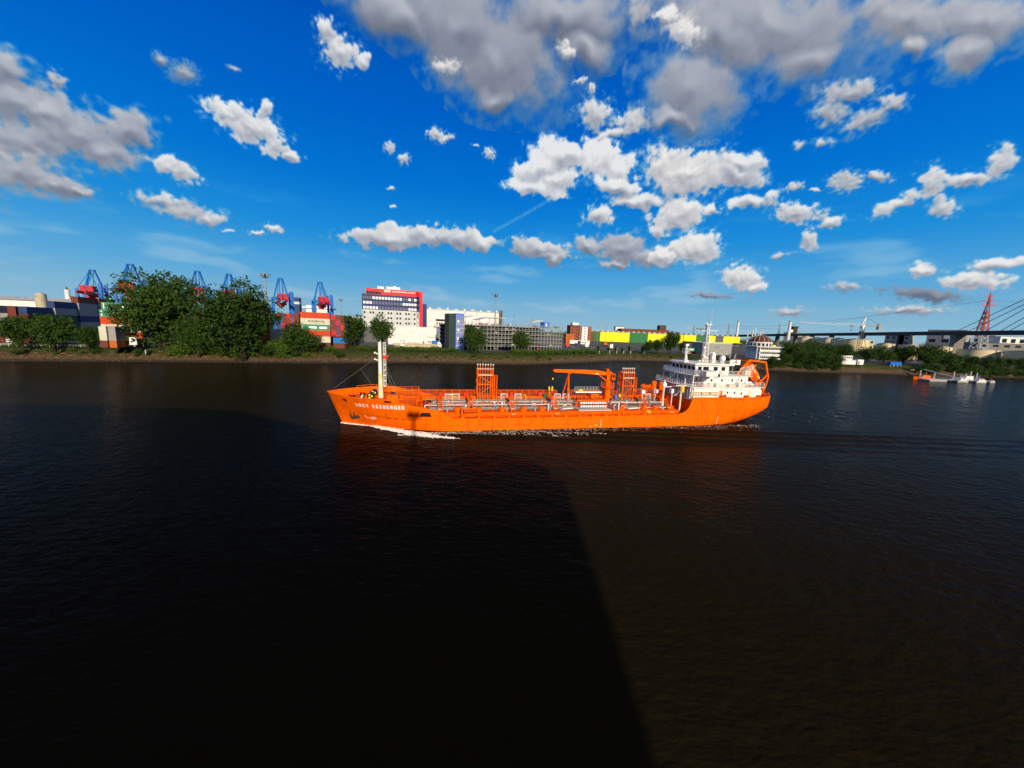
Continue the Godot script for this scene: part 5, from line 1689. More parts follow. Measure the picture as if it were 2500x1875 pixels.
func make_vegetation() -> void:
	var r := RandomNumberGenerator.new()
	r.seed = 2024
	# every spray of leaves has its own green, at random; shapes: tall trees 10 units high, bushes 2 units high
	var tall := []
	for k in 3:
		tall.append([crown(100 + k, V(5.0, 4.9, 4.8), V(0, 5.0, 0), 44, 22000, 0.165, -0.95), trunk(200 + k, 7.5, 0.36, 3.4, 9)])
	var mid := []
	for k in 4:
		mid.append([crown(110 + k, V(4.2, 4.5, 4.2), V(0, 5.3, 0), 28, 9000, 0.20, -0.92), trunk(210 + k, 7.2, 0.24, 2.6, 7)])
	var slim := []
	for k in 2:
		slim.append([crown(130 + k, V(2.7, 4.6, 2.7), V(0, 5.4, 0), 22, 7000, 0.19, -0.95), trunk(230 + k, 8.0, 0.2, 1.6, 8)])
	var bush := []
	for k in 4:
		bush.append(crown(120 + k, V(1.35, 0.95, 1.2), V(0, 0.8, 0), 10, 1100, 0.10, -0.7))
	# the great trees of the left bank
	var great := [[-161.0, 3.5, -166.5, 38.6, 0.94, 0, "great spreading tree with the highest crown on the left bank"], [-144.5, 3.0, -165.0, 19.0, 0.85, 1, "lower great tree filling the gap between the two widest crowns"], [-126.0, 2.6, -168.0, 36.0, 1.02, 2, "great dark tree with its boughs hanging over the left bank"]]
	for g in great:
		plant("great_tree", g[6], "tree", V(g[0], g[1], g[2]), V(g[3] / 9.9 * g[4], g[3] / 9.9, g[3] / 9.9 * g[4]), tall[g[5]][0], tall[g[5]][1], M.foliage if g[5] != 2 else M.foliage_dark, g[0] * 7.0)
	# single trees of the bank
	var singles := [[-105.5, 3.4, -181.0, 17.6, 1.25, mid, 0, M.foliage, "round leafy tree on the bank before the second lettered stack"], [-85.3, 4.2, -194.0, 21.5, 1.25, slim, 0, M.foliage_dark, "pointed dark tree between the blue container and the office block"], [-74.0, 4.4, -203.5, 21.2, 1.2, slim, 1, M.foliage, "pointed open tree before the left corner of the low white hall"], [-23.0, 4.0, -214.0, 19.6, 1.0, mid, 1, M.foliage, "full tree before the left part of the parking decks"], [4.5, 4.4, -224.0, 16.6, 0.95, mid, 2, M.foliage_willow, "greyish full tree before the middle of the parking decks"], [-201.4, 3.6, -147.6, 16.4, 1.05, mid, 3, M.foliage, "young tree of the pair at the far left end of the bank"], [-191.5, 3.6, -150.2, 16.8, 1.0, mid, 1, M.foliage, "second tree of the pair beside the grey fence"], [-183.5, 3.4, -155.5, 12.6, 1.0, mid, 2, M.foliage_dark, "small dark tree before the grey container pair"], [106.0, 5.0, -286.0, 12.0, 0.95, mid, 0, M.foliage_dark, "small round tree right of the saplings before the yellow cladding"], [115.0, 5.0, -288.0, 13.5, 0.9, mid, 3, M.foliage_dark, "middle tree of the trio before the yellow cladding"], [128.0, 5.0, -296.0, 20.5, 0.85, mid, 1, M.foliage_dark, "tallest tree of the trio left of the tanker's wheelhouse"], [140.0, 5.0, -300.0, 12.0, 0.9, mid, 2, M.foliage_dark, "dark tree directly behind the tanker's wheelhouse"]]
	for q in singles:
		var f: float = q[3] / 9.8
		plant("bank_tree", q[8], "tree", V(q[0], q[1], q[2]), V(f * q[4], f, f * q[4]), q[5][q[6]][0], q[5][q[6]][1], q[7], q[0] * 11.0)
	# saplings with stakes by the yard road
	for k in 6:
		var p := bank_point(72.0 + k * 6.2, 13.0)
		plant("sapling", "young staked sapling in the grass between hedge and tree trio", "tree", p, V(0.42, 0.55, 0.42) * r.randf_range(0.9, 1.2), slim[k % 2][0], slim[k % 2][1], M.foliage_dark, k * 50.0, "staked saplings")
		var sk := thing("tree_stake", "pale wooden stake beside a young sapling", "stake", p + V(1.1, 0, 0.6), 0.0, "sapling stakes")
		obj(sk, "post", MB.new().box(V(0, 0.9, 0), V(0.55, 2.0, 0.3)), M.cream_wall)
	# clipped hedges along the quay
	for q in [[-82.0, -30.0, 15.0, 1.75, "dense shrub of the clipped hedge before the cream wall", "hedge before the cream wall"], [7.0, 74.0, 12.5, 1.9, "dense shrub of the long hedge below the yard road", "hedge below the yard road"]]:
		var x: float = q[0]
		while x < q[1]:
			var s: float = q[3] * r.randf_range(0.9, 1.2)
			plant("hedge_shrub", q[4], "shrub", bank_point(x, q[2] + r.randf_range(-1.2, 1.2)), V(s * 1.25, s, s), bush[r.randi() % 4], null, M.foliage_light, r.randf() * 360.0, q[5])
			x += 2.3
	# loose shrubs on the slope
	var loose := [[-232.0, -150.0, 40, 0.5, 1.9, "small shrub on the brown slope at the far left", "shrubs of the far left slope"], [-152.0, -108.0, 38, 1.4, 4.2, "leafy shrub under the great trees", "shrubs under the great trees"], [-108.0, -84.0, 16, 1.1, 2.1, "green shrub around the round leafy tree", "shrubs round the leafy tree"], [-84.0, 70.0, 60, 0.35, 1.0, "low tuft of green on the bare bank before the halls", "tufts on the bare bank"], [80.0, 140.0, 12, 0.7, 1.4, "low shrub in the grass before the yard road", "shrubs by the yard road"]]
	for q in loose:
		for k in q[2]:
			var x := r.randf_range(q[0], q[1])
			var s := r.randf_range(q[3], q[4])
			plant("bank_shrub", q[5], "shrub", bank_point(x, r.randf_range(4.0, 15.0)), V(s * 1.2, s, s), bush[r.randi() % 4], null, [M.foliage, M.foliage_light, M.foliage_dark][r.randi() % 3], r.randf() * 360.0, q[6])
	for k in 90:
		var x := r.randf_range(166.0, 214.0) if k < 26 else r.randf_range(264.0, 420.0)
		var s := r.randf_range(1.4, 3.4)
		plant("waterside_shrub", "willowy shrub overhanging the water of the right bank", "shrub", bank_point(x, r.randf_range(1.5, 9.0)), V(s * 1.3, s, s), bush[r.randi() % 4], null, [M.foliage, M.foliage_willow, M.foliage_dark][r.randi() % 3], r.randf() * 360.0, "shrubs of the right waterside")
	# dense wood along the right bank
	var wood := [[172.0, -241.0, 6.5], [181.0, -240.0, 9.0], [190.0, -240.5, 11.5], [199.0, -241.0, 12.0], [207.0, -241.0, 12.5], [214.0, -240.5, 10.5], [196.0, -252.0, 14.0], [207.0, -254.0, 14.5], [219.0, -262.0, 13.0], [212.0, -280.0, 15.5], [226.0, -284.0, 16.5], [238.0, -288.0, 16.5], [250.0, -286.0, 16.0], [262.0, -290.0, 15.5], [246.0, -268.0, 12.5], [258.0, -264.0, 13.5], [268.0, -262.0, 15.0], [280.0, -260.0, 16.5], [290.0, -254.0, 18.0], [283.0, -247.0, 12.0], [299.0, -252.0, 15.5], [309.0, -258.0, 13.5], [320.0, -262.0, 12.5], [331.0, -262.0, 12.0], [342.0, -262.0, 11.5], [353.0, -264.0, 11.0], [364.0, -266.0, 11.0], [375.0, -268.0, 11.0], [386.0, -270.0, 11.5], [310.0, -247.0, 8.0], [334.0, -252.0, 8.0], [360.0, -256.0, 8.0], [385.0, -260.0, 8.5]]
	for k in wood.size():
		var q: Array = wood[k]
		var f: float = q[2] / 9.8 * (1.0 if q[0] < 292.0 else 0.86)
		plant("wood_tree", "bushy green tree of the dense wood on the right bank", "tree", V(q[0], 3.0 if k < 6 or k > 28 else 4.6, q[1]), V(f * 1.15, f, f * 1.15), mid[k % 4][0], mid[k % 4][1], [M.foliage_willow, M.foliage, M.foliage_dark][k % 3], k * 77.0, "trees of the right bank wood")
	# far woods along the skyline: one mass
	var b := MB.new()
	b.use_col = true
	for k in 15000:
		var z := -r.randf_range(790.0, 1800.0)
		var x := r.randf_range(-0.9, 1.35) * -z
		var n: float = sin(x * 0.013) + sin(x * 0.041 + z * 0.01) + sin(x * 0.11)
		var h := maxf(2.0, 9.0 + n * 3.0)
		var p := V(x, YARD + r.randf() * h, z)
		var s := r.randf_range(1.5, 3.6)
		var nn := V(r.randfn() * 0.6, 0.5 + r.randf(), 1.0).normalized()
		var t1 := nn.cross(V(r.randfn(), r.randfn(), r.randfn())).normalized()
		var t2 := nn.cross(t1)
		b.col = Color(r.randf_range(0.75, 1.0), 0.9, r.randf_range(0.7, 1.0))
		b.quad(p - t1 * s, p + t2 * s * 0.7, p + t1 * s, p - t2 * s * 0.7)
	var fw := setting("far_woods", b, M.foliage_dark, "stuff")
	tag(fw, "dark line of distant woods along the skyline", "woods")


# ---------------------------------------------------------------- the ship the camera stands on: it lies behind and below, and shades the river
func make_passenger_ship() -> void:
	var t := thing("passenger_ship", "large white passenger ship whose long shadow lies on the near water", "ship", V(0, 0, 0))
	# bow to the right; side profile (x, y), the near side 2 m behind the camera
	var hull := MB.new().prism(PackedVector2Array([Vector2(-130, -3), Vector2(3, -3), Vector2(6.5, 1.5), Vector2(12.0, 7.0), Vector2(17.6, 12.3), Vector2(23.2, 18.6), Vector2(22.0, 19.0), Vector2(-130, 18.0)]), 3.0, 27.0)
	obj(t, "hull", hull, M.white)
	var house := MB.new().prism(PackedVector2Array([Vector2(-128, 18.01), Vector2(21.0, 19.01), Vector2(23.0, 20.4), Vector2(19.5, 22.4), Vector2(9.5, 23.1), Vector2(-8, 24.6), Vector2(-20, 27.5), Vector2(-34, 30.6), Vector2(-60, 30.6), Vector2(-128, 28.0)]), 3.2, 26.8)
	obj(t, "superstructure", house, M.white)
	obj(t, "signal_mast", MB.new().tube(V(4.8, 22.6, 5), V(4.8, 29.6, 5), 0.32, 0.3, 10).box(V(4.8, 30.2, 5), V(2.5, 1.1, 0.7)), M.white)
	obj(t, "funnel", MB.new().prism(PackedVector2Array([Vector2(-100, 28.0), Vector2(-86, 28.5), Vector2(-90, 38), Vector2(-99, 38)]), 10, 20), M.white)
	for k in 60:
		obj(t, "window", MB.new().box(V(-4.0 - k * 2.0, 21.0, 3.19), V(1.2, 1.0, 0.06)), M.glass_dark)


# ---------------------------------------------------------------- the tanker: x runs aft from the stem, y up, z to port (towards the camera)
const SHEER := [[-1.0, 6.82], [0.0, 6.82], [11.5, 6.62], [15.2, 5.7], [19.4, 4.8], [21.4, 4.35], [22.4, 3.95], [23.1, 3.3], [23.9, 2.95], [31.0, 2.85], [53.0, 2.95], [72.5, 3.15], [73.7, 3.3], [74.7, 3.75], [75.4, 4.5], [75.9, 6.0], [76.3, 6.85], [85.0, 6.75], [101.0, 6.75]]
const TOP_FORE := [[0.0, 0.0], [0.35, 0.8], [1.3, 2.1], [3.6, 4.4], [6.5, 6.4], [9.0, 7.4], [12.0, 7.9], [15.0, 8.0]]
const WL_FORE := [[0.0, 0.0], [0.5, 0.35], [2.0, 1.0], [5.0, 2.4], [8.0, 3.7], [13.0, 5.9], [18.0, 7.5], [22.0, 8.0]]
const TOP_AFT := [[0.0, 4.6], [0.5, 5.7], [1.6, 6.6], [5.0, 7.5], [11.0, 8.0]]
const WL_AFT := [[0.0, 1.2], [2.0, 3.2], [5.0, 5.4], [10.0, 7.2], [17.0, 8.0]]
const STERN := [[-2.6, 90.0], [0.0, 94.0], [0.6, 95.6], [1.4, 97.3], [2.4, 98.6], [3.8, 99.4], [5.2, 99.75], [6.9, 99.85]]


func along(tab: Array, x: float) -> float:
	if x <= tab[0][0]:
		return tab[0][1]
	for i in tab.size() - 1:
		if x <= tab[i + 1][0]:
			return lerpf(tab[i][1], tab[i + 1][1], (x - tab[i][0]) / (tab[i + 1][0] - tab[i][0]))
	return tab[-1][1]


func stem_u(w: float) -> float:
	return (6.82 - w) * 0.40 if w > 0.0 else 2.73 + w * 0.2


func half_breadth(u: float, w: float) -> float:
	var b := 8.0
	if u < 40.0:
		var x := u - stem_u(w)
		if x <= 0.0:
			return 0.0
		b = lerpf(along(WL_FORE, x), along(TOP_FORE, x), pow(clampf((w - 0.3) / 6.4, 0.0, 1.0), 0.85))
	elif u > 70.0:
		var x := along(STERN, w) - u
		if x < 0.0:
			return 0.0
		b = lerpf(along(WL_AFT, x), along(TOP_AFT, x), pow(clampf((w - 0.2) / 4.0, 0.0, 1.0), 0.7))
	if w < 0.3:
		b -= (0.3 - w) * 0.35
	return maxf(b, 0.0)


func skin(u: float, w: float, side := 1.0, out := 0.0) -> Vector3:      # a point on the plating
	return Vector3(u, w, side * (half_breadth(u, w) + out))


func skin_patch(pts: Array, out: float, thick := 0.0) -> MB:      # (u, w) corners of a plate that follows the hull, port side
	var b := MB.new()
	var c := Vector2.ZERO
	for p in pts:
		c += p / pts.size()
	var cc := skin(c.x, c.y, 1.0, out)
	for i in pts.size():
		var p: Vector2 = pts[i]
		var q: Vector2 = pts[(i + 1) % pts.size()]
		var a := skin(p.x, p.y, 1.0, out)
		var d := skin(q.x, q.y, 1.0, out)
		var nrm := (d - cc).cross(a - cc)
		if nrm.z > 0.0:
			b.tri(cc, a, d)
		else:
			b.tri(cc, d, a)
		if thick > 0.0:
			b.quad(a, d, skin(q.x, q.y, 1.0, out - thick), skin(p.x, p.y, 1.0, out - thick))
	return b


func deck_plate(w: float, u0: float, u1: float, inset: float) -> MB:
	var b := MB.new()
	var n := int((u1 - u0) / 0.8) + 2
	var rows := []
	for i in n:
		var u := lerpf(u0, u1, float(i) / (n - 1))
		var hb := maxf(half_breadth(u, w) - inset, 0.02)
		rows.append([Vector3(u, w, -hb), Vector3(u, w, hb)])
	return b.loft(rows, false)


func rail(b: MB, pts: Array, height: float, bars := 3, post := 1.4, r := 0.035) -> MB:
	for i in pts.size() - 1:
		var a: Vector3 = pts[i]
		var d: Vector3 = pts[i + 1]
		var n := maxi(1, int(a.distance_to(d) / post))
		for k in n + 1:
			var q := a.lerp(d, float(k) / n)
			b.beam(q, q + UP * height, r * 1.5)
		for k in bars:
			var h := height * (k + 1) / bars
			b.beam(a + UP * h, d + UP * h, r * (1.6 if k == bars - 1 else 1.1))
	return b


func ladder(b: MB, a: Vector3, d: Vector3, width: Vector3, steps: int, bar := 0.09) -> MB:
	b.beam(a - width * 0.5, d - width * 0.5, bar, bar * 1.6)
	b.beam(a + width * 0.5, d + width * 0.5, bar, bar * 1.6)
	for k in steps:
		var q := a.lerp(d, (k + 0.5) / steps)
		b.beam(q - width * 0.5, q + width * 0.5, bar * 0.8)
	return b


func make_tanker() -> void:
	var t := thing("tanker_ship", "orange chemical tanker with white wheelhouse aft under way on the river", "ship", SHIP_AT, SHIP_YAW)
	tanker_hull(t)
	tanker_forecastle(t)
	tanker_deck(t)
	tanker_racks_and_crane(t)
	tanker_house(t)
	tanker_stern(t)


func tanker_hull(t: Node3D) -> void:
	var us := [0.0, 0.02, 0.05, 0.09, 0.14, 0.2, 0.3, 0.4, 0.52, 0.64, 0.76, 0.88, 1.0]
	var hs := [0.0, 0.33, 0.42, 0.52, 0.62, 0.72, 0.82, 0.91, 1.0]
	for side in [1.0, -1.0]:
		var rows := []
		# bow: stations fan out from the raked stem
		for s in us:
			var row := []
			for h in hs:
				var w := lerpf(-2.6, 6.75, h)
				var u := 0.0
				for it in 3:
					u = stem_u(w) + s * (11.5 - stem_u(w))
					w = lerpf(-2.6, along(SHEER, u), h)
				row.append(skin(u, w, side))
			rows.append(row)
		var u := 12.0
		while u < 88.0:
			var row := []
			for h in hs:
				row.append(skin(u, lerpf(-2.6, along(SHEER, u), h), side))
			rows.append(row)
			var fine := (u > 21.0 and u < 24.2) or (u > 72.0 and u < 76.6)
			u += 0.25 if fine else 1.0
		for s in [0.0, 0.2, 0.4, 0.55, 0.7, 0.8, 0.88, 0.94, 0.98, 1.0]:
			var row := []
			for h in hs:
				var w := lerpf(-2.6, 6.75, h)
				row.append(skin(lerpf(88.0, along(STERN, w), s), w, side))
			rows.append(row)
		obj(t, "hull_side", MB.new().loft(rows, side > 0.0), M.orange)
		# cap on the edge of the bulwark
		var cap := MB.new()
		for i in rows.size() - 1:
			var a: Vector3 = rows[i][-1]
			var d: Vector3 = rows[i + 1][-1]
			if a.distance_to(d) > 0.02 and (a.x < 24.0 or a.x > 72.0):
				cap.beam(a + UP * 0.03, d + UP * 0.03, 0.16, 0.12)
		obj(t, "bulwark_cap", cap, M.orange)
	var tr := MB.new()
	var rows := []
	for h in hs:
		var w := lerpf(-2.6, 6.75, h)
		var e := along(STERN, w)
		rows.append([skin(e, w, 1.0), skin(e, w, -1.0)])
	tr.loft(rows, true)
	obj(t, "transom", tr, M.orange)
	# decks and the bulkheads between them
	obj(t, "forecastle_deck", deck_plate(5.55, 0.9, 17.4, 0.06), M.orange_deck)
	obj(t, "main_deck", deck_plate(2.75, 12.0, 78.0, 0.04), M.orange_deck)
	obj(t, "poop_deck", deck_plate(5.9, 76.6, 99.5, 0.06), M.orange_deck)
	obj(t, "forecastle_bulkhead", MB.new().bb(17.3, 17.42, 2.76, 5.54, -7.7, 7.7), M.orange_deck)
	obj(t, "poop_bulkhead", MB.new().bb(76.7, 76.85, 2.76, 5.89, -7.9, 7.9), M.orange_deck)
	# rubbing strake, seams and marks along the port side
	var st := MB.new()
	var prev := skin(17.2, 2.42, 1.0, 0.02)
	var u2 := 18.0
	while u2 <= 90.0:
		var q := skin(u2, 2.42 + 0.004 * maxf(0.0, u2 - 30.0), 1.0, 0.02)
		st.beam(prev, q, 0.14, 0.2)
		prev = q
		u2 += 1.0
	obj(t, "rubbing_strake", st, M.orange)
	var kn := MB.new()
	prev = skin(6.3, 3.2, 1.0, 0.01)
	for k in 12:
		var q := skin(7.2 + k * 0.9, 3.2 - 0.06 * k, 1.0, 0.012)
		kn.beam(prev, q, 0.06, 0.05)
		prev = q
	obj(t, "knuckle_line", kn, M.orange_dark)
	var seam := MB.new()
	for k in 5:
		var a := Vector2(78.2 + k * 3.6, 6.35)
		seam.beam(skin(a.x, a.y, 1.0, 0.0), skin(a.x + 1.5, 3.7, 1.0, 0.0), 0.07, 0.05)
	obj(t, "plate_seam", seam, M.orange_dark)
	var seam2 := MB.new()
	seam2.beam(skin(78.4, 6.4, 1.0), skin(79.0, 2.0, 1.0), 0.08, 0.06)
	for k in 7:
		seam2.beam(skin(79.5 + k * 2.2, 6.42, 1.0), skin(81.7 + k * 2.2, 6.42, 1.0), 0.05, 0.04)
		seam2.beam(skin(77.5 + k * 2.2, 3.55, 1.0), skin(79.7 + k * 2.2, 3.55, 1.0), 0.05, 0.04)
	obj(t, "plate_seam", seam2, M.orange_dark)
	# paint scars and rust specks of the side
	var r := RandomNumberGenerator.new()
	r.seed = 12
	var scars := MB.new()
	for k in 150:
		var u := r.randfn(33.0, 5.0) if k < 80 else r.randf_range(20.0, 92.0)
		var w := r.randf_range(0.75, 2.2)
		var s := r.randf_range(0.04, 0.14)
		scars.v.append_array(skin_patch([Vector2(u, w), Vector2(u + s * 1.3, w + s * 0.4), Vector2(u + s, w + s * 1.3), Vector2(u - s * 0.4, w + s)], 0.012).v)
	for k in scars.v.size():
		scars.n.append(Vector3(0, 0, 1))
	obj(t, "rust_specks", scars, M.rust_metal).set_meta("kind", "stuff")
	var marks := MB.new()
	for q in [[53.2, 0.7, 0.42], [52.4, 0.62, 0.3], [58.9, 0.9, 0.2]]:
		for k in 5:
			var u: float = q[0] + r.randf_range(-0.35, 0.35)
			var w: float = q[1] + r.randf_range(0.0, 0.3)
			var s: float = q[2] * r.randf_range(0.3, 0.6)
			marks.v.append_array(skin_patch([Vector2(u, w), Vector2(u + s, w + 0.05), Vector2(u + s * 0.8, w + s * 0.7), Vector2(u, w + s * 0.5)], 0.014).v)
	for k in marks.v.size():
		marks.n.append(Vector3(0, 0, 1))
	obj(t, "worn_paint_patches", marks, M.cream).set_meta("kind", "stuff")
	for spot in [54.6, 83.2]:
		var dm := Node3D.new()
		dm.name = numbered(t, "draught_marks")
		t.add_child(dm)
		for k in 8:
			put(dm, "numeral", K.get("num%d" % k) if K.has("num%d" % k) else num_mesh(k), M.white_plain, Transform3D(Basis.IDENTITY.scaled(Vector3(1, 1, 1)), skin(spot, 0.75 + k * 0.24, 1.0, 0.02)))
	# the name, letter by letter along the flare of the bow
	var nm := Node3D.new()
	nm.name = "ship_name"
	t.add_child(nm)
	var text := "LUCY ESSBERGER"
	var widths := {"L": 0.60, "U": 0.74, "C": 0.70, "Y": 0.66, " ": 0.50, "E": 0.62, "S": 0.64, "B": 0.68, "R": 0.70, "G": 0.74}
	var total := 0.0
	for ch in text:
		total += widths[ch]
	var run := 0.0
	for ch in text:
		var f: float = (run + widths[ch] * 0.5) / total
		run += widths[ch]
		if ch == " ":
			continue
		var u := lerpf(6.0, 15.15, f)
		var w := lerpf(5.22, 5.06, f)
		var p := skin(u, w, 1.0, 0.02)
		var tx := (skin(u + 0.25, w, 1.0) - skin(u - 0.25, w, 1.0)).normalized()
		var ty := (skin(u, w + 0.25, 1.0) - skin(u, w - 0.25, 1.0)).normalized()
		var tz := tx.cross(ty).normalized()
		put(nm, "letter", lettering(ch, 0.80, 0.03, true), M.white_plain, Transform3D(Basis(tx * 0.87, tz.cross(tx).normalized(), tz), p + tz * 0.02))
	# openings, hawse, anchor and the thruster mark
	obj(t, "mooring_port", skin_patch([Vector2(11.5, 6.02), Vector2(12.85, 6.0), Vector2(12.65, 6.52), Vector2(11.65, 6.55)], 0.03, 0.03), M.black)
	obj(t, "mooring_port", skin_patch([Vector2(17.8, 3.3), Vector2(20.0, 3.28), Vector2(19.7, 4.1), Vector2(18.15, 4.12)], 0.03, 0.03), M.black)
	obj(t, "port_lip", MB.new().beam(skin(17.6, 3.2, 1.0, 0.03), skin(20.2, 3.18, 1.0, 0.03), 0.14, 0.12), M.orange)
	var oval := []
	for k in 14:
		oval.append(Vector2(4.05 + cos(TAU * k / 14) * 0.48, 5.95 - cos(TAU * k / 14) * 0.12 + sin(TAU * k / 14) * 0.3))
	obj(t, "hawse_ring", skin_patch(oval, 0.05, 0.05), M.orange_dark)
	obj(t, "hawse_hole", skin_patch(oval.map(func(q): return Vector2(4.05, 5.95) + (q - Vector2(4.05, 5.95)) * 0.7), 0.06), M.black)
	var an := MB.new()
	var ac := skin(5.4, 3.0, 1.0, 0.25)
	an.beam(ac + V(0.1, 0.75, 0), ac + V(0, -0.5, 0), 0.2, 0.22)
	an.beam(ac + V(-0.55, -0.55, 0), ac + V(0.65, -0.55, 0), 0.42, 0.34)
	an.prism(PackedVector2Array([Vector2(-0.75, 0.45), Vector2(-0.35, -0.5), Vector2(-0.62, -0.6)]), -0.12, 0.12, Transform3D(Basis.IDENTITY, ac))
	an.prism(PackedVector2Array([Vector2(0.75, 0.35), Vector2(0.35, -0.5), Vector2(0.7, -0.65)]), -0.12, 0.12, Transform3D(Basis.IDENTITY, ac))
	an.box(ac + V(0.85, -0.5, 0.0), V(0.5, 0.42, 0.4))
	obj(t, "anchor", an, M.rust_metal)
	var mk := MB.new()
	for k in 16:
		var c0 := Vector2(9.2, 2.5)
		var a := c0 + Vector2(cos(TAU * k / 16) * 0.52, sin(TAU * k / 16) * 0.28)
		var d := c0 + Vector2(cos(TAU * (k + 1) / 16) * 0.52, sin(TAU * (k + 1) / 16) * 0.28)
		mk.beam(skin(a.x, a.y, 1.0, 0.01), skin(d.x, d.y, 1.0, 0.01), 0.07, 0.03)
	mk.beam(skin(8.85, 2.33, 1.0, 0.01), skin(9.55, 2.67, 1.0, 0.01), 0.12, 0.03)
	mk.beam(skin(8.85, 2.67, 1.0, 0.01), skin(9.55, 2.33, 1.0, 0.01), 0.12, 0.03)
	var arc := [Vector2(7.7, 3.05), Vector2(7.5, 2.9), Vector2(7.65, 2.7), Vector2(8.05, 2.5), Vector2(8.6, 2.42)]
	for k in 4:
		mk.beam(skin(arc[k].x, arc[k].y, 1.0, 0.01), skin(arc[k + 1].x, arc[k + 1].y, 1.0, 0.01), 0.05, 0.03)
	obj(t, "thruster_mark", mk, M.white_plain)
	var dash := MB.new()
	for k in 4:
		dash.beam(skin(11.9 + k * 1.3, 2.72 - k * 0.05, 1.0, 0.0), skin(12.5 + k * 1.3, 2.7 - k * 0.05, 1.0, 0.0), 0.06, 0.09)
	obj(t, "scupper_slots", dash, M.black)


func num_mesh(k: int) -> TextMesh:
	var m := lettering(str((k * 2) % 10), 0.17, 0.01, true)
	K["num%d" % k] = m
	return m


func tanker_forecastle(t: Node3D) -> void:
	# stiffeners inside both bulwarks
	for side in [1.0, -1.0]:
		for k in 14:
			var u := 1.6 + k * 0.72
			var a := skin(u, 6.7, side, -0.05)
			var d := skin(u, 5.6, side, -0.05)
			var inn := Vector3(0.25, 0, -side * 0.45)
			var b := MB.new()
			b.tri(a, d + inn, d)
			b.tri(a, d, d + inn)
			b.beam(a, d + inn, 0.07)
			obj(t, "bulwark_stay", b, M.orange)
	var fr := MB.new()
	rail(fr, [skin(4.5, 6.75, -1.0, -0.1), skin(7.0, 6.75, -1.0, -0.1), skin(10.5, 6.65, -1.0, -0.1)], 0.45, 1, 1.2, 0.04)
	obj(t, "bow_rail", fr, M.orange)
	# foremast: white above, yellow below, with its ladder cage and lamps
	var mast := Node3D.new()
	mast.name = "foremast"
	t.add_child(mast)
	mast.position = V(9.9, 5.56, 0)
	obj(mast, "lower_mast", MB.new().tube(V(0.05, 0, 0), V(0, 5.0, 0), 0.54, 0.40, 12), M.cream)
	obj(mast, "upper_mast", MB.new().tube(V(0, 5.0, 0), V(-0.05, 11.2, 0), 0.39, 0.31, 12), M.white)
	obj(mast, "yellow_box", MB.new().box(V(0.15, 4.7, 0.42), V(0.4, 0.7, 0.12)), M.yellow)
	obj(mast, "topmast", MB.new().tube(V(0.1, 11.2, 0), V(0.1, 11.7, 0), 0.05, 0.03, 6), M.white)
	var cage := MB.new()
	for q in [V(0.62, 0, 0.25), V(0.62, 0, -0.25), V(1.08, 0, 0.2), V(1.08, 0, -0.2), V(0.86, 0, 0.34)]:
		cage.beam(q + UP * 2.3, q + UP * 11.1, 0.06)
	for k in 9:
		var y := 2.35 + k * 1.09
		for j in 8:
			var a0 := TAU * j / 8
			var a1 := TAU * (j + 1) / 8
			cage.beam(V(0.84 + cos(a0) * 0.3, y, sin(a0) * 0.34), V(0.84 + cos(a1) * 0.3, y, sin(a1) * 0.34), 0.07, 0.1)
	for k in 30:
		cage.beam(V(0.62, 2.4 + k * 0.29, -0.25), V(0.62, 2.4 + k * 0.29, 0.25), 0.04)
	obj(mast, "ladder_cage", cage, M.white)
	for y in [8.95, 7.7]:
		var lamp := MB.new()
		lamp.beam(V(-0.4, y, 0), V(-1.15, y + 0.05, 0), 0.28, 0.12)
		lamp.tube(V(-0.95, y, 0), V(-0.95, y + 0.3, 0), 0.13, 0.13, 8)
		lamp.beam(V(-0.4, y - 0.3, 0), V(-0.9, y, 0), 0.07)
		obj(mast, "lamp_bracket", lamp, M.white)
	obj(mast, "horn", MB.new().box(V(0.95, 8.2, 0.3), V(0.75, 0.62, 0.5)).tube(V(1.2, 8.35, 0.3), V(1.65, 8.45, 0.3), 0.12, 0.26, 8), M.red_gear)
	var wires := [[V(1.15, 7.4, 0), V(9.5, 13.9, 0)], [V(6.2, 11.35, 0), V(8.3, 6.9, -3)], [V(10.9, 12.6, 0), V(11.95, 7.2, 0.3)], [V(10.9, 12.9, 0), V(12.4, 6.6, -4.6)], [V(10.9, 11.4, 0), V(12.9, 6.6, -4.8)], [V(10.3, 12.9, 0.3), V(13.6, 6.2, 4.6)]]
	for w in wires:
		obj(t, "stay_wire", MB.new().tube(w[0], w[1], 0.018, 0.018, 4, false), M.grey)
	# windlass, winches and bitts
	for z in [1.6, -2.2]:
		var wd := Node3D.new()
		wd.name = numbered(t, "windlass")
		t.add_child(wd)
		wd.position = V(8.3, 5.56, z)
		obj(wd, "drum", MB.new().tube(V(0, 0.75, -0.7), V(0, 0.75, 0.7), 0.62, 0.62, 14), M.black)
		obj(wd, "flange", MB.new().tube(V(0, 0.75, 0.72), V(0, 0.75, 0.86), 0.66, 0.66, 16), M.black)
		for k in 3:
			obj(wd, "spoke_cap", MB.new().tube(V(cos(TAU * k / 3) * 0.3, 0.75 + sin(TAU * k / 3) * 0.3, 0.87), V(cos(TAU * k / 3) * 0.3, 0.75 + sin(TAU * k / 3) * 0.3, 0.93), 0.19, 0.19, 8), M.yellow)
		obj(wd, "bed", MB.new().box(V(0, 0.1, 0), V(1.6, 0.2, 2.1)).box(V(-0.75, 0.5, 0), V(0.3, 0.9, 1.6)), M.orange_deck)
	obj(t, "chain_guide", MB.new().prism(PackedVector2Array([Vector2(0, 0), Vector2(0.5, 0), Vector2(0.75, 0.9), Vector2(0.55, 1.1), Vector2(0.3, 0.4)]), -0.6, 0.6, Transform3D(Basis.IDENTITY, V(6.3, 5.56, 2.6))), M.white)
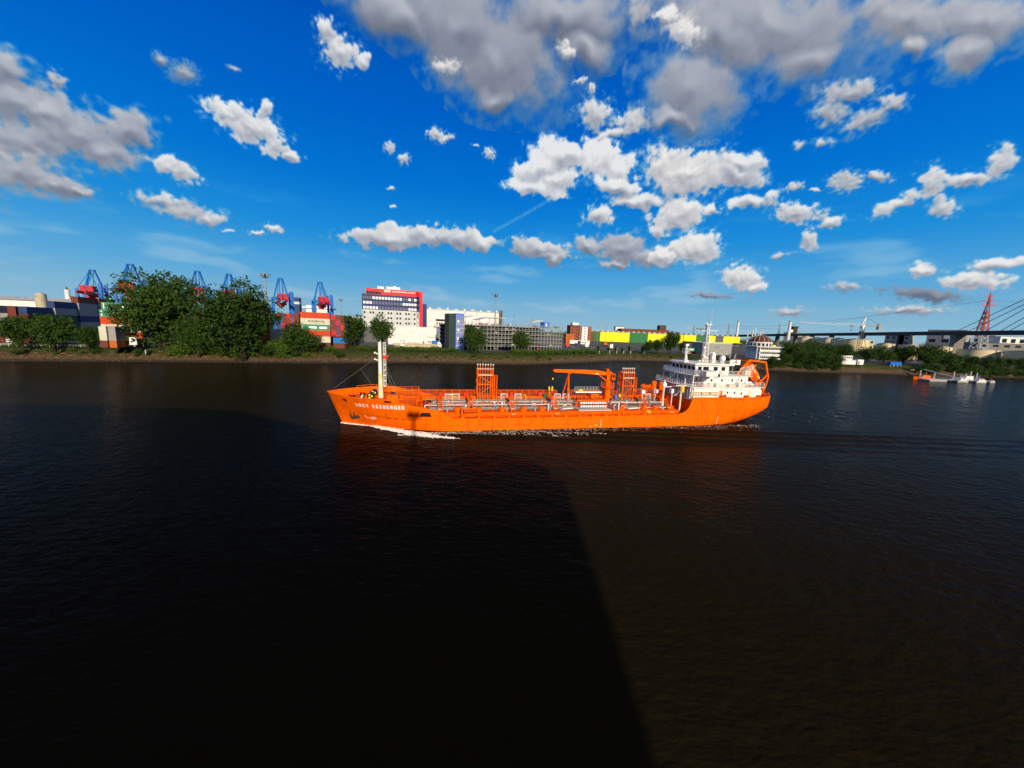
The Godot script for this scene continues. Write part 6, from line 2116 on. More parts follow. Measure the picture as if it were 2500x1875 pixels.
	for q in [V(4.6, 5.56, 0.4), V(3.4, 5.56, 1.7), V(6.0, 5.56, -2.5), V(5.5, 5.56, 3.9), V(10.9, 5.56, 6.3)]:
		var bt := MB.new()
		bt.tube(q + V(-0.3, 0, 0), q + V(-0.3, 0.65, 0), 0.2, 0.2, 10)
		bt.tube(q + V(0.3, 0, 0), q + V(0.3, 0.65, 0), 0.2, 0.2, 10)
		bt.box(q + V(0, 0.06, 0), V(1.2, 0.12, 0.6))
		obj(t, "mooring_bitt", bt, M.black)
	obj(t, "winch", MB.new().tube(V(12.2, 6.2, -0.5), V(12.2, 6.2, 1.0), 0.5, 0.5, 12).box(V(12.2, 5.7, 0.2), V(1.3, 0.3, 2.2)), M.black)
	obj(t, "deck_locker", MB.new().bb(11.6, 13.6, 5.56, 6.75, 2.6, 4.2), M.orange)
	obj(t, "deck_locker", MB.new().bb(13.8, 14.6, 5.56, 6.5, 1.0, 2.2), M.orange_deck)
	var rl := MB.new()
	rail(rl, [V(17.2, 5.56, -7.4), V(17.2, 5.56, -1.2)], 1.05)
	rail(rl, [V(17.2, 5.56, 0.2), V(17.2, 5.56, 7.2)], 1.05)
	rail(rl, [V(12.6, 5.56, 7.4), V(17.2, 5.56, 7.4)], 1.05)
	rail(rl, [V(12.6, 5.56, -7.4), V(17.2, 5.56, -7.4)], 1.05)
	obj(t, "forecastle_rail", rl, M.orange)


func tanker_deck(t: Node3D) -> void:
	var r := RandomNumberGenerator.new()
	r.seed = 66
	obj(t, "cargo_trunk", MB.new().bb(19.0, 74.6, 2.76, 3.6, -6.0, 6.0), M.orange_deck)
	for k in 11:
		put(t, "trunk_stiffener", part_mesh("stiff", func(): return MB.new().prism(PackedVector2Array([Vector2(0, 0), Vector2(0.3, 0), Vector2(0.12, 0.82), Vector2(0, 0.82)]), -0.05, 0.05, Transform3D(Basis(Vector3(0, 0, 1), Vector3(0, 1, 0), Vector3(-1, 0, 0)), Vector3.ZERO))), M.orange_deck, Transform3D(Basis.IDENTITY, V(21.2 + k * 4.9, 2.76, 6.0)))
	# low fishplate rail with triangular knees at the deck edge
	var fp := MB.new()
	for k in 48:
		var u := 25.0 + k
		fp.beam(V(u, 3.42, 7.45), V(u + 1.0, 3.42, 7.45), 0.07)
	obj(t, "deck_edge_rail", fp, M.orange_deck)
	for k in 16:
		put(t, "rail_knee", part_mesh("knee", func(): return MB.new().prism(PackedVector2Array([Vector2(-0.3, 0), Vector2(0.3, 0), Vector2(0.04, 0.66), Vector2(-0.04, 0.66)]), -0.04, 0.04)), M.orange, Transform3D(Basis.IDENTITY, V(26.0 + k * 3.0, 2.76, 7.45)))
	# cargo lines
	var lines := [[-4.6, 4.35, 0.112], [-3.9, 4.35, 0.080], [-3.2, 4.75, 0.112], [-2.4, 5.2, 0.096], [0.6, 5.2, 0.104], [1.2, 4.85, 0.088], [1.7, 5.15, 0.080], [2.2, 4.7, 0.112], [2.8, 4.35, 0.096], [3.3, 4.6, 0.080], [3.8, 4.15, 0.112], [4.4, 4.1, 0.080], [4.9, 4.0, 0.072]]
	var i := 0
	for l in lines:
		var b := MB.new()
		var u0 := 18.6 + r.randf() * 2.0
		var u1 := 49.5 + r.randf() * 2.5
		b.tube(V(u0, l[1], l[0]), V(u1, l[1], l[0]), l[2], l[2], 8)
		b.tube(V(u1, l[1], l[0]), V(u1, 3.6, l[0]), l[2], l[2], 8)
		b.tube(V(u0, l[1], l[0]), V(u0, 3.6, l[0]), l[2], l[2], 8)
		for k in 7:
			var u := lerpf(u0, u1, (k + 0.5) / 7.0)
			b.tube(V(u - 0.05, l[1], l[0]), V(u + 0.05, l[1], l[0]), l[2] * 1.8, l[2] * 1.8, 8)
		obj(t, "cargo_pipe", b, M.steel if i % 4 != 1 else M.white)
		b = MB.new()
		u0 = 58.8 + r.randf() * 2.0
		u1 = 71.0 + r.randf() * 2.6
		b.tube(V(u0, l[1], l[0]), V(u1, l[1], l[0]), l[2], l[2], 8)
		b.tube(V(u1, l[1], l[0]), V(u1, 3.6, l[0]), l[2], l[2], 8)
		b.tube(V(u0, l[1], l[0]), V(u0, 3.6, l[0]), l[2], l[2], 8)
		for k in 4:
			var u := lerpf(u0, u1, (k + 0.5) / 4.0)
			b.tube(V(u - 0.05, l[1], l[0]), V(u + 0.05, l[1], l[0]), l[2] * 1.8, l[2] * 1.8, 8)
		obj(t, "cargo_pipe", b, M.steel if i % 5 != 2 else M.white)
		i += 1
	# pipe supports across the trunk
	for k in 18:
		var u := 20.0 + k * 3.0
		if u > 49.5 and u < 58.0:
			continue
		var b := MB.new()
		for z in [-5.0, -2.0, 0.2, 2.5, 5.2]:
			b.beam(V(u, 3.6, z), V(u, 5.0 if z < 4.0 else 4.2, z), 0.13)
		b.beam(V(u, 4.0, -5.2), V(u, 4.0, 5.4), 0.12)
		b.beam(V(u, 4.55, -5.0), V(u, 4.55, 3.6), 0.12)
		b.beam(V(u, 5.05, -2.6), V(u, 5.05, 2.0), 0.12)
		obj(t, "pipe_support", b, M.orange if k % 2 == 0 else M.light_grey)
	# small bore lines, drains and cable trays that cross the trunk
	for k in 90:
		var u := r.randf_range(18.8, 74.0)
		if u > 49.8 and u < 58.4:
			continue
		var z := r.randf_range(-3.0, 4.6)
		var y := r.randf_range(3.8, 5.3)
		var b := MB.new()
		if k % 3 == 0:
			b.tube(V(u, y, z), V(u, y, z + r.randf_range(0.8, 2.4)), 0.05, 0.05, 5)
		elif k % 3 == 1:
			b.tube(V(u, 3.6, z), V(u, y + 0.5, z), 0.045, 0.045, 5)
		else:
			b.tube(V(u, y, z), V(u + r.randf_range(1.0, 3.5), y, z), 0.05, 0.05, 5)
		obj(t, "small_bore_line", b, [M.orange, M.steel, M.white, M.orange, M.rust_metal][k % 5])
	# pumps, valves and bends between the lines
	for k in 46:
		var u := r.randf_range(19.5, 73.0)
		if u > 49.0 and u < 58.5:
			continue
		var z := r.randf_range(2.0, 5.2)
		var b := MB.new()
		var q := V(u, 3.6, z)
		if k % 3 == 0:
			b.tube(q, q + UP * 0.9, 0.09, 0.09, 7).tube(q + UP * 0.9, q + V(0.5, 0.9, 0), 0.09, 0.09, 7).tube(q + V(0.5, 0.9, 0), q + V(0.5, 0, 0), 0.09, 0.09, 7)
			b.tube(q + V(0.2, 0.9, 0), q + V(0.3, 0.9, 0), 0.2, 0.2, 8)
			obj(t, "pipe_bend", b, M.steel if k % 2 == 0 else M.white)
		elif k % 3 == 1:
			b.tube(q, q + UP * 0.55, 0.22, 0.22, 9).tube(q + UP * 0.55, q + UP * 0.95, 0.04, 0.04, 5).tube(q + V(0, 0.95, 0), q + V(0, 1.0, 0), 0.26, 0.26, 10)
			obj(t, "hand_valve", b, M.red_gear if k % 2 == 0 else M.steel)
		else:
			b.tube(q, q + UP * 1.3, 0.14, 0.14, 8).ball(q + UP * 1.35, V(0.24, 0.2, 0.24), 8, 4)
			obj(t, "vent_head", b, M.orange if k % 2 == 0 else M.white)
	# tank hatches along both edges of the trunk
	for z in [5.0, -5.0]:
		for u in [25.0, 29.2, 34.0, 38.6, 42.5, 60.8, 66.2, 69.0, 73.0]:
			var b := MB.new()
			b.tube(V(u, 3.6, z), V(u, 4.2, z), 0.62, 0.58, 16).tube(V(u, 4.2, z), V(u, 4.3, z), 0.72, 0.72, 16).ball(V(u, 4.3, z), V(0.66, 0.2, 0.66), 14, 3, 0.0)
			obj(t, "tank_hatch", b, M.orange)
	# raised walkway with its rails and the big orange main beside it
	var cw := Node3D.new()
	cw.name = "walkway"
	t.add_child(cw)
	obj(cw, "floor", MB.new().bb(13.0, 66.0, 5.62, 5.7, -1.6, -0.4).prism(PackedVector2Array([Vector2(66, 5.62), Vector2(72.5, 6.35), Vector2(72.5, 6.43), Vector2(66, 5.7)]), -1.6, -0.4), M.orange_deck)
	obj(cw, "main_pipe", MB.new().tube(V(14.5, 5.5, 0.0), V(65.8, 5.5, 0.0), 0.24, 0.24, 12).tube(V(65.8, 5.5, 0.0), V(72.2, 6.25, 0.0), 0.24, 0.24, 12), M.orange)
	for z in [-1.58, -0.42]:
		var b := MB.new()
		rail(b, [V(13.0, 5.7, z), V(29.0, 5.7, z)], 1.25, 4, 1.5)
		rail(b, [V(33.2, 5.7, z), V(47.6, 5.7, z)], 1.25, 4, 1.5)
		rail(b, [V(51.0, 5.7, z), V(62.2, 5.7, z)], 1.25, 4, 1.5)
		rail(b, [V(66.0, 5.7, z), V(72.5, 6.4, z)], 1.25, 4, 1.5)
		obj(cw, "railing", b, M.orange)
	for k in 20:
		put(cw, "leg", part_mesh("cwleg", func(): return MB.new().beam(V(0, 0, -0.6), V(0, 2.0, -0.6), 0.12).beam(V(0, 0, 0.6), V(0, 2.0, 0.6), 0.12).beam(V(0, 1.0, -0.6), V(0, 1.9, 0.6), 0.08)), M.orange, Transform3D(Basis.IDENTITY, V(14.0 + k * 3.0, 3.6 if k > 1 else 3.6, -1.0)))
	# steps over the lines
	for u in [17.8, 21.6, 27.6, 36.2, 45.4, 66.8, 72.4]:
		var b := MB.new()
		ladder(b, V(u, 2.76, 6.6), V(u, 5.7, 3.6), V(0.8, 0, 0), 9, 0.1)
		rail(b, [V(u - 0.42, 5.7, 3.6), V(u - 0.42, 5.7, -0.4)], 1.0, 2, 1.2)
		rail(b, [V(u + 0.42, 5.7, 3.6), V(u + 0.42, 5.7, -0.4)], 1.0, 2, 1.2)
		b.bb(u - 0.42, u + 0.42, 5.62, 5.7, -0.4, 3.6)
		for s in [-0.42, 0.42]:
			b.beam(V(u + s, 3.7, 6.6), V(u + s, 6.6, 3.6), 0.06)
		obj(t, "step_bridge", b, M.orange)
		obj(t, "step_tread", MB.new().box(V(u, 4.15, 5.3), V(0.9, 0.1, 0.5)).box(V(u, 3.25, 6.2), V(0.9, 0.1, 0.5)), M.cream)
	# bright hoops, boxes and goose necks standing by the walkway
	for u in [23.4, 24.9, 35.2, 38.3, 47.3, 49.3, 69.8]:
		var b := MB.new()
		b.beam(V(u - 0.7, 5.2, 0.7), V(u - 0.7, 6.4, 0.7), 0.1)
		b.beam(V(u + 0.7, 5.2, 0.7), V(u + 0.7, 6.4, 0.7), 0.1)
		b.beam(V(u - 0.75, 6.4, 0.7), V(u + 0.75, 6.4, 0.7), 0.12)
		for k in 5:
			b.beam(V(u - 0.5 + k * 0.25, 5.3, 0.7), V(u - 0.5 + k * 0.25, 6.38, 0.7), 0.045)
		obj(t, "hose_rack_hoop", b, M.white)
	for q in [[21.9, 6.1, 0.75], [27.1, 6.0, 0.95], [36.9, 6.2, 0.7], [43.4, 6.1, 0.8]]:
		obj(t, "fire_box", MB.new().box(V(q[0], q[1] + 0.1, 0.1), V(q[2], 0.8, 0.45)).box(V(q[0], q[1] - 0.45, 0.1), V(0.12, 0.35, 0.12)), M.red_gear)
	for u in [24.2, 40.0]:
		obj(t, "goose_neck_vent", MB.new().path([V(u, 3.6, 0.9), V(u, 6.0, 0.9), V(u - 0.15, 6.25, 0.9), V(u - 0.6, 6.25, 0.9)], 0.09), M.yellow)
	obj(t, "green_reel", MB.new().tube(V(44.6, 5.95, 0.3), V(44.6, 5.95, 0.6), 0.45, 0.45, 14), M.green_hall)
	obj(t, "yellow_reel", MB.new().tube(V(62.6, 6.0, 0.5), V(62.6, 6.0, 0.85), 0.42, 0.42, 14), M.yellow)
	obj(t, "blue_drum", MB.new().tube(V(61.4, 5.3, 0.9), V(61.4, 6.2, 0.9), 0.36, 0.36, 12), M.lift_blue)
	obj(t, "yellow_frame", rail(MB.new(), [V(65.7, 2.9, 6.9), V(66.6, 2.9, 6.9)], 1.0, 3, 0.45, 0.05), M.yellow)
	# portal frame at the deck edge
	var pf := MB.new()
	for u in [25.7, 28.9]:
		pf.beam(V(u, 2.8, 7.3), V(u, 4.7, 7.3), 0.22)
		pf.beam(V(u, 4.6, 7.3), V(u, 4.6, 6.2), 0.2)
	pf.beam(V(25.6, 4.65, 7.3), V(29.0, 4.65, 7.3), 0.22)
	pf.beam(V(25.7, 3.6, 7.2), V(28.9, 3.6, 7.2), 0.25)
	obj(t, "portal_frame", pf, M.orange)
	obj(t, "fender_roller", MB.new().tube(V(26.1, 3.25, 7.25), V(28.5, 3.25, 7.25), 0.28, 0.28, 10).tube(V(26.1, 4.15, 7.25), V(28.5, 4.15, 7.25), 0.2, 0.2, 10), M.orange_deck)
	# manifold: two rows of pale flanges over a drip tray
	var mf := Node3D.new()
	mf.name = "manifold"
	t.add_child(mf)
	obj(mf, "drip_tray", MB.new().bb(50.6, 58.2, 3.55, 3.75, 2.6, 5.6), M.light_grey)
	for k in 11:
		for j in 2:
			var q := V(51.5 + k * 0.56 + j * 0.28, 4.35 + j * 0.62, 4.3 - j * 0.8)
			put(mf, "flange", part_mesh("flange", func(): return MB.new().tube(V(0, 0, -0.9), V(0, 0, 0.25), 0.13, 0.13, 8).tube(V(0, 0, 0.25), V(0, 0, 0.36), 0.24, 0.24, 10)), M.white, Transform3D(Basis.IDENTITY, q))
	var mh := MB.new()
	mh.beam(V(51.0, 5.45, 3.2), V(58.0, 5.45, 3.2), 0.22, 0.25)
	for k in 5:
		mh.beam(V(51.0 + k * 1.75, 3.7, 3.2), V(51.0 + k * 1.75, 5.4, 3.2), 0.16)
	obj(mf, "manifold_frame", mh, M.orange)
	for k in 14:
		obj(mf, "control_valve", MB.new().tube(V(51.2 + k * 0.5, 5.5, 1.6), V(51.2 + k * 0.5, 5.9 + r.randf() * 0.35, 1.6), 0.16, 0.12, 7), [M.orange, M.red_gear, M.orange_deck][k % 3])
	obj(mf, "gear_locker", MB.new().bb(55.0, 56.8, 5.55, 6.4, 0.4, 1.6), M.orange)
	obj(t, "stowed_gangway", MB.new().box(V(54.9, 6.72, 0.0), V(6.4, 0.26, 0.9)), M.white)
	obj(t, "gangway_rail", rail(MB.new(), [V(51.8, 6.85, -0.5), V(58.0, 6.85, -0.5)], 0.95, 3, 0.7), M.light_grey)
	obj(t, "yellow_chest", MB.new().box(V(53.1, 7.1, -0.2), V(0.95, 0.38, 0.5)), M.yellow)
	# cross hoses lying on the trunk
	for q in [[48.2, 4.0, 5.2, 2.2], [47.2, 3.9, 5.8, 1.9], [63.4, 3.95, 5.4, 2.4], [63.6, 4.15, 5.0, 2.0]]:
		obj(t, "cargo_hose", MB.new().tube(V(q[0] - q[3] * 0.5, q[1], q[2]), V(q[0] + q[3] * 0.5, q[1] + 0.12, q[2]), 0.15, 0.15, 8), M.white if q[3] > 2.1 else M.steel)
	# winch deck and stores before the house
	for q in [V(73.6, 5.2, -3.0), V(74.9, 5.2, -1.8)]:
		obj(t, "vent_tower", MB.new().tube(V(q.x, 3.6, q.z), V(q.x, 8.7, q.z), 0.62, 0.62, 14).ball(V(q.x, 8.7, q.z), V(0.62, 0.3, 0.62), 12, 3, 0.0), M.orange)
	for k in 5:
		obj(t, "mushroom_vent", MB.new().tube(V(70.6 + k * 0.55, 5.6, -3.4), V(70.6 + k * 0.55, 7.6 + r.randf() * 0.6, -3.4), 0.16, 0.16, 8).tube(V(70.6 + k * 0.55, 7.4, -3.4), V(70.6 + k * 0.55, 7.8, -3.4), 0.28, 0.28, 8), M.orange)
	obj(t, "winch_platform", MB.new().bb(69.8, 76.0, 5.4, 5.6, -5.4, -1.7).beam(V(70.2, 3.6, -3), V(70.2, 5.4, -3), 0.2).beam(V(75.6, 3.6, -3), V(75.6, 5.4, -3), 0.2), M.orange_deck)
	for q in [[68.0, 7.0, 0.9, 0.8], [71.3, 7.2, 1.0, 0.9], [74.5, 7.5, 1.0, 0.95]]:
		obj(t, "stores_box", MB.new().box(V(q[0], q[1], 1.2 if q[0] < 74.0 else 3.0), V(q[2], q[3], 0.9)).beam(V(q[0], 3.6, 1.2 if q[0] < 74.0 else 3.0), V(q[0], q[1] - 0.3, 1.2 if q[0] < 74.0 else 3.0), 0.2), M.white)


func part_mesh(key: String, maker: Callable) -> Mesh:
	if not K.has(key):
		K[key] = maker.call().mesh()
	return K[key]


func tanker_racks_and_crane(t: Node3D) -> void:
	# two towers of loading hoses
	for spec in [[29.2, 3.4, 12.85], [62.6, 3.0, 12.5]]:
		var u0: float = spec[0]
		var wd: float = spec[1]
		var top: float = spec[2]
		var rk := Node3D.new()
		rk.name = numbered(t, "hose_tower")
		t.add_child(rk)
		rk.position = V(u0, 3.6, 0.0)
		var h := top - 3.6
		var fr := MB.new()
		for z in [-1.1, 1.1]:
			for x in [0.2, wd]:
				fr.beam(V(x, 0, z), V(x, h - 1.2, z), 0.17)
			for y in [h * 0.27, h * 0.53, h - 2.4, h - 1.2]:
				fr.beam(V(0.1, y, z), V(wd + 0.1, y, z), 0.16)
			fr.beam(V(0.2, h * 0.27, z), V(wd, h * 0.53, z), 0.1)
			fr.beam(V(wd, h * 0.53, z), V(0.2, h - 2.4, z), 0.1)
		for x in [0.2, wd]:
			for y in [h * 0.27, h * 0.53, h - 2.4, h - 1.2]:
				fr.beam(V(x, y, -1.1), V(x, y, 1.1), 0.14)
		obj(rk, "frame", fr, M.orange)
		obj(rk, "service_ladder", rail(ladder(MB.new(), V(wd + 0.7, 0.6, 0.6), V(wd + 0.7, h - 2.4, 0.6), V(0.5, 0, 0.2), 16, 0.08), [V(wd + 0.15, h - 2.4, 0.9), V(wd + 0.95, h - 2.4, 0.9)], 0.05, 1, 0.8), M.orange)
		for k in 7:
			var x := 0.15 + (wd - 0.1) * k / 6.0
			obj(rk, "hose", MB.new().tube(V(x, 1.4, 0.75), V(x, h - 0.25, 0.75), 0.11, 0.11, 8), M.steel if k % 2 == 0 else M.orange_deck)
			obj(rk, "hose_end", MB.new().tube(V(x, h - 0.25, 0.75), V(x, h, 0.75), 0.19, 0.12, 8).tube(V(x, h - 1.1, 0.75), V(x, h - 0.95, 0.75), 0.17, 0.17, 8), M.white)
			obj(rk, "hose", MB.new().tube(V(x + 0.22, 1.6, -0.5), V(x + 0.22, h - 0.9, -0.5), 0.10, 0.10, 7), M.orange_deck)
		obj(rk, "top_bar", MB.new().beam(V(0.3, h - 2.3, 1.2), V(wd - 0.1, h - 2.3, 1.2), 0.16), M.cream)
	# deck crane, its jib laid forward on the crutch
	var cr := Node3D.new()
	cr.name = "deck_crane"
	t.add_child(cr)
	cr.position = V(59.3, 2.76, 0.6)
	obj(cr, "pedestal", MB.new().tube(V(0, 0, 0), V(0, 5.1, 0), 0.72, 0.62, 18), M.orange)
	var pl := MB.new()
	pl.tube(V(0, 5.1, 0), V(0, 5.25, 0), 1.5, 1.5, 18)
	for k in 14:
		var a0 := TAU * k / 14
		var a1 := TAU * (k + 1) / 14
		pl.beam(V(cos(a0) * 1.45, 5.25, sin(a0) * 1.45), V(cos(a0) * 1.45, 6.3, sin(a0) * 1.45), 0.06)
		for y in [5.75, 6.3]:
			pl.beam(V(cos(a0) * 1.45, y, sin(a0) * 1.45), V(cos(a1) * 1.45, y, sin(a1) * 1.45), 0.06)
	obj(cr, "platform", pl, M.orange)
	obj(cr, "slewing_column", MB.new().tube(V(0, 5.25, 0), V(0.05, 7.0, 0), 0.66, 0.58, 16).prism(PackedVector2Array([Vector2(-0.55, 6.8), Vector2(0.75, 6.8), Vector2(0.85, 8.5), Vector2(0.2, 8.9), Vector2(-0.5, 8.3)]), -0.55, 0.55), M.orange)
	obj(cr, "operator_cab", MB.new().bb(0.3, 1.1, 7.0, 8.4, 0.56, 1.3), M.orange_deck)
	obj(cr, "cab_window", MB.new().bb(0.42, 0.98, 7.6, 8.2, 1.3, 1.33), M.glass_dark)
	var jib := PackedVector2Array([Vector2(0.3, 7.95), Vector2(0.3, 8.55), Vector2(-2.6, 9.0), Vector2(-6.0, 9.12), Vector2(-13.0, 9.12), Vector2(-13.3, 8.9), Vector2(-13.0, 8.55), Vector2(-6.0, 8.3), Vector2(-2.6, 8.05)])
	obj(cr, "jib", MB.new().prism(jib, -0.32, 0.32), M.orange)
	obj(cr, "jib_plate", MB.new().bb(-3.3, -2.6, 8.15, 8.4, 0.325, 0.34), M.cream)
	obj(cr, "luffing_cylinder", MB.new().tube(V(-0.4, 6.6, 0), V(-2.3, 8.0, 0), 0.17, 0.12, 10), M.orange)
	obj(cr, "winch_drum", MB.new().tube(V(-0.35, 9.1, -0.4), V(-0.35, 9.1, 0.4), 0.34, 0.34, 12), M.orange_deck)
	obj(cr, "hook_wire", MB.new().tube(V(-13.1, 8.6, 0), V(-13.25, 6.3, 0), 0.03, 0.03, 4).tube(V(-13.25, 5.2, 0), V(-13.2, 6.0, 0), 0.05, 0.05, 5), M.black)
	obj(cr, "hook_block", MB.new().ball(V(-13.25, 7.0, 0), V(0.17, 0.26, 0.17), 8, 6).tube(V(-13.3, 4.3, 0), V(-13.25, 5.3, 0), 0.16, 0.22, 8), M.yellow)
	# crutch that carries the jib
	var cu := MB.new()
	var apex := V(49.75, 11.0, 0.6)
	for f in [V(48.35, 3.6, -0.6), V(49.3, 3.6, 1.8), V(50.3, 3.6, 0.2)]:
		cu.tube(f, apex, 0.15, 0.13, 8)
	cu.beam(V(49.2, 7.6, 0.9), V(50.1, 7.6, 0.4), 0.12)
	cu.box(apex + UP * 0.08, V(0.7, 0.16, 0.9))
	obj(t, "jib_crutch", cu, M.truss_orange if M.has("truss_orange") else M.orange_deck)
	obj(t, "fall_pole", MB.new().tube(V(45.6, 5.7, 0.4), V(45.4, 7.4, 0.4), 0.06, 0.06, 6).tube(V(45.42, 7.3, 0.4), V(45.36, 8.0, 0.4), 0.22, 0.16, 8), M.yellow)


func wall_window(parent: Node, at: Vector3, w: float, h: float, yaw := 0.0, frame: Material = null, glass: Material = null, lean := 0.0) -> MeshInstance3D:
	# a pane set in a frame that stands proud of the wall; faces local +z turned by yaw
	var xf := Transform3D(Basis(UP, deg_to_rad(yaw)) * Basis(Vector3.RIGHT, deg_to_rad(lean)), at)
	var p := put(parent, "window", part_mesh("pane%.2f_%.2f" % [w, h], func(): return MB.new().bb(-w * 0.5, w * 0.5, -h * 0.5, h * 0.5, -0.04, 0.03)), glass if glass else M.glass_dark, xf)
	put(p, "frame", part_mesh("frame%.2f_%.2f" % [w, h], func():
		var f := minf(0.09, minf(w, h) * 0.12)
		return MB.new().bb(-w * 0.5 - f, w * 0.5 + f, h * 0.5, h * 0.5 + f, -0.04, 0.07).bb(-w * 0.5 - f, w * 0.5 + f, -h * 0.5 - f, -h * 0.5, -0.04, 0.07).bb(-w * 0.5 - f, -w * 0.5, -h * 0.5, h * 0.5, -0.04, 0.07).bb(w * 0.5, w * 0.5 + f, -h * 0.5, h * 0.5, -0.04, 0.07)), frame if frame else M.white)
	return p


func tanker_house(t: Node3D) -> void:
	var h := Node3D.new()
	h.name = "deckhouse"
	t.add_child(h)
	obj(h, "lower_tier", MB.new().bb(77.4, 95.5, 5.91, 8.95, -6.4, 6.4), M.white)
	obj(h, "middle_tier", MB.new().bb(80.7, 92.6, 8.96, 11.45, -5.4, 5.4), M.white)
	obj(h, "boat_deck_slab", MB.new().bb(76.4, 96.2, 8.86, 8.97, -6.7, 6.7), M.white)
	obj(h, "bridge_deck_slab", MB.new().bb(77.6, 93.4, 11.38, 11.5, -5.7, 5.7), M.white)
	# wheelhouse: front windows lean out
	var wh := PackedVector2Array([Vector2(79.3, 11.5), Vector2(88.0, 11.5), Vector2(88.0, 13.72), Vector2(78.95, 13.72), Vector2(79.3, 12.45)])
	obj(h, "wheelhouse", MB.new().prism(wh, -4.3, 4.3), M.white)
	obj(h, "wheelhouse_roof", MB.new().prism(PackedVector2Array([Vector2(78.5, 13.75), Vector2(89.0, 13.73), Vector2(89.0, 14.05), Vector2(79.0, 14.2), Vector2(78.3, 13.95)]), -4.8, 4.8), M.white)
	for k in 6:
		var z := -3.55 + k * 1.42
		wall_window(h, V(79.08, 13.0, z), 1.08, 0.95, -90.0, M.white, M.glass_dark, 15.0)
	for q in [[79.95, 1.0], [81.6, 1.5], [84.2, 1.1], [86.3, 1.0]]:
		wall_window(h, V(q[0] + 0.1, 12.95, 4.32), q[1], 0.9)
	for q in [[80.05, 1.0], [81.7, 1.5], [84.3, 1.1]]:
		wall_window(h, V(q[0], 12.95, -4.32), q[1], 0.9, 180.0)
	# bridge wings with their fronts
	for s in [1.0, -1.0]:
		obj(h, "bridge_wing", MB.new().bb(79.2, 82.2, 11.5, 11.62, minf(s * 5.71, s * 7.6), maxf(s * 5.71, s * 7.6)).bb(79.2, 82.2, 11.62, 12.65, minf(s * 7.5, s * 7.6), maxf(s * 7.5, s * 7.6)).bb(79.2, 79.3, 11.62, 12.65, minf(s * 4.4, s * 7.49), maxf(s * 4.4, s * 7.49)).bb(82.1, 82.2, 11.62, 12.65, minf(s * 4.4, s * 7.49), maxf(s * 4.4, s * 7.49)), M.white)
		obj(h, "wing_bracket", MB.new().prism(PackedVector2Array([Vector2(5.4, 11.36), Vector2(7.5, 11.49), Vector2(5.4, 9.9)]), 80.4, 80.6, Transform3D(Basis(Vector3(0, 0, s), UP, Vector3(1, 0, 0) * -s), V(0 if s < 0 else 161.0, 0, 0)) if false else Transform3D.IDENTITY.scaled(Vector3.ONE) * Transform3D(Basis(Vector3(0, 0, s), UP, Vector3(1, 0, 0)), Vector3.ZERO)), M.white)
	# doors, windows and ports of the sides
	for q in [[82.6, 10.4], [85.4, 10.4], [88.2, 10.4], [90.8, 10.4]]:
		wall_window(h, V(q[0], q[1], 5.42), 0.42, 0.55)
	wall_window(h, V(83.9, 12.3 - 0.75, 5.72), 1.05, 0.7)
	for q in [[79.4, 7.6], [81.6, 7.6], [86.4, 7.7], [88.3, 7.7], [90.2, 7.5]]:
		wall_window(h, V(q[0], q[1], 6.42), 0.38, 0.5)
	for u in [84.2, 92.2]:
		obj(h, "door", MB.new().bb(u, u + 0.8, 6.2, 8.1, 6.41, 6.46), M.orange_deck if u < 90 else M.cream)
	# front of the house: ribs, pipes, stairs and open rails
	for k in 13:
		var z := -6.0 + k
		obj(h, "front_rib", MB.new().bb(77.22, 77.39, 5.95, 8.84, z - 0.06, z + 0.06).bb(80.52, 80.69, 9.0, 11.36, z * 0.86 - 0.06, z * 0.86 + 0.06), M.white)
	for k in 8:
		wall_window(h, V(80.66, 10.35, -4.4 + k * 1.25), 0.5, 0.6, -90.0, M.white, M.glass_dark)
		wall_window(h, V(77.36, 7.7, -5.0 + k * 1.42), 0.45, 0.6, -90.0, M.white, M.glass_dark)
	var rl := MB.new()
	rail(rl, [V(76.5, 8.97, 6.6), V(76.5, 8.97, -6.6)], 1.05, 3, 0.8, 0.05)
	rail(rl, [V(76.5, 8.97, 6.6), V(80.4, 8.97, 6.6)], 1.05, 3, 0.8, 0.05)
	rail(rl, [V(76.5, 8.97, -6.6), V(80.4, 8.97, -6.6)], 1.05, 3, 0.8, 0.05)
	rail(rl, [V(77.7, 11.5, 5.6), V(77.7, 11.5, -5.6)], 1.05, 3, 0.8, 0.05)
	rail(rl, [V(77.7, 11.5, 5.6), V(79.1, 11.5, 5.6)], 1.05, 3, 0.8, 0.05)
	rail(rl, [V(77.7, 11.5, -5.6), V(79.1, 11.5, -5.6)], 1.05, 3, 0.8, 0.05)
	obj(h, "front_railing", rl, M.white)
	var ra := MB.new()
	rail(ra, [V(88.4, 11.5, 5.6), V(93.3, 11.5, 5.6), V(93.3, 11.5, -5.6)], 1.05, 3, 1.0, 0.04)
	rail(ra, [V(82.4, 11.5, 5.65), V(88.0, 11.5, 5.65)], 1.05, 3, 1.0, 0.04)
	rail(ra, [V(92.8, 8.97, 6.6), V(96.1, 8.97, 6.6)], 1.05, 3, 1.0, 0.04)
	obj(h, "aft_railing", ra, M.white)
	for z in [-6.3, -3.2, 0.0, 3.2, 6.3]:
		obj(h, "deck_post", MB.new().beam(V(76.6, 5.95, z), V(76.6, 8.85, z), 0.2), M.white)
		obj(h, "deck_post", MB.new().beam(V(77.8, 8.98, z * 0.86), V(77.8, 11.36, z * 0.86), 0.18), M.white)
	obj(h, "front_stair", ladder(MB.new(), V(76.2, 5.95, 1.6), V(77.4, 8.9, 3.6), V(0.7, 0, -0.3), 10, 0.1), M.white)
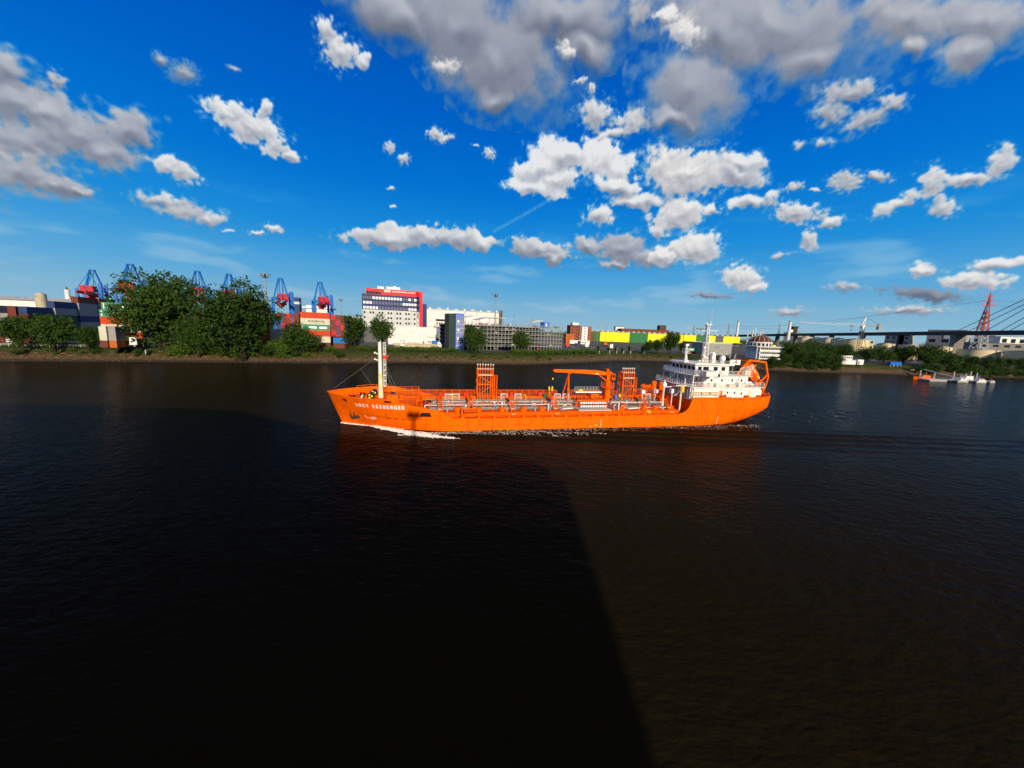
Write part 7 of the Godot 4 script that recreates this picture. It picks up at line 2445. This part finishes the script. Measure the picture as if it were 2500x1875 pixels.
	obj(h, "front_stair", ladder(MB.new(), V(77.6, 9.0, -3.4), V(78.6, 11.4, -1.6), V(0.7, 0, -0.3), 9, 0.1), M.white)
	obj(h, "hose_post", MB.new().tube(V(75.0, 2.8, 5.4), V(75.0, 9.1, 5.4), 0.22, 0.2, 10).beam(V(73.4, 9.1, 5.4), V(76.6, 9.1, 5.4), 0.2), M.cream)
	obj(h, "yellow_lamp_box", MB.new().box(V(75.2, 8.3, 5.65), V(0.5, 1.3, 0.3)), M.yellow)
	obj(h, "front_post", MB.new().tube(V(71.4, 3.6, 4.2), V(71.4, 10.2, 4.2), 0.16, 0.16, 8).beam(V(71.4, 8.6, 4.2), V(76.3, 8.9, 4.2), 0.16).tube(V(71.4, 9.2, 4.5), V(71.4, 9.2, 3.9), 0.5, 0.5, 10), M.white)
	# pipes, cable runs, lifebuoys and lockers about the house
	for k in 16:
		var z := -5.8 + k * 0.76
		obj(h, "riser_pipe", MB.new().tube(V(77.1, 5.95, z), V(77.1, 8.8 if k % 3 else 7.2, z), 0.05, 0.05, 6).tube(V(80.4, 9.0, z * 0.86), V(80.4, 11.3 if k % 2 else 10.2, z * 0.86), 0.04, 0.04, 6), M.light_grey if k % 4 else M.red_gear)
	for q in [V(80.9, 9.6, 6.62), V(78.4, 9.6, 6.62), V(90.2, 12.0, 5.64), V(76.46, 9.6, -2.0), V(84.5, 12.05, 5.7)]:
		var ring := MB.new()
		for k in 12:
			ring.tube(q + V(cos(TAU * k / 12) * 0.33, sin(TAU * k / 12) * 0.33, 0), q + V(cos(TAU * (k + 1) / 12) * 0.33, sin(TAU * (k + 1) / 12) * 0.33, 0), 0.07, 0.07, 5)
		obj(h, "lifebuoy", ring, M.orange)
	for q in [[83.4, 8.98, 0.9, 0.8], [86.9, 8.98, 1.4, 0.6], [89.4, 8.98, 0.8, 1.0]]:
		obj(h, "deck_locker", MB.new().bb(q[0], q[0] + q[2], q[1], q[1] + q[3], 5.6, 6.2), M.white if q[2] < 1.0 else M.cream)
	obj(h, "side_railing", rail(MB.new(), [V(80.6, 8.97, 6.62), V(92.6, 8.97, 6.62)], 1.0, 3, 1.1, 0.035), M.white)
	for k in 6:
		obj(h, "cable_run", MB.new().beam(V(78.0 + k * 2.6, 8.6 - 0.15 * (k % 3), 6.43), V(80.2 + k * 2.6, 8.6 - 0.15 * (k % 3), 6.43), 0.05), M.grey)
	obj(h, "side_ladder", ladder(MB.new(), V(88.6, 8.97, 5.75), V(90.2, 11.4, 5.75), V(0.0, 0, 0.5), 9, 0.07), M.white)
	# roof gear
	var g := Node3D.new()
	g.name = "radar_mast"
	h.add_child(g)
	g.position = V(84.6, 14.06, 0.0)
	var lat := MB.new()
	for q in [V(-0.45, 0, 0.5), V(0.75, 0, 0.5), V(-0.45, 0, -0.5), V(0.75, 0, -0.5)]:
		lat.beam(q, q * 0.45 + UP * 8.9, 0.13)
	for k in 9:
		var f := 1.0 - 0.55 * k / 9.0
		var y := 0.9 * k
		var f1 := 1.0 - 0.55 * (k + 1) / 9.0
		lat.beam(V(-0.45 * f, y, 0.5 * f), V(0.75 * f1, y + 0.95, 0.5 * f1), 0.06)
		lat.beam(V(-0.45 * f, y, 0.5 * f), V(0.75 * f, y, 0.5 * f), 0.07)
		lat.beam(V(-0.45 * f, y, -0.5 * f), V(-0.45 * f, y, 0.5 * f), 0.07)
		lat.beam(V(0.75 * f, y, -0.5 * f), V(0.75 * f1, y + 0.95, 0.5 * f1), 0.06)
	lat.tube(V(-0.3, 0, 0), V(0.0, 9.2, 0), 0.24, 0.16, 10)
	obj(g, "lattice", lat, M.white)
	obj(g, "yard", MB.new().beam(V(-2.6, 7.5, 0), V(3.0, 7.7, 0), 0.12).beam(V(-1.2, 4.9, 0), V(1.6, 4.9, 0), 0.14).beam(V(0.2, 2.6, -1.1), V(0.2, 2.6, 1.6), 0.12).beam(V(0, 8.9, -0.8), V(0, 8.9, 0.9), 0.16).beam(V(2.1, 7.6, 0), V(2.8, 6.6, 0), 0.08).box(V(0.1, 9.0, 0), V(1.5, 0.16, 0.9)), M.white)
	obj(g, "radar_scanner", MB.new().box(V(-1.9, 7.95, 0), V(2.3, 0.2, 0.25)).tube(V(-1.9, 7.5, 0), V(-1.9, 7.9, 0), 0.14, 0.14, 8), M.dark_grey)
	obj(g, "radar_scanner", MB.new().box(V(-0.9, 5.25, 0.6), V(0.25, 0.2, 2.6)).tube(V(-0.9, 4.9, 0.6), V(-0.9, 5.2, 0.6), 0.2, 0.2, 8), M.white)
	for q in [V(-0.6, 9.1, 0.3), V(0.7, 9.1, -0.2), V(0.3, 9.1, 0.4), V(-0.2, 9.1, -0.4)]:
		obj(g, "navigation_lamp", MB.new().tube(q, q + UP * 0.4, 0.14, 0.14, 8), M.white)
	for q in [[V(0.9, 8.9, 0), 4.2], [V(-0.9, 8.9, 0), 1.6], [V(1.6, 4.9, 0.2), 2.2]]:
		obj(g, "whip_aerial", MB.new().tube(q[0], q[0] + UP * q[1], 0.035, 0.015, 5), M.white)
	obj(g, "lamp_ring", MB.new().tube(V(0.9, 2.5, 0.9), V(2.0, 2.5, 0.9), 0.07, 0.07, 6).tube(V(1.9, 0.4, 0.9), V(1.9, 2.5, 0.9), 0.05, 0.05, 6), M.white)
	obj(h, "radome", MB.new().ball(V(88.0, 15.2, 2.0), V(0.68, 0.82, 0.68), 16, 10).tube(V(88.0, 14.06, 2.0), V(88.0, 14.6, 2.0), 0.4, 0.4, 10), M.white)
	obj(h, "radome", MB.new().ball(V(83.3, 17.6, 1.2), V(0.33, 0.36, 0.33), 12, 8).tube(V(83.3, 14.06, 1.2), V(83.3, 17.3, 1.2), 0.07, 0.07, 6), M.white)
	obj(h, "roof_locker", MB.new().bb(85.6, 86.5, 14.06, 16.3, 0.7, 1.5).ball(V(86.05, 16.3, 1.1), V(0.42, 0.35, 0.42), 10, 4, 0.0), M.white)
	obj(h, "searchlight", MB.new().beam(V(82.9, 15.9, 1.4), V(84.0, 15.2, 1.8), 0.3, 0.3), M.white)
	var sl := Node3D.new()
	sl.name = "forward_light_mast"
	h.add_child(sl)
	sl.position = V(79.2, 14.06, 0.5)
	obj(sl, "post", MB.new().tube(V(-0.2, 0, 0), V(-0.2, 3.9, 0), 0.26, 0.2, 10).beam(V(0.5, 0, 0), V(-0.1, 2.2, 0), 0.14).box(V(-0.2, 4.05, 0), V(0.8, 0.5, 0.6)).prism(PackedVector2Array([Vector2(-0.9, 0), Vector2(0.7, 0), Vector2(0.2, 0.5), Vector2(-0.5, 0.5)]), -0.5, 0.5), M.white)
	obj(sl, "lookout_cage", rail(MB.new(), [V(-0.9, 2.2, 0.5), V(0.45, 2.2, 0.5), V(0.45, 2.2, -0.5), V(-0.9, 2.2, -0.5), V(-0.9, 2.2, 0.5)], 1.0, 3, 0.65, 0.06).bb(-0.9, 0.45, 2.1, 2.2, -0.5, 0.5), M.white)
	for q in [[80.6, 0.6], [81.3, 1.1], [82.0, 0.8], [82.5, 0.5], [84.0, 0.9], [87.0, 0.7], [89.0, 0.8]]:
		obj(h, "roof_vent", MB.new().tube(V(q[0], 14.06, 3.4), V(q[0], 14.06 + q[1], 3.4), 0.14, 0.14, 8).ball(V(q[0], 14.06 + q[1], 3.4), V(0.26, 0.22, 0.26), 8, 5), M.cream if q[1] > 0.7 else M.white)
	obj(h, "roof_rail", rail(MB.new(), [V(79.2, 14.15, 4.6), V(88.8, 14.06, 4.6)], 0.7, 2, 1.2, 0.03), M.white)
	obj(h, "red_roof_box", MB.new().bb(86.8, 88.6, 14.06, 14.9, -2.5, -0.6), M.orange)
	# funnel
	var fn := Node3D.new()
	fn.name = "funnel"
	h.add_child(fn)
	obj(fn, "casing", MB.new().prism(PackedVector2Array([Vector2(90.2, 11.5), Vector2(93.9, 11.5), Vector2(93.7, 15.0), Vector2(90.6, 15.3)]), -1.7, 1.7), M.black)
	obj(fn, "emblem_board", MB.new().bb(90.75, 92.05, 13.75, 14.95, 1.71, 1.76).bb(92.15, 93.45, 13.75, 14.95, 1.71, 1.76), M.white_plain)
	obj(fn, "emblem", MB.new().prism(PackedVector2Array([Vector2(91.5, 13.85), Vector2(92.1, 14.45), Vector2(92.6, 13.85), Vector2(92.8, 14.0), Vector2(92.3, 14.5), Vector2(92.5, 14.75), Vector2(92.3, 14.85), Vector2(92.0, 14.62), Vector2(91.4, 14.02)]), 1.765, 1.78), M.black)
	for q in [[91.2, 0.5], [92.2, -0.4], [93.0, 0.3]]:
		obj(fn, "exhaust_pipe", MB.new().tube(V(q[0], 15.1, q[1]), V(q[0] + 0.2, 16.3, q[1]), 0.2, 0.2, 8), M.steel)
	# accommodation ladder stowed along the side
	var al := MB.new()
	for y in [7.25, 7.95]:
		al.beam(V(76.2, y, 7.0), V(84.1, y, 7.0), 0.12)
	for k in 22:
		al.beam(V(76.3 + k * 0.36, 7.25, 7.0), V(76.3 + k * 0.36 + (0.3 if k % 2 == 0 else 0.0), 7.95, 7.0), 0.09)
	al.beam(V(76.5, 5.95, 7.0), V(76.5, 7.2, 7.0), 0.1).beam(V(83.5, 5.95, 7.0), V(83.5, 7.2, 7.0), 0.1)
	obj(t, "accommodation_ladder", al, M.cream)


func tanker_stern(t: Node3D) -> void:
	# aft deck gear
	obj(t, "aft_store", MB.new().bb(94.0, 95.8, 5.91, 8.3, 5.0, 6.45), M.white)
	obj(t, "aft_store_door", MB.new().bb(94.9, 95.4, 5.95, 6.6, 6.46, 6.5), M.black)
	for q in [[84.6, 0.9], [85.8, 0.7], [91.2, 0.7], [94.6, 0.8]]:
		obj(t, "mooring_bitt", MB.new().tube(V(q[0], 5.91, 6.75), V(q[0], 6.9 + q[1] * 0.3, 6.75), 0.22, 0.22, 9).tube(V(q[0] + 0.6, 5.91, 6.75), V(q[0] + 0.6, 6.9 + q[1] * 0.3, 6.75), 0.22, 0.22, 9), M.orange_deck)
	obj(t, "aft_winch", MB.new().tube(V(97.2, 6.7, 2.0), V(97.2, 6.7, 4.4), 0.5, 0.5, 12).box(V(97.2, 6.05, 3.2), V(1.4, 0.25, 3.0)), M.orange)
	obj(t, "stern_rail", rail(MB.new(), [skin(96.0, 6.75, 1.0, -0.3), skin(98.2, 6.75, 1.0, -0.3), skin(99.5, 6.75, 1.0, -0.4), skin(99.5, 6.75, -1.0, -0.4)], 0.75, 2, 0.9), M.orange)
	obj(t, "life_raft", MB.new().tube(V(85.5, 7.0, 6.9), V(86.9, 7.0, 6.9), 0.36, 0.36, 12).box(V(86.2, 6.3, 6.9), V(1.2, 0.75, 0.4)), M.white)
	# rescue boat on the boat deck
	var rb := Node3D.new()
	rb.name = "rescue_boat"
	t.add_child(rb)
	rb.position = V(93.0, 8.97, 5.2)
	var rows := []
	for k in 9:
		var f := float(k) / 8.0
		var w := 0.75 * sin(PI * clampf(0.12 + 0.8 * f, 0.0, 1.0))
		rows.append([V(-1.7 + 3.3 * f, 0.75, -w), V(-1.7 + 3.3 * f, 0.3, -w * 0.7), V(-1.7 + 3.3 * f, 0.12, 0), V(-1.7 + 3.3 * f, 0.3, w * 0.7), V(-1.7 + 3.3 * f, 0.75, w)])
	obj(rb, "boat_hull", MB.new().loft(rows, true), M.white)
	obj(rb, "canopy", MB.new().prism(PackedVector2Array([Vector2(-1.5, 0.75), Vector2(0.5, 0.75), Vector2(0.4, 1.2), Vector2(-1.2, 1.25)]), -0.6, 0.6), M.white)
	obj(rb, "blue_cover", MB.new().prism(PackedVector2Array([Vector2(0.55, 0.76), Vector2(1.5, 0.76), Vector2(1.3, 1.35), Vector2(0.6, 1.35)]), -0.55, 0.55), M.blue_facade)
	obj(rb, "davit", MB.new().path([V(1.9, 0, 0.3), V(1.9, 1.6, 0.3), V(1.2, 2.2, 0.3), V(0.2, 2.3, 0.3)], 0.12).box(V(-0.8, 0.06, 0), V(0.3, 0.12, 1.0)).box(V(0.8, 0.06, 0), V(0.3, 0.12, 1.0)), M.orange)
	# free fall boat on its ramp
	var lb := Node3D.new()
	lb.name = "free_fall_boat"
	t.add_child(lb)
	lb.transform = Transform3D(Basis(Vector3(0, 0, 1), deg_to_rad(-47.0)).scaled(Vector3.ONE * 1.18), V(98.5, 11.6, 0.6))
	var lr := []
	var prof := [[-2.7, 0.25, 0.35], [-2.3, 0.7, 0.75], [-1.2, 0.95, 1.0], [0.4, 1.0, 1.05], [1.6, 0.85, 0.85], [2.4, 0.45, 0.5], [2.85, 0.08, 0.080]]
	for q in prof:
		var row := []
		for k in 13:
			var a := TAU * k / 12.0
			row.append(V(q[0], sin(a) * q[2] * (1.0 if sin(a) > 0.0 else 0.85), cos(a) * q[1]))
		lr.append(row)
	obj(lb, "boat_shell", MB.new().loft(lr, false), M.orange)
	obj(lb, "steering_cupola", MB.new().prism(PackedVector2Array([Vector2(-2.3, 0.5), Vector2(-1.0, 0.85), Vector2(-1.2, 1.5), Vector2(-2.1, 1.4)]), -0.55, 0.55), M.orange)
	obj(lb, "cupola_window", MB.new().bb(-1.95, -1.35, 1.0, 1.3, 0.55, 0.58), M.glass_dark)
	obj(lb, "fender_strip", MB.new().beam(V(-2.5, 0.05, 0.95), V(2.2, 0.05, 0.85), 0.14, 0.2), M.cream)
	# launching frame
	var fr := Node3D.new()
	fr.name = "launching_frame"
	t.add_child(fr)
	for z in [-1.6, 2.6]:
		var b := MB.new()
		var pts := [V(91.9, 9.0, z), V(92.0, 11.6, z), V(95.1, 15.0, z), V(99.9, 14.6, z), V(101.2, 10.9, z), V(100.9, 9.2, z), V(100.0, 6.3, z)]
		for k in pts.size() - 1:
			b.beam(pts[k], pts[k + 1], 0.42, 0.36)
		b.beam(V(101.1, 9.6, z), V(98.9, 6.1, z), 0.3, 0.3)
		b.beam(V(98.6, 9.0, z), V(101.0, 11.6, z), 0.34, 0.3)
		b.beam(V(94.2, 12.3, z), V(98.6, 8.9, z), 0.34, 0.4)
		b.beam(V(98.6, 8.9, z), V(98.4, 6.0, z), 0.3, 0.3)
		b.beam(V(95.1, 14.9, z), V(96.0, 13.4, z), 0.25, 0.25)
		b.beam(V(94.2, 12.3, z), V(92.4, 12.0, z), 0.3, 0.3)
		obj(fr, "side_frame", b, M.orange)
	for q in [V(95.1, 15.0, 0), V(99.9, 14.6, 0), V(100.9, 9.4, 0), V(98.6, 9.0, 0)]:
		obj(fr, "cross_beam", MB.new().beam(V(q.x, q.y, -1.6), V(q.x, q.y, 2.6), 0.34, 0.32), M.orange)
	obj(fr, "boarding_platform", rail(MB.new(), [V(92.5, 12.0, 3.0), V(96.2, 12.9, 3.0)], 1.0, 3, 0.8, 0.05).prism(PackedVector2Array([Vector2(92.5, 11.9), Vector2(96.2, 12.8), Vector2(96.2, 12.9), Vector2(92.5, 12.0)]), 2.0, 3.0), M.white)
	obj(fr, "winch_box", MB.new().bb(92.6, 94.2, 11.52, 12.6, 3.2, 4.4), M.cream)
	for q in [[90.2, 3.0], [97.6, 2.7], [98.3, 2.4]]:
		obj(t, "flag_staff", MB.new().tube(V(q[0], 11.5 if q[0] < 92 else 14.6, q[1]), V(q[0] + 0.15, 16.2, q[1]), 0.05, 0.03, 6), M.light_grey)


# ---------------------------------------------------------------- broken water round the tanker
func foam_patch(b: MB, c: Vector3, s: float, stretch: float, yaw: float, r: RandomNumberGenerator) -> void:
	var pts := []
	var n := 7
	for k in n:
		var a := TAU * k / n
		var q := Vector3(cos(a) * s * stretch, 0, sin(a) * s) * r.randf_range(0.55, 1.2)
		pts.append(c + q.rotated(UP, yaw))
	for k in n:
		var p: Vector3 = pts[k]
		var d: Vector3 = pts[(k + 1) % n]
		p.y = wave(p.x, p.z) + 0.012
		d.y = wave(d.x, d.z) + 0.012
		b.tri(Vector3(c.x, wave(c.x, c.z) + 0.03 + s * 0.12, c.z), d, p)


func ship_point(u: float, v: float) -> Vector3:
	var a := deg_to_rad(SHIP_YAW)
	return V(SHIP_AT.x + u * cos(a) + v * sin(a), 0, SHIP_AT.z - u * sin(a) + v * cos(a))


func make_foam() -> void:
	var r := RandomNumberGenerator.new()
	r.seed = 9
	var yaw := deg_to_rad(SHIP_YAW)
	# rolling bow wave: heaps of white water that peel away from the stem
	var b := MB.new()
	var bump := FastNoiseLite.new()
	bump.seed = 4
	bump.frequency = 0.9
	bump.fractal_octaves = 3
	var rows := []
	for k in 150:
		var f := k / 149.0
		var u := lerpf(2.3, 25.0, f)
		var v := along(WL_FORE, u - 2.6) + 0.1
		var w := lerpf(0.35, 0.9, smoothstep(0.1, 0.5, f)) * (1.0 - 0.8 * smoothstep(0.6, 1.0, f))
		if f > 0.28:
			v += (f - 0.28) * 6.2
		if f > 0.16 and f < 0.3:
			w *= 0.35
		var row := []
		for j in 9:
			var s := j / 8.0
			var c := ship_point(u, v + (s - 0.35) * w * 2.2 * (1.0 + 0.35 * bump.get_noise_2d(u * 1.7, 9.0)))
			var hump := sin(PI * s) * w * 0.55 * (0.75 + 0.7 * bump.get_noise_2d(u * 2.2, s * 3.0))
			row.append(Vector3(c.x, wave(c.x, c.z) - 0.03 + maxf(0.0, hump), c.z))
		rows.append(row)
	b.loft(rows, false)
	for k in 1800:
		var f := pow(r.randf(), 0.8)
		var u := lerpf(2.6, 24.0, f)
		var v := along(WL_FORE, u - 2.6) + 0.25
		if f > 0.28:
			v += (f - 0.28) * 6.2
		elif f > 0.2 and r.randf() < 0.6:
			continue
		var w := lerpf(0.25, 0.95, smoothstep(0.15, 0.6, f)) * (1.0 - 0.55 * smoothstep(0.7, 1.0, f))
		v += r.randfn() * w * 0.55
		var c := ship_point(u, v)
		var lump := maxf(0.0, 1.0 - absf(r.randfn()) * 0.6) * w
		var s := r.randf_range(0.05, 0.17)
		b.ball(Vector3(c.x, wave(c.x, c.z) + lump * 0.38 * r.randf(), c.z), Vector3(s * 1.5, s * 0.6, s), 5, 2, -0.5)
	var o := setting("bow_wave_foam", b, M.foam, "stuff")
	tag(o, "white broken water curling off the tanker's bow", "foam")
	# flecks and streaks along the side and in the wake
	b = MB.new()
	for k in 1200:
		var u := 14.0 + 40.0 * pow(r.randf(), 1.2)
		var v := 8.2 + r.randf() * (1.0 + (u - 14.0) * 0.11) + maxf(0.0, 24.0 - u) * 0.06
		foam_patch(b, ship_point(u, v), r.randf_range(0.010, 0.038), r.randf_range(3.0, 10.0), yaw + r.randfn() * 0.25 - 0.12, r)
	for k in 420:
		var u := 54.0 + 40.0 * r.randf()
		foam_patch(b, ship_point(u, 8.1 + absf(r.randfn()) * 1.4), r.randf_range(0.010, 0.030), r.randf_range(3.0, 9.0), yaw, r)
	for k in 70:
		var u := 96.0 + 40.0 * pow(r.randf(), 1.4)
		foam_patch(b, ship_point(u, r.randfn() * (2.6 + (u - 96.0) * 0.05)), r.randf_range(0.010, 0.034), r.randf_range(3.0, 9.0), yaw + r.randfn() * 0.3, r)
	o = setting("wake_flecks", b, M.foam, "stuff")
	tag(o, "thin white flecks streaking the water along the tanker's side", "foam")
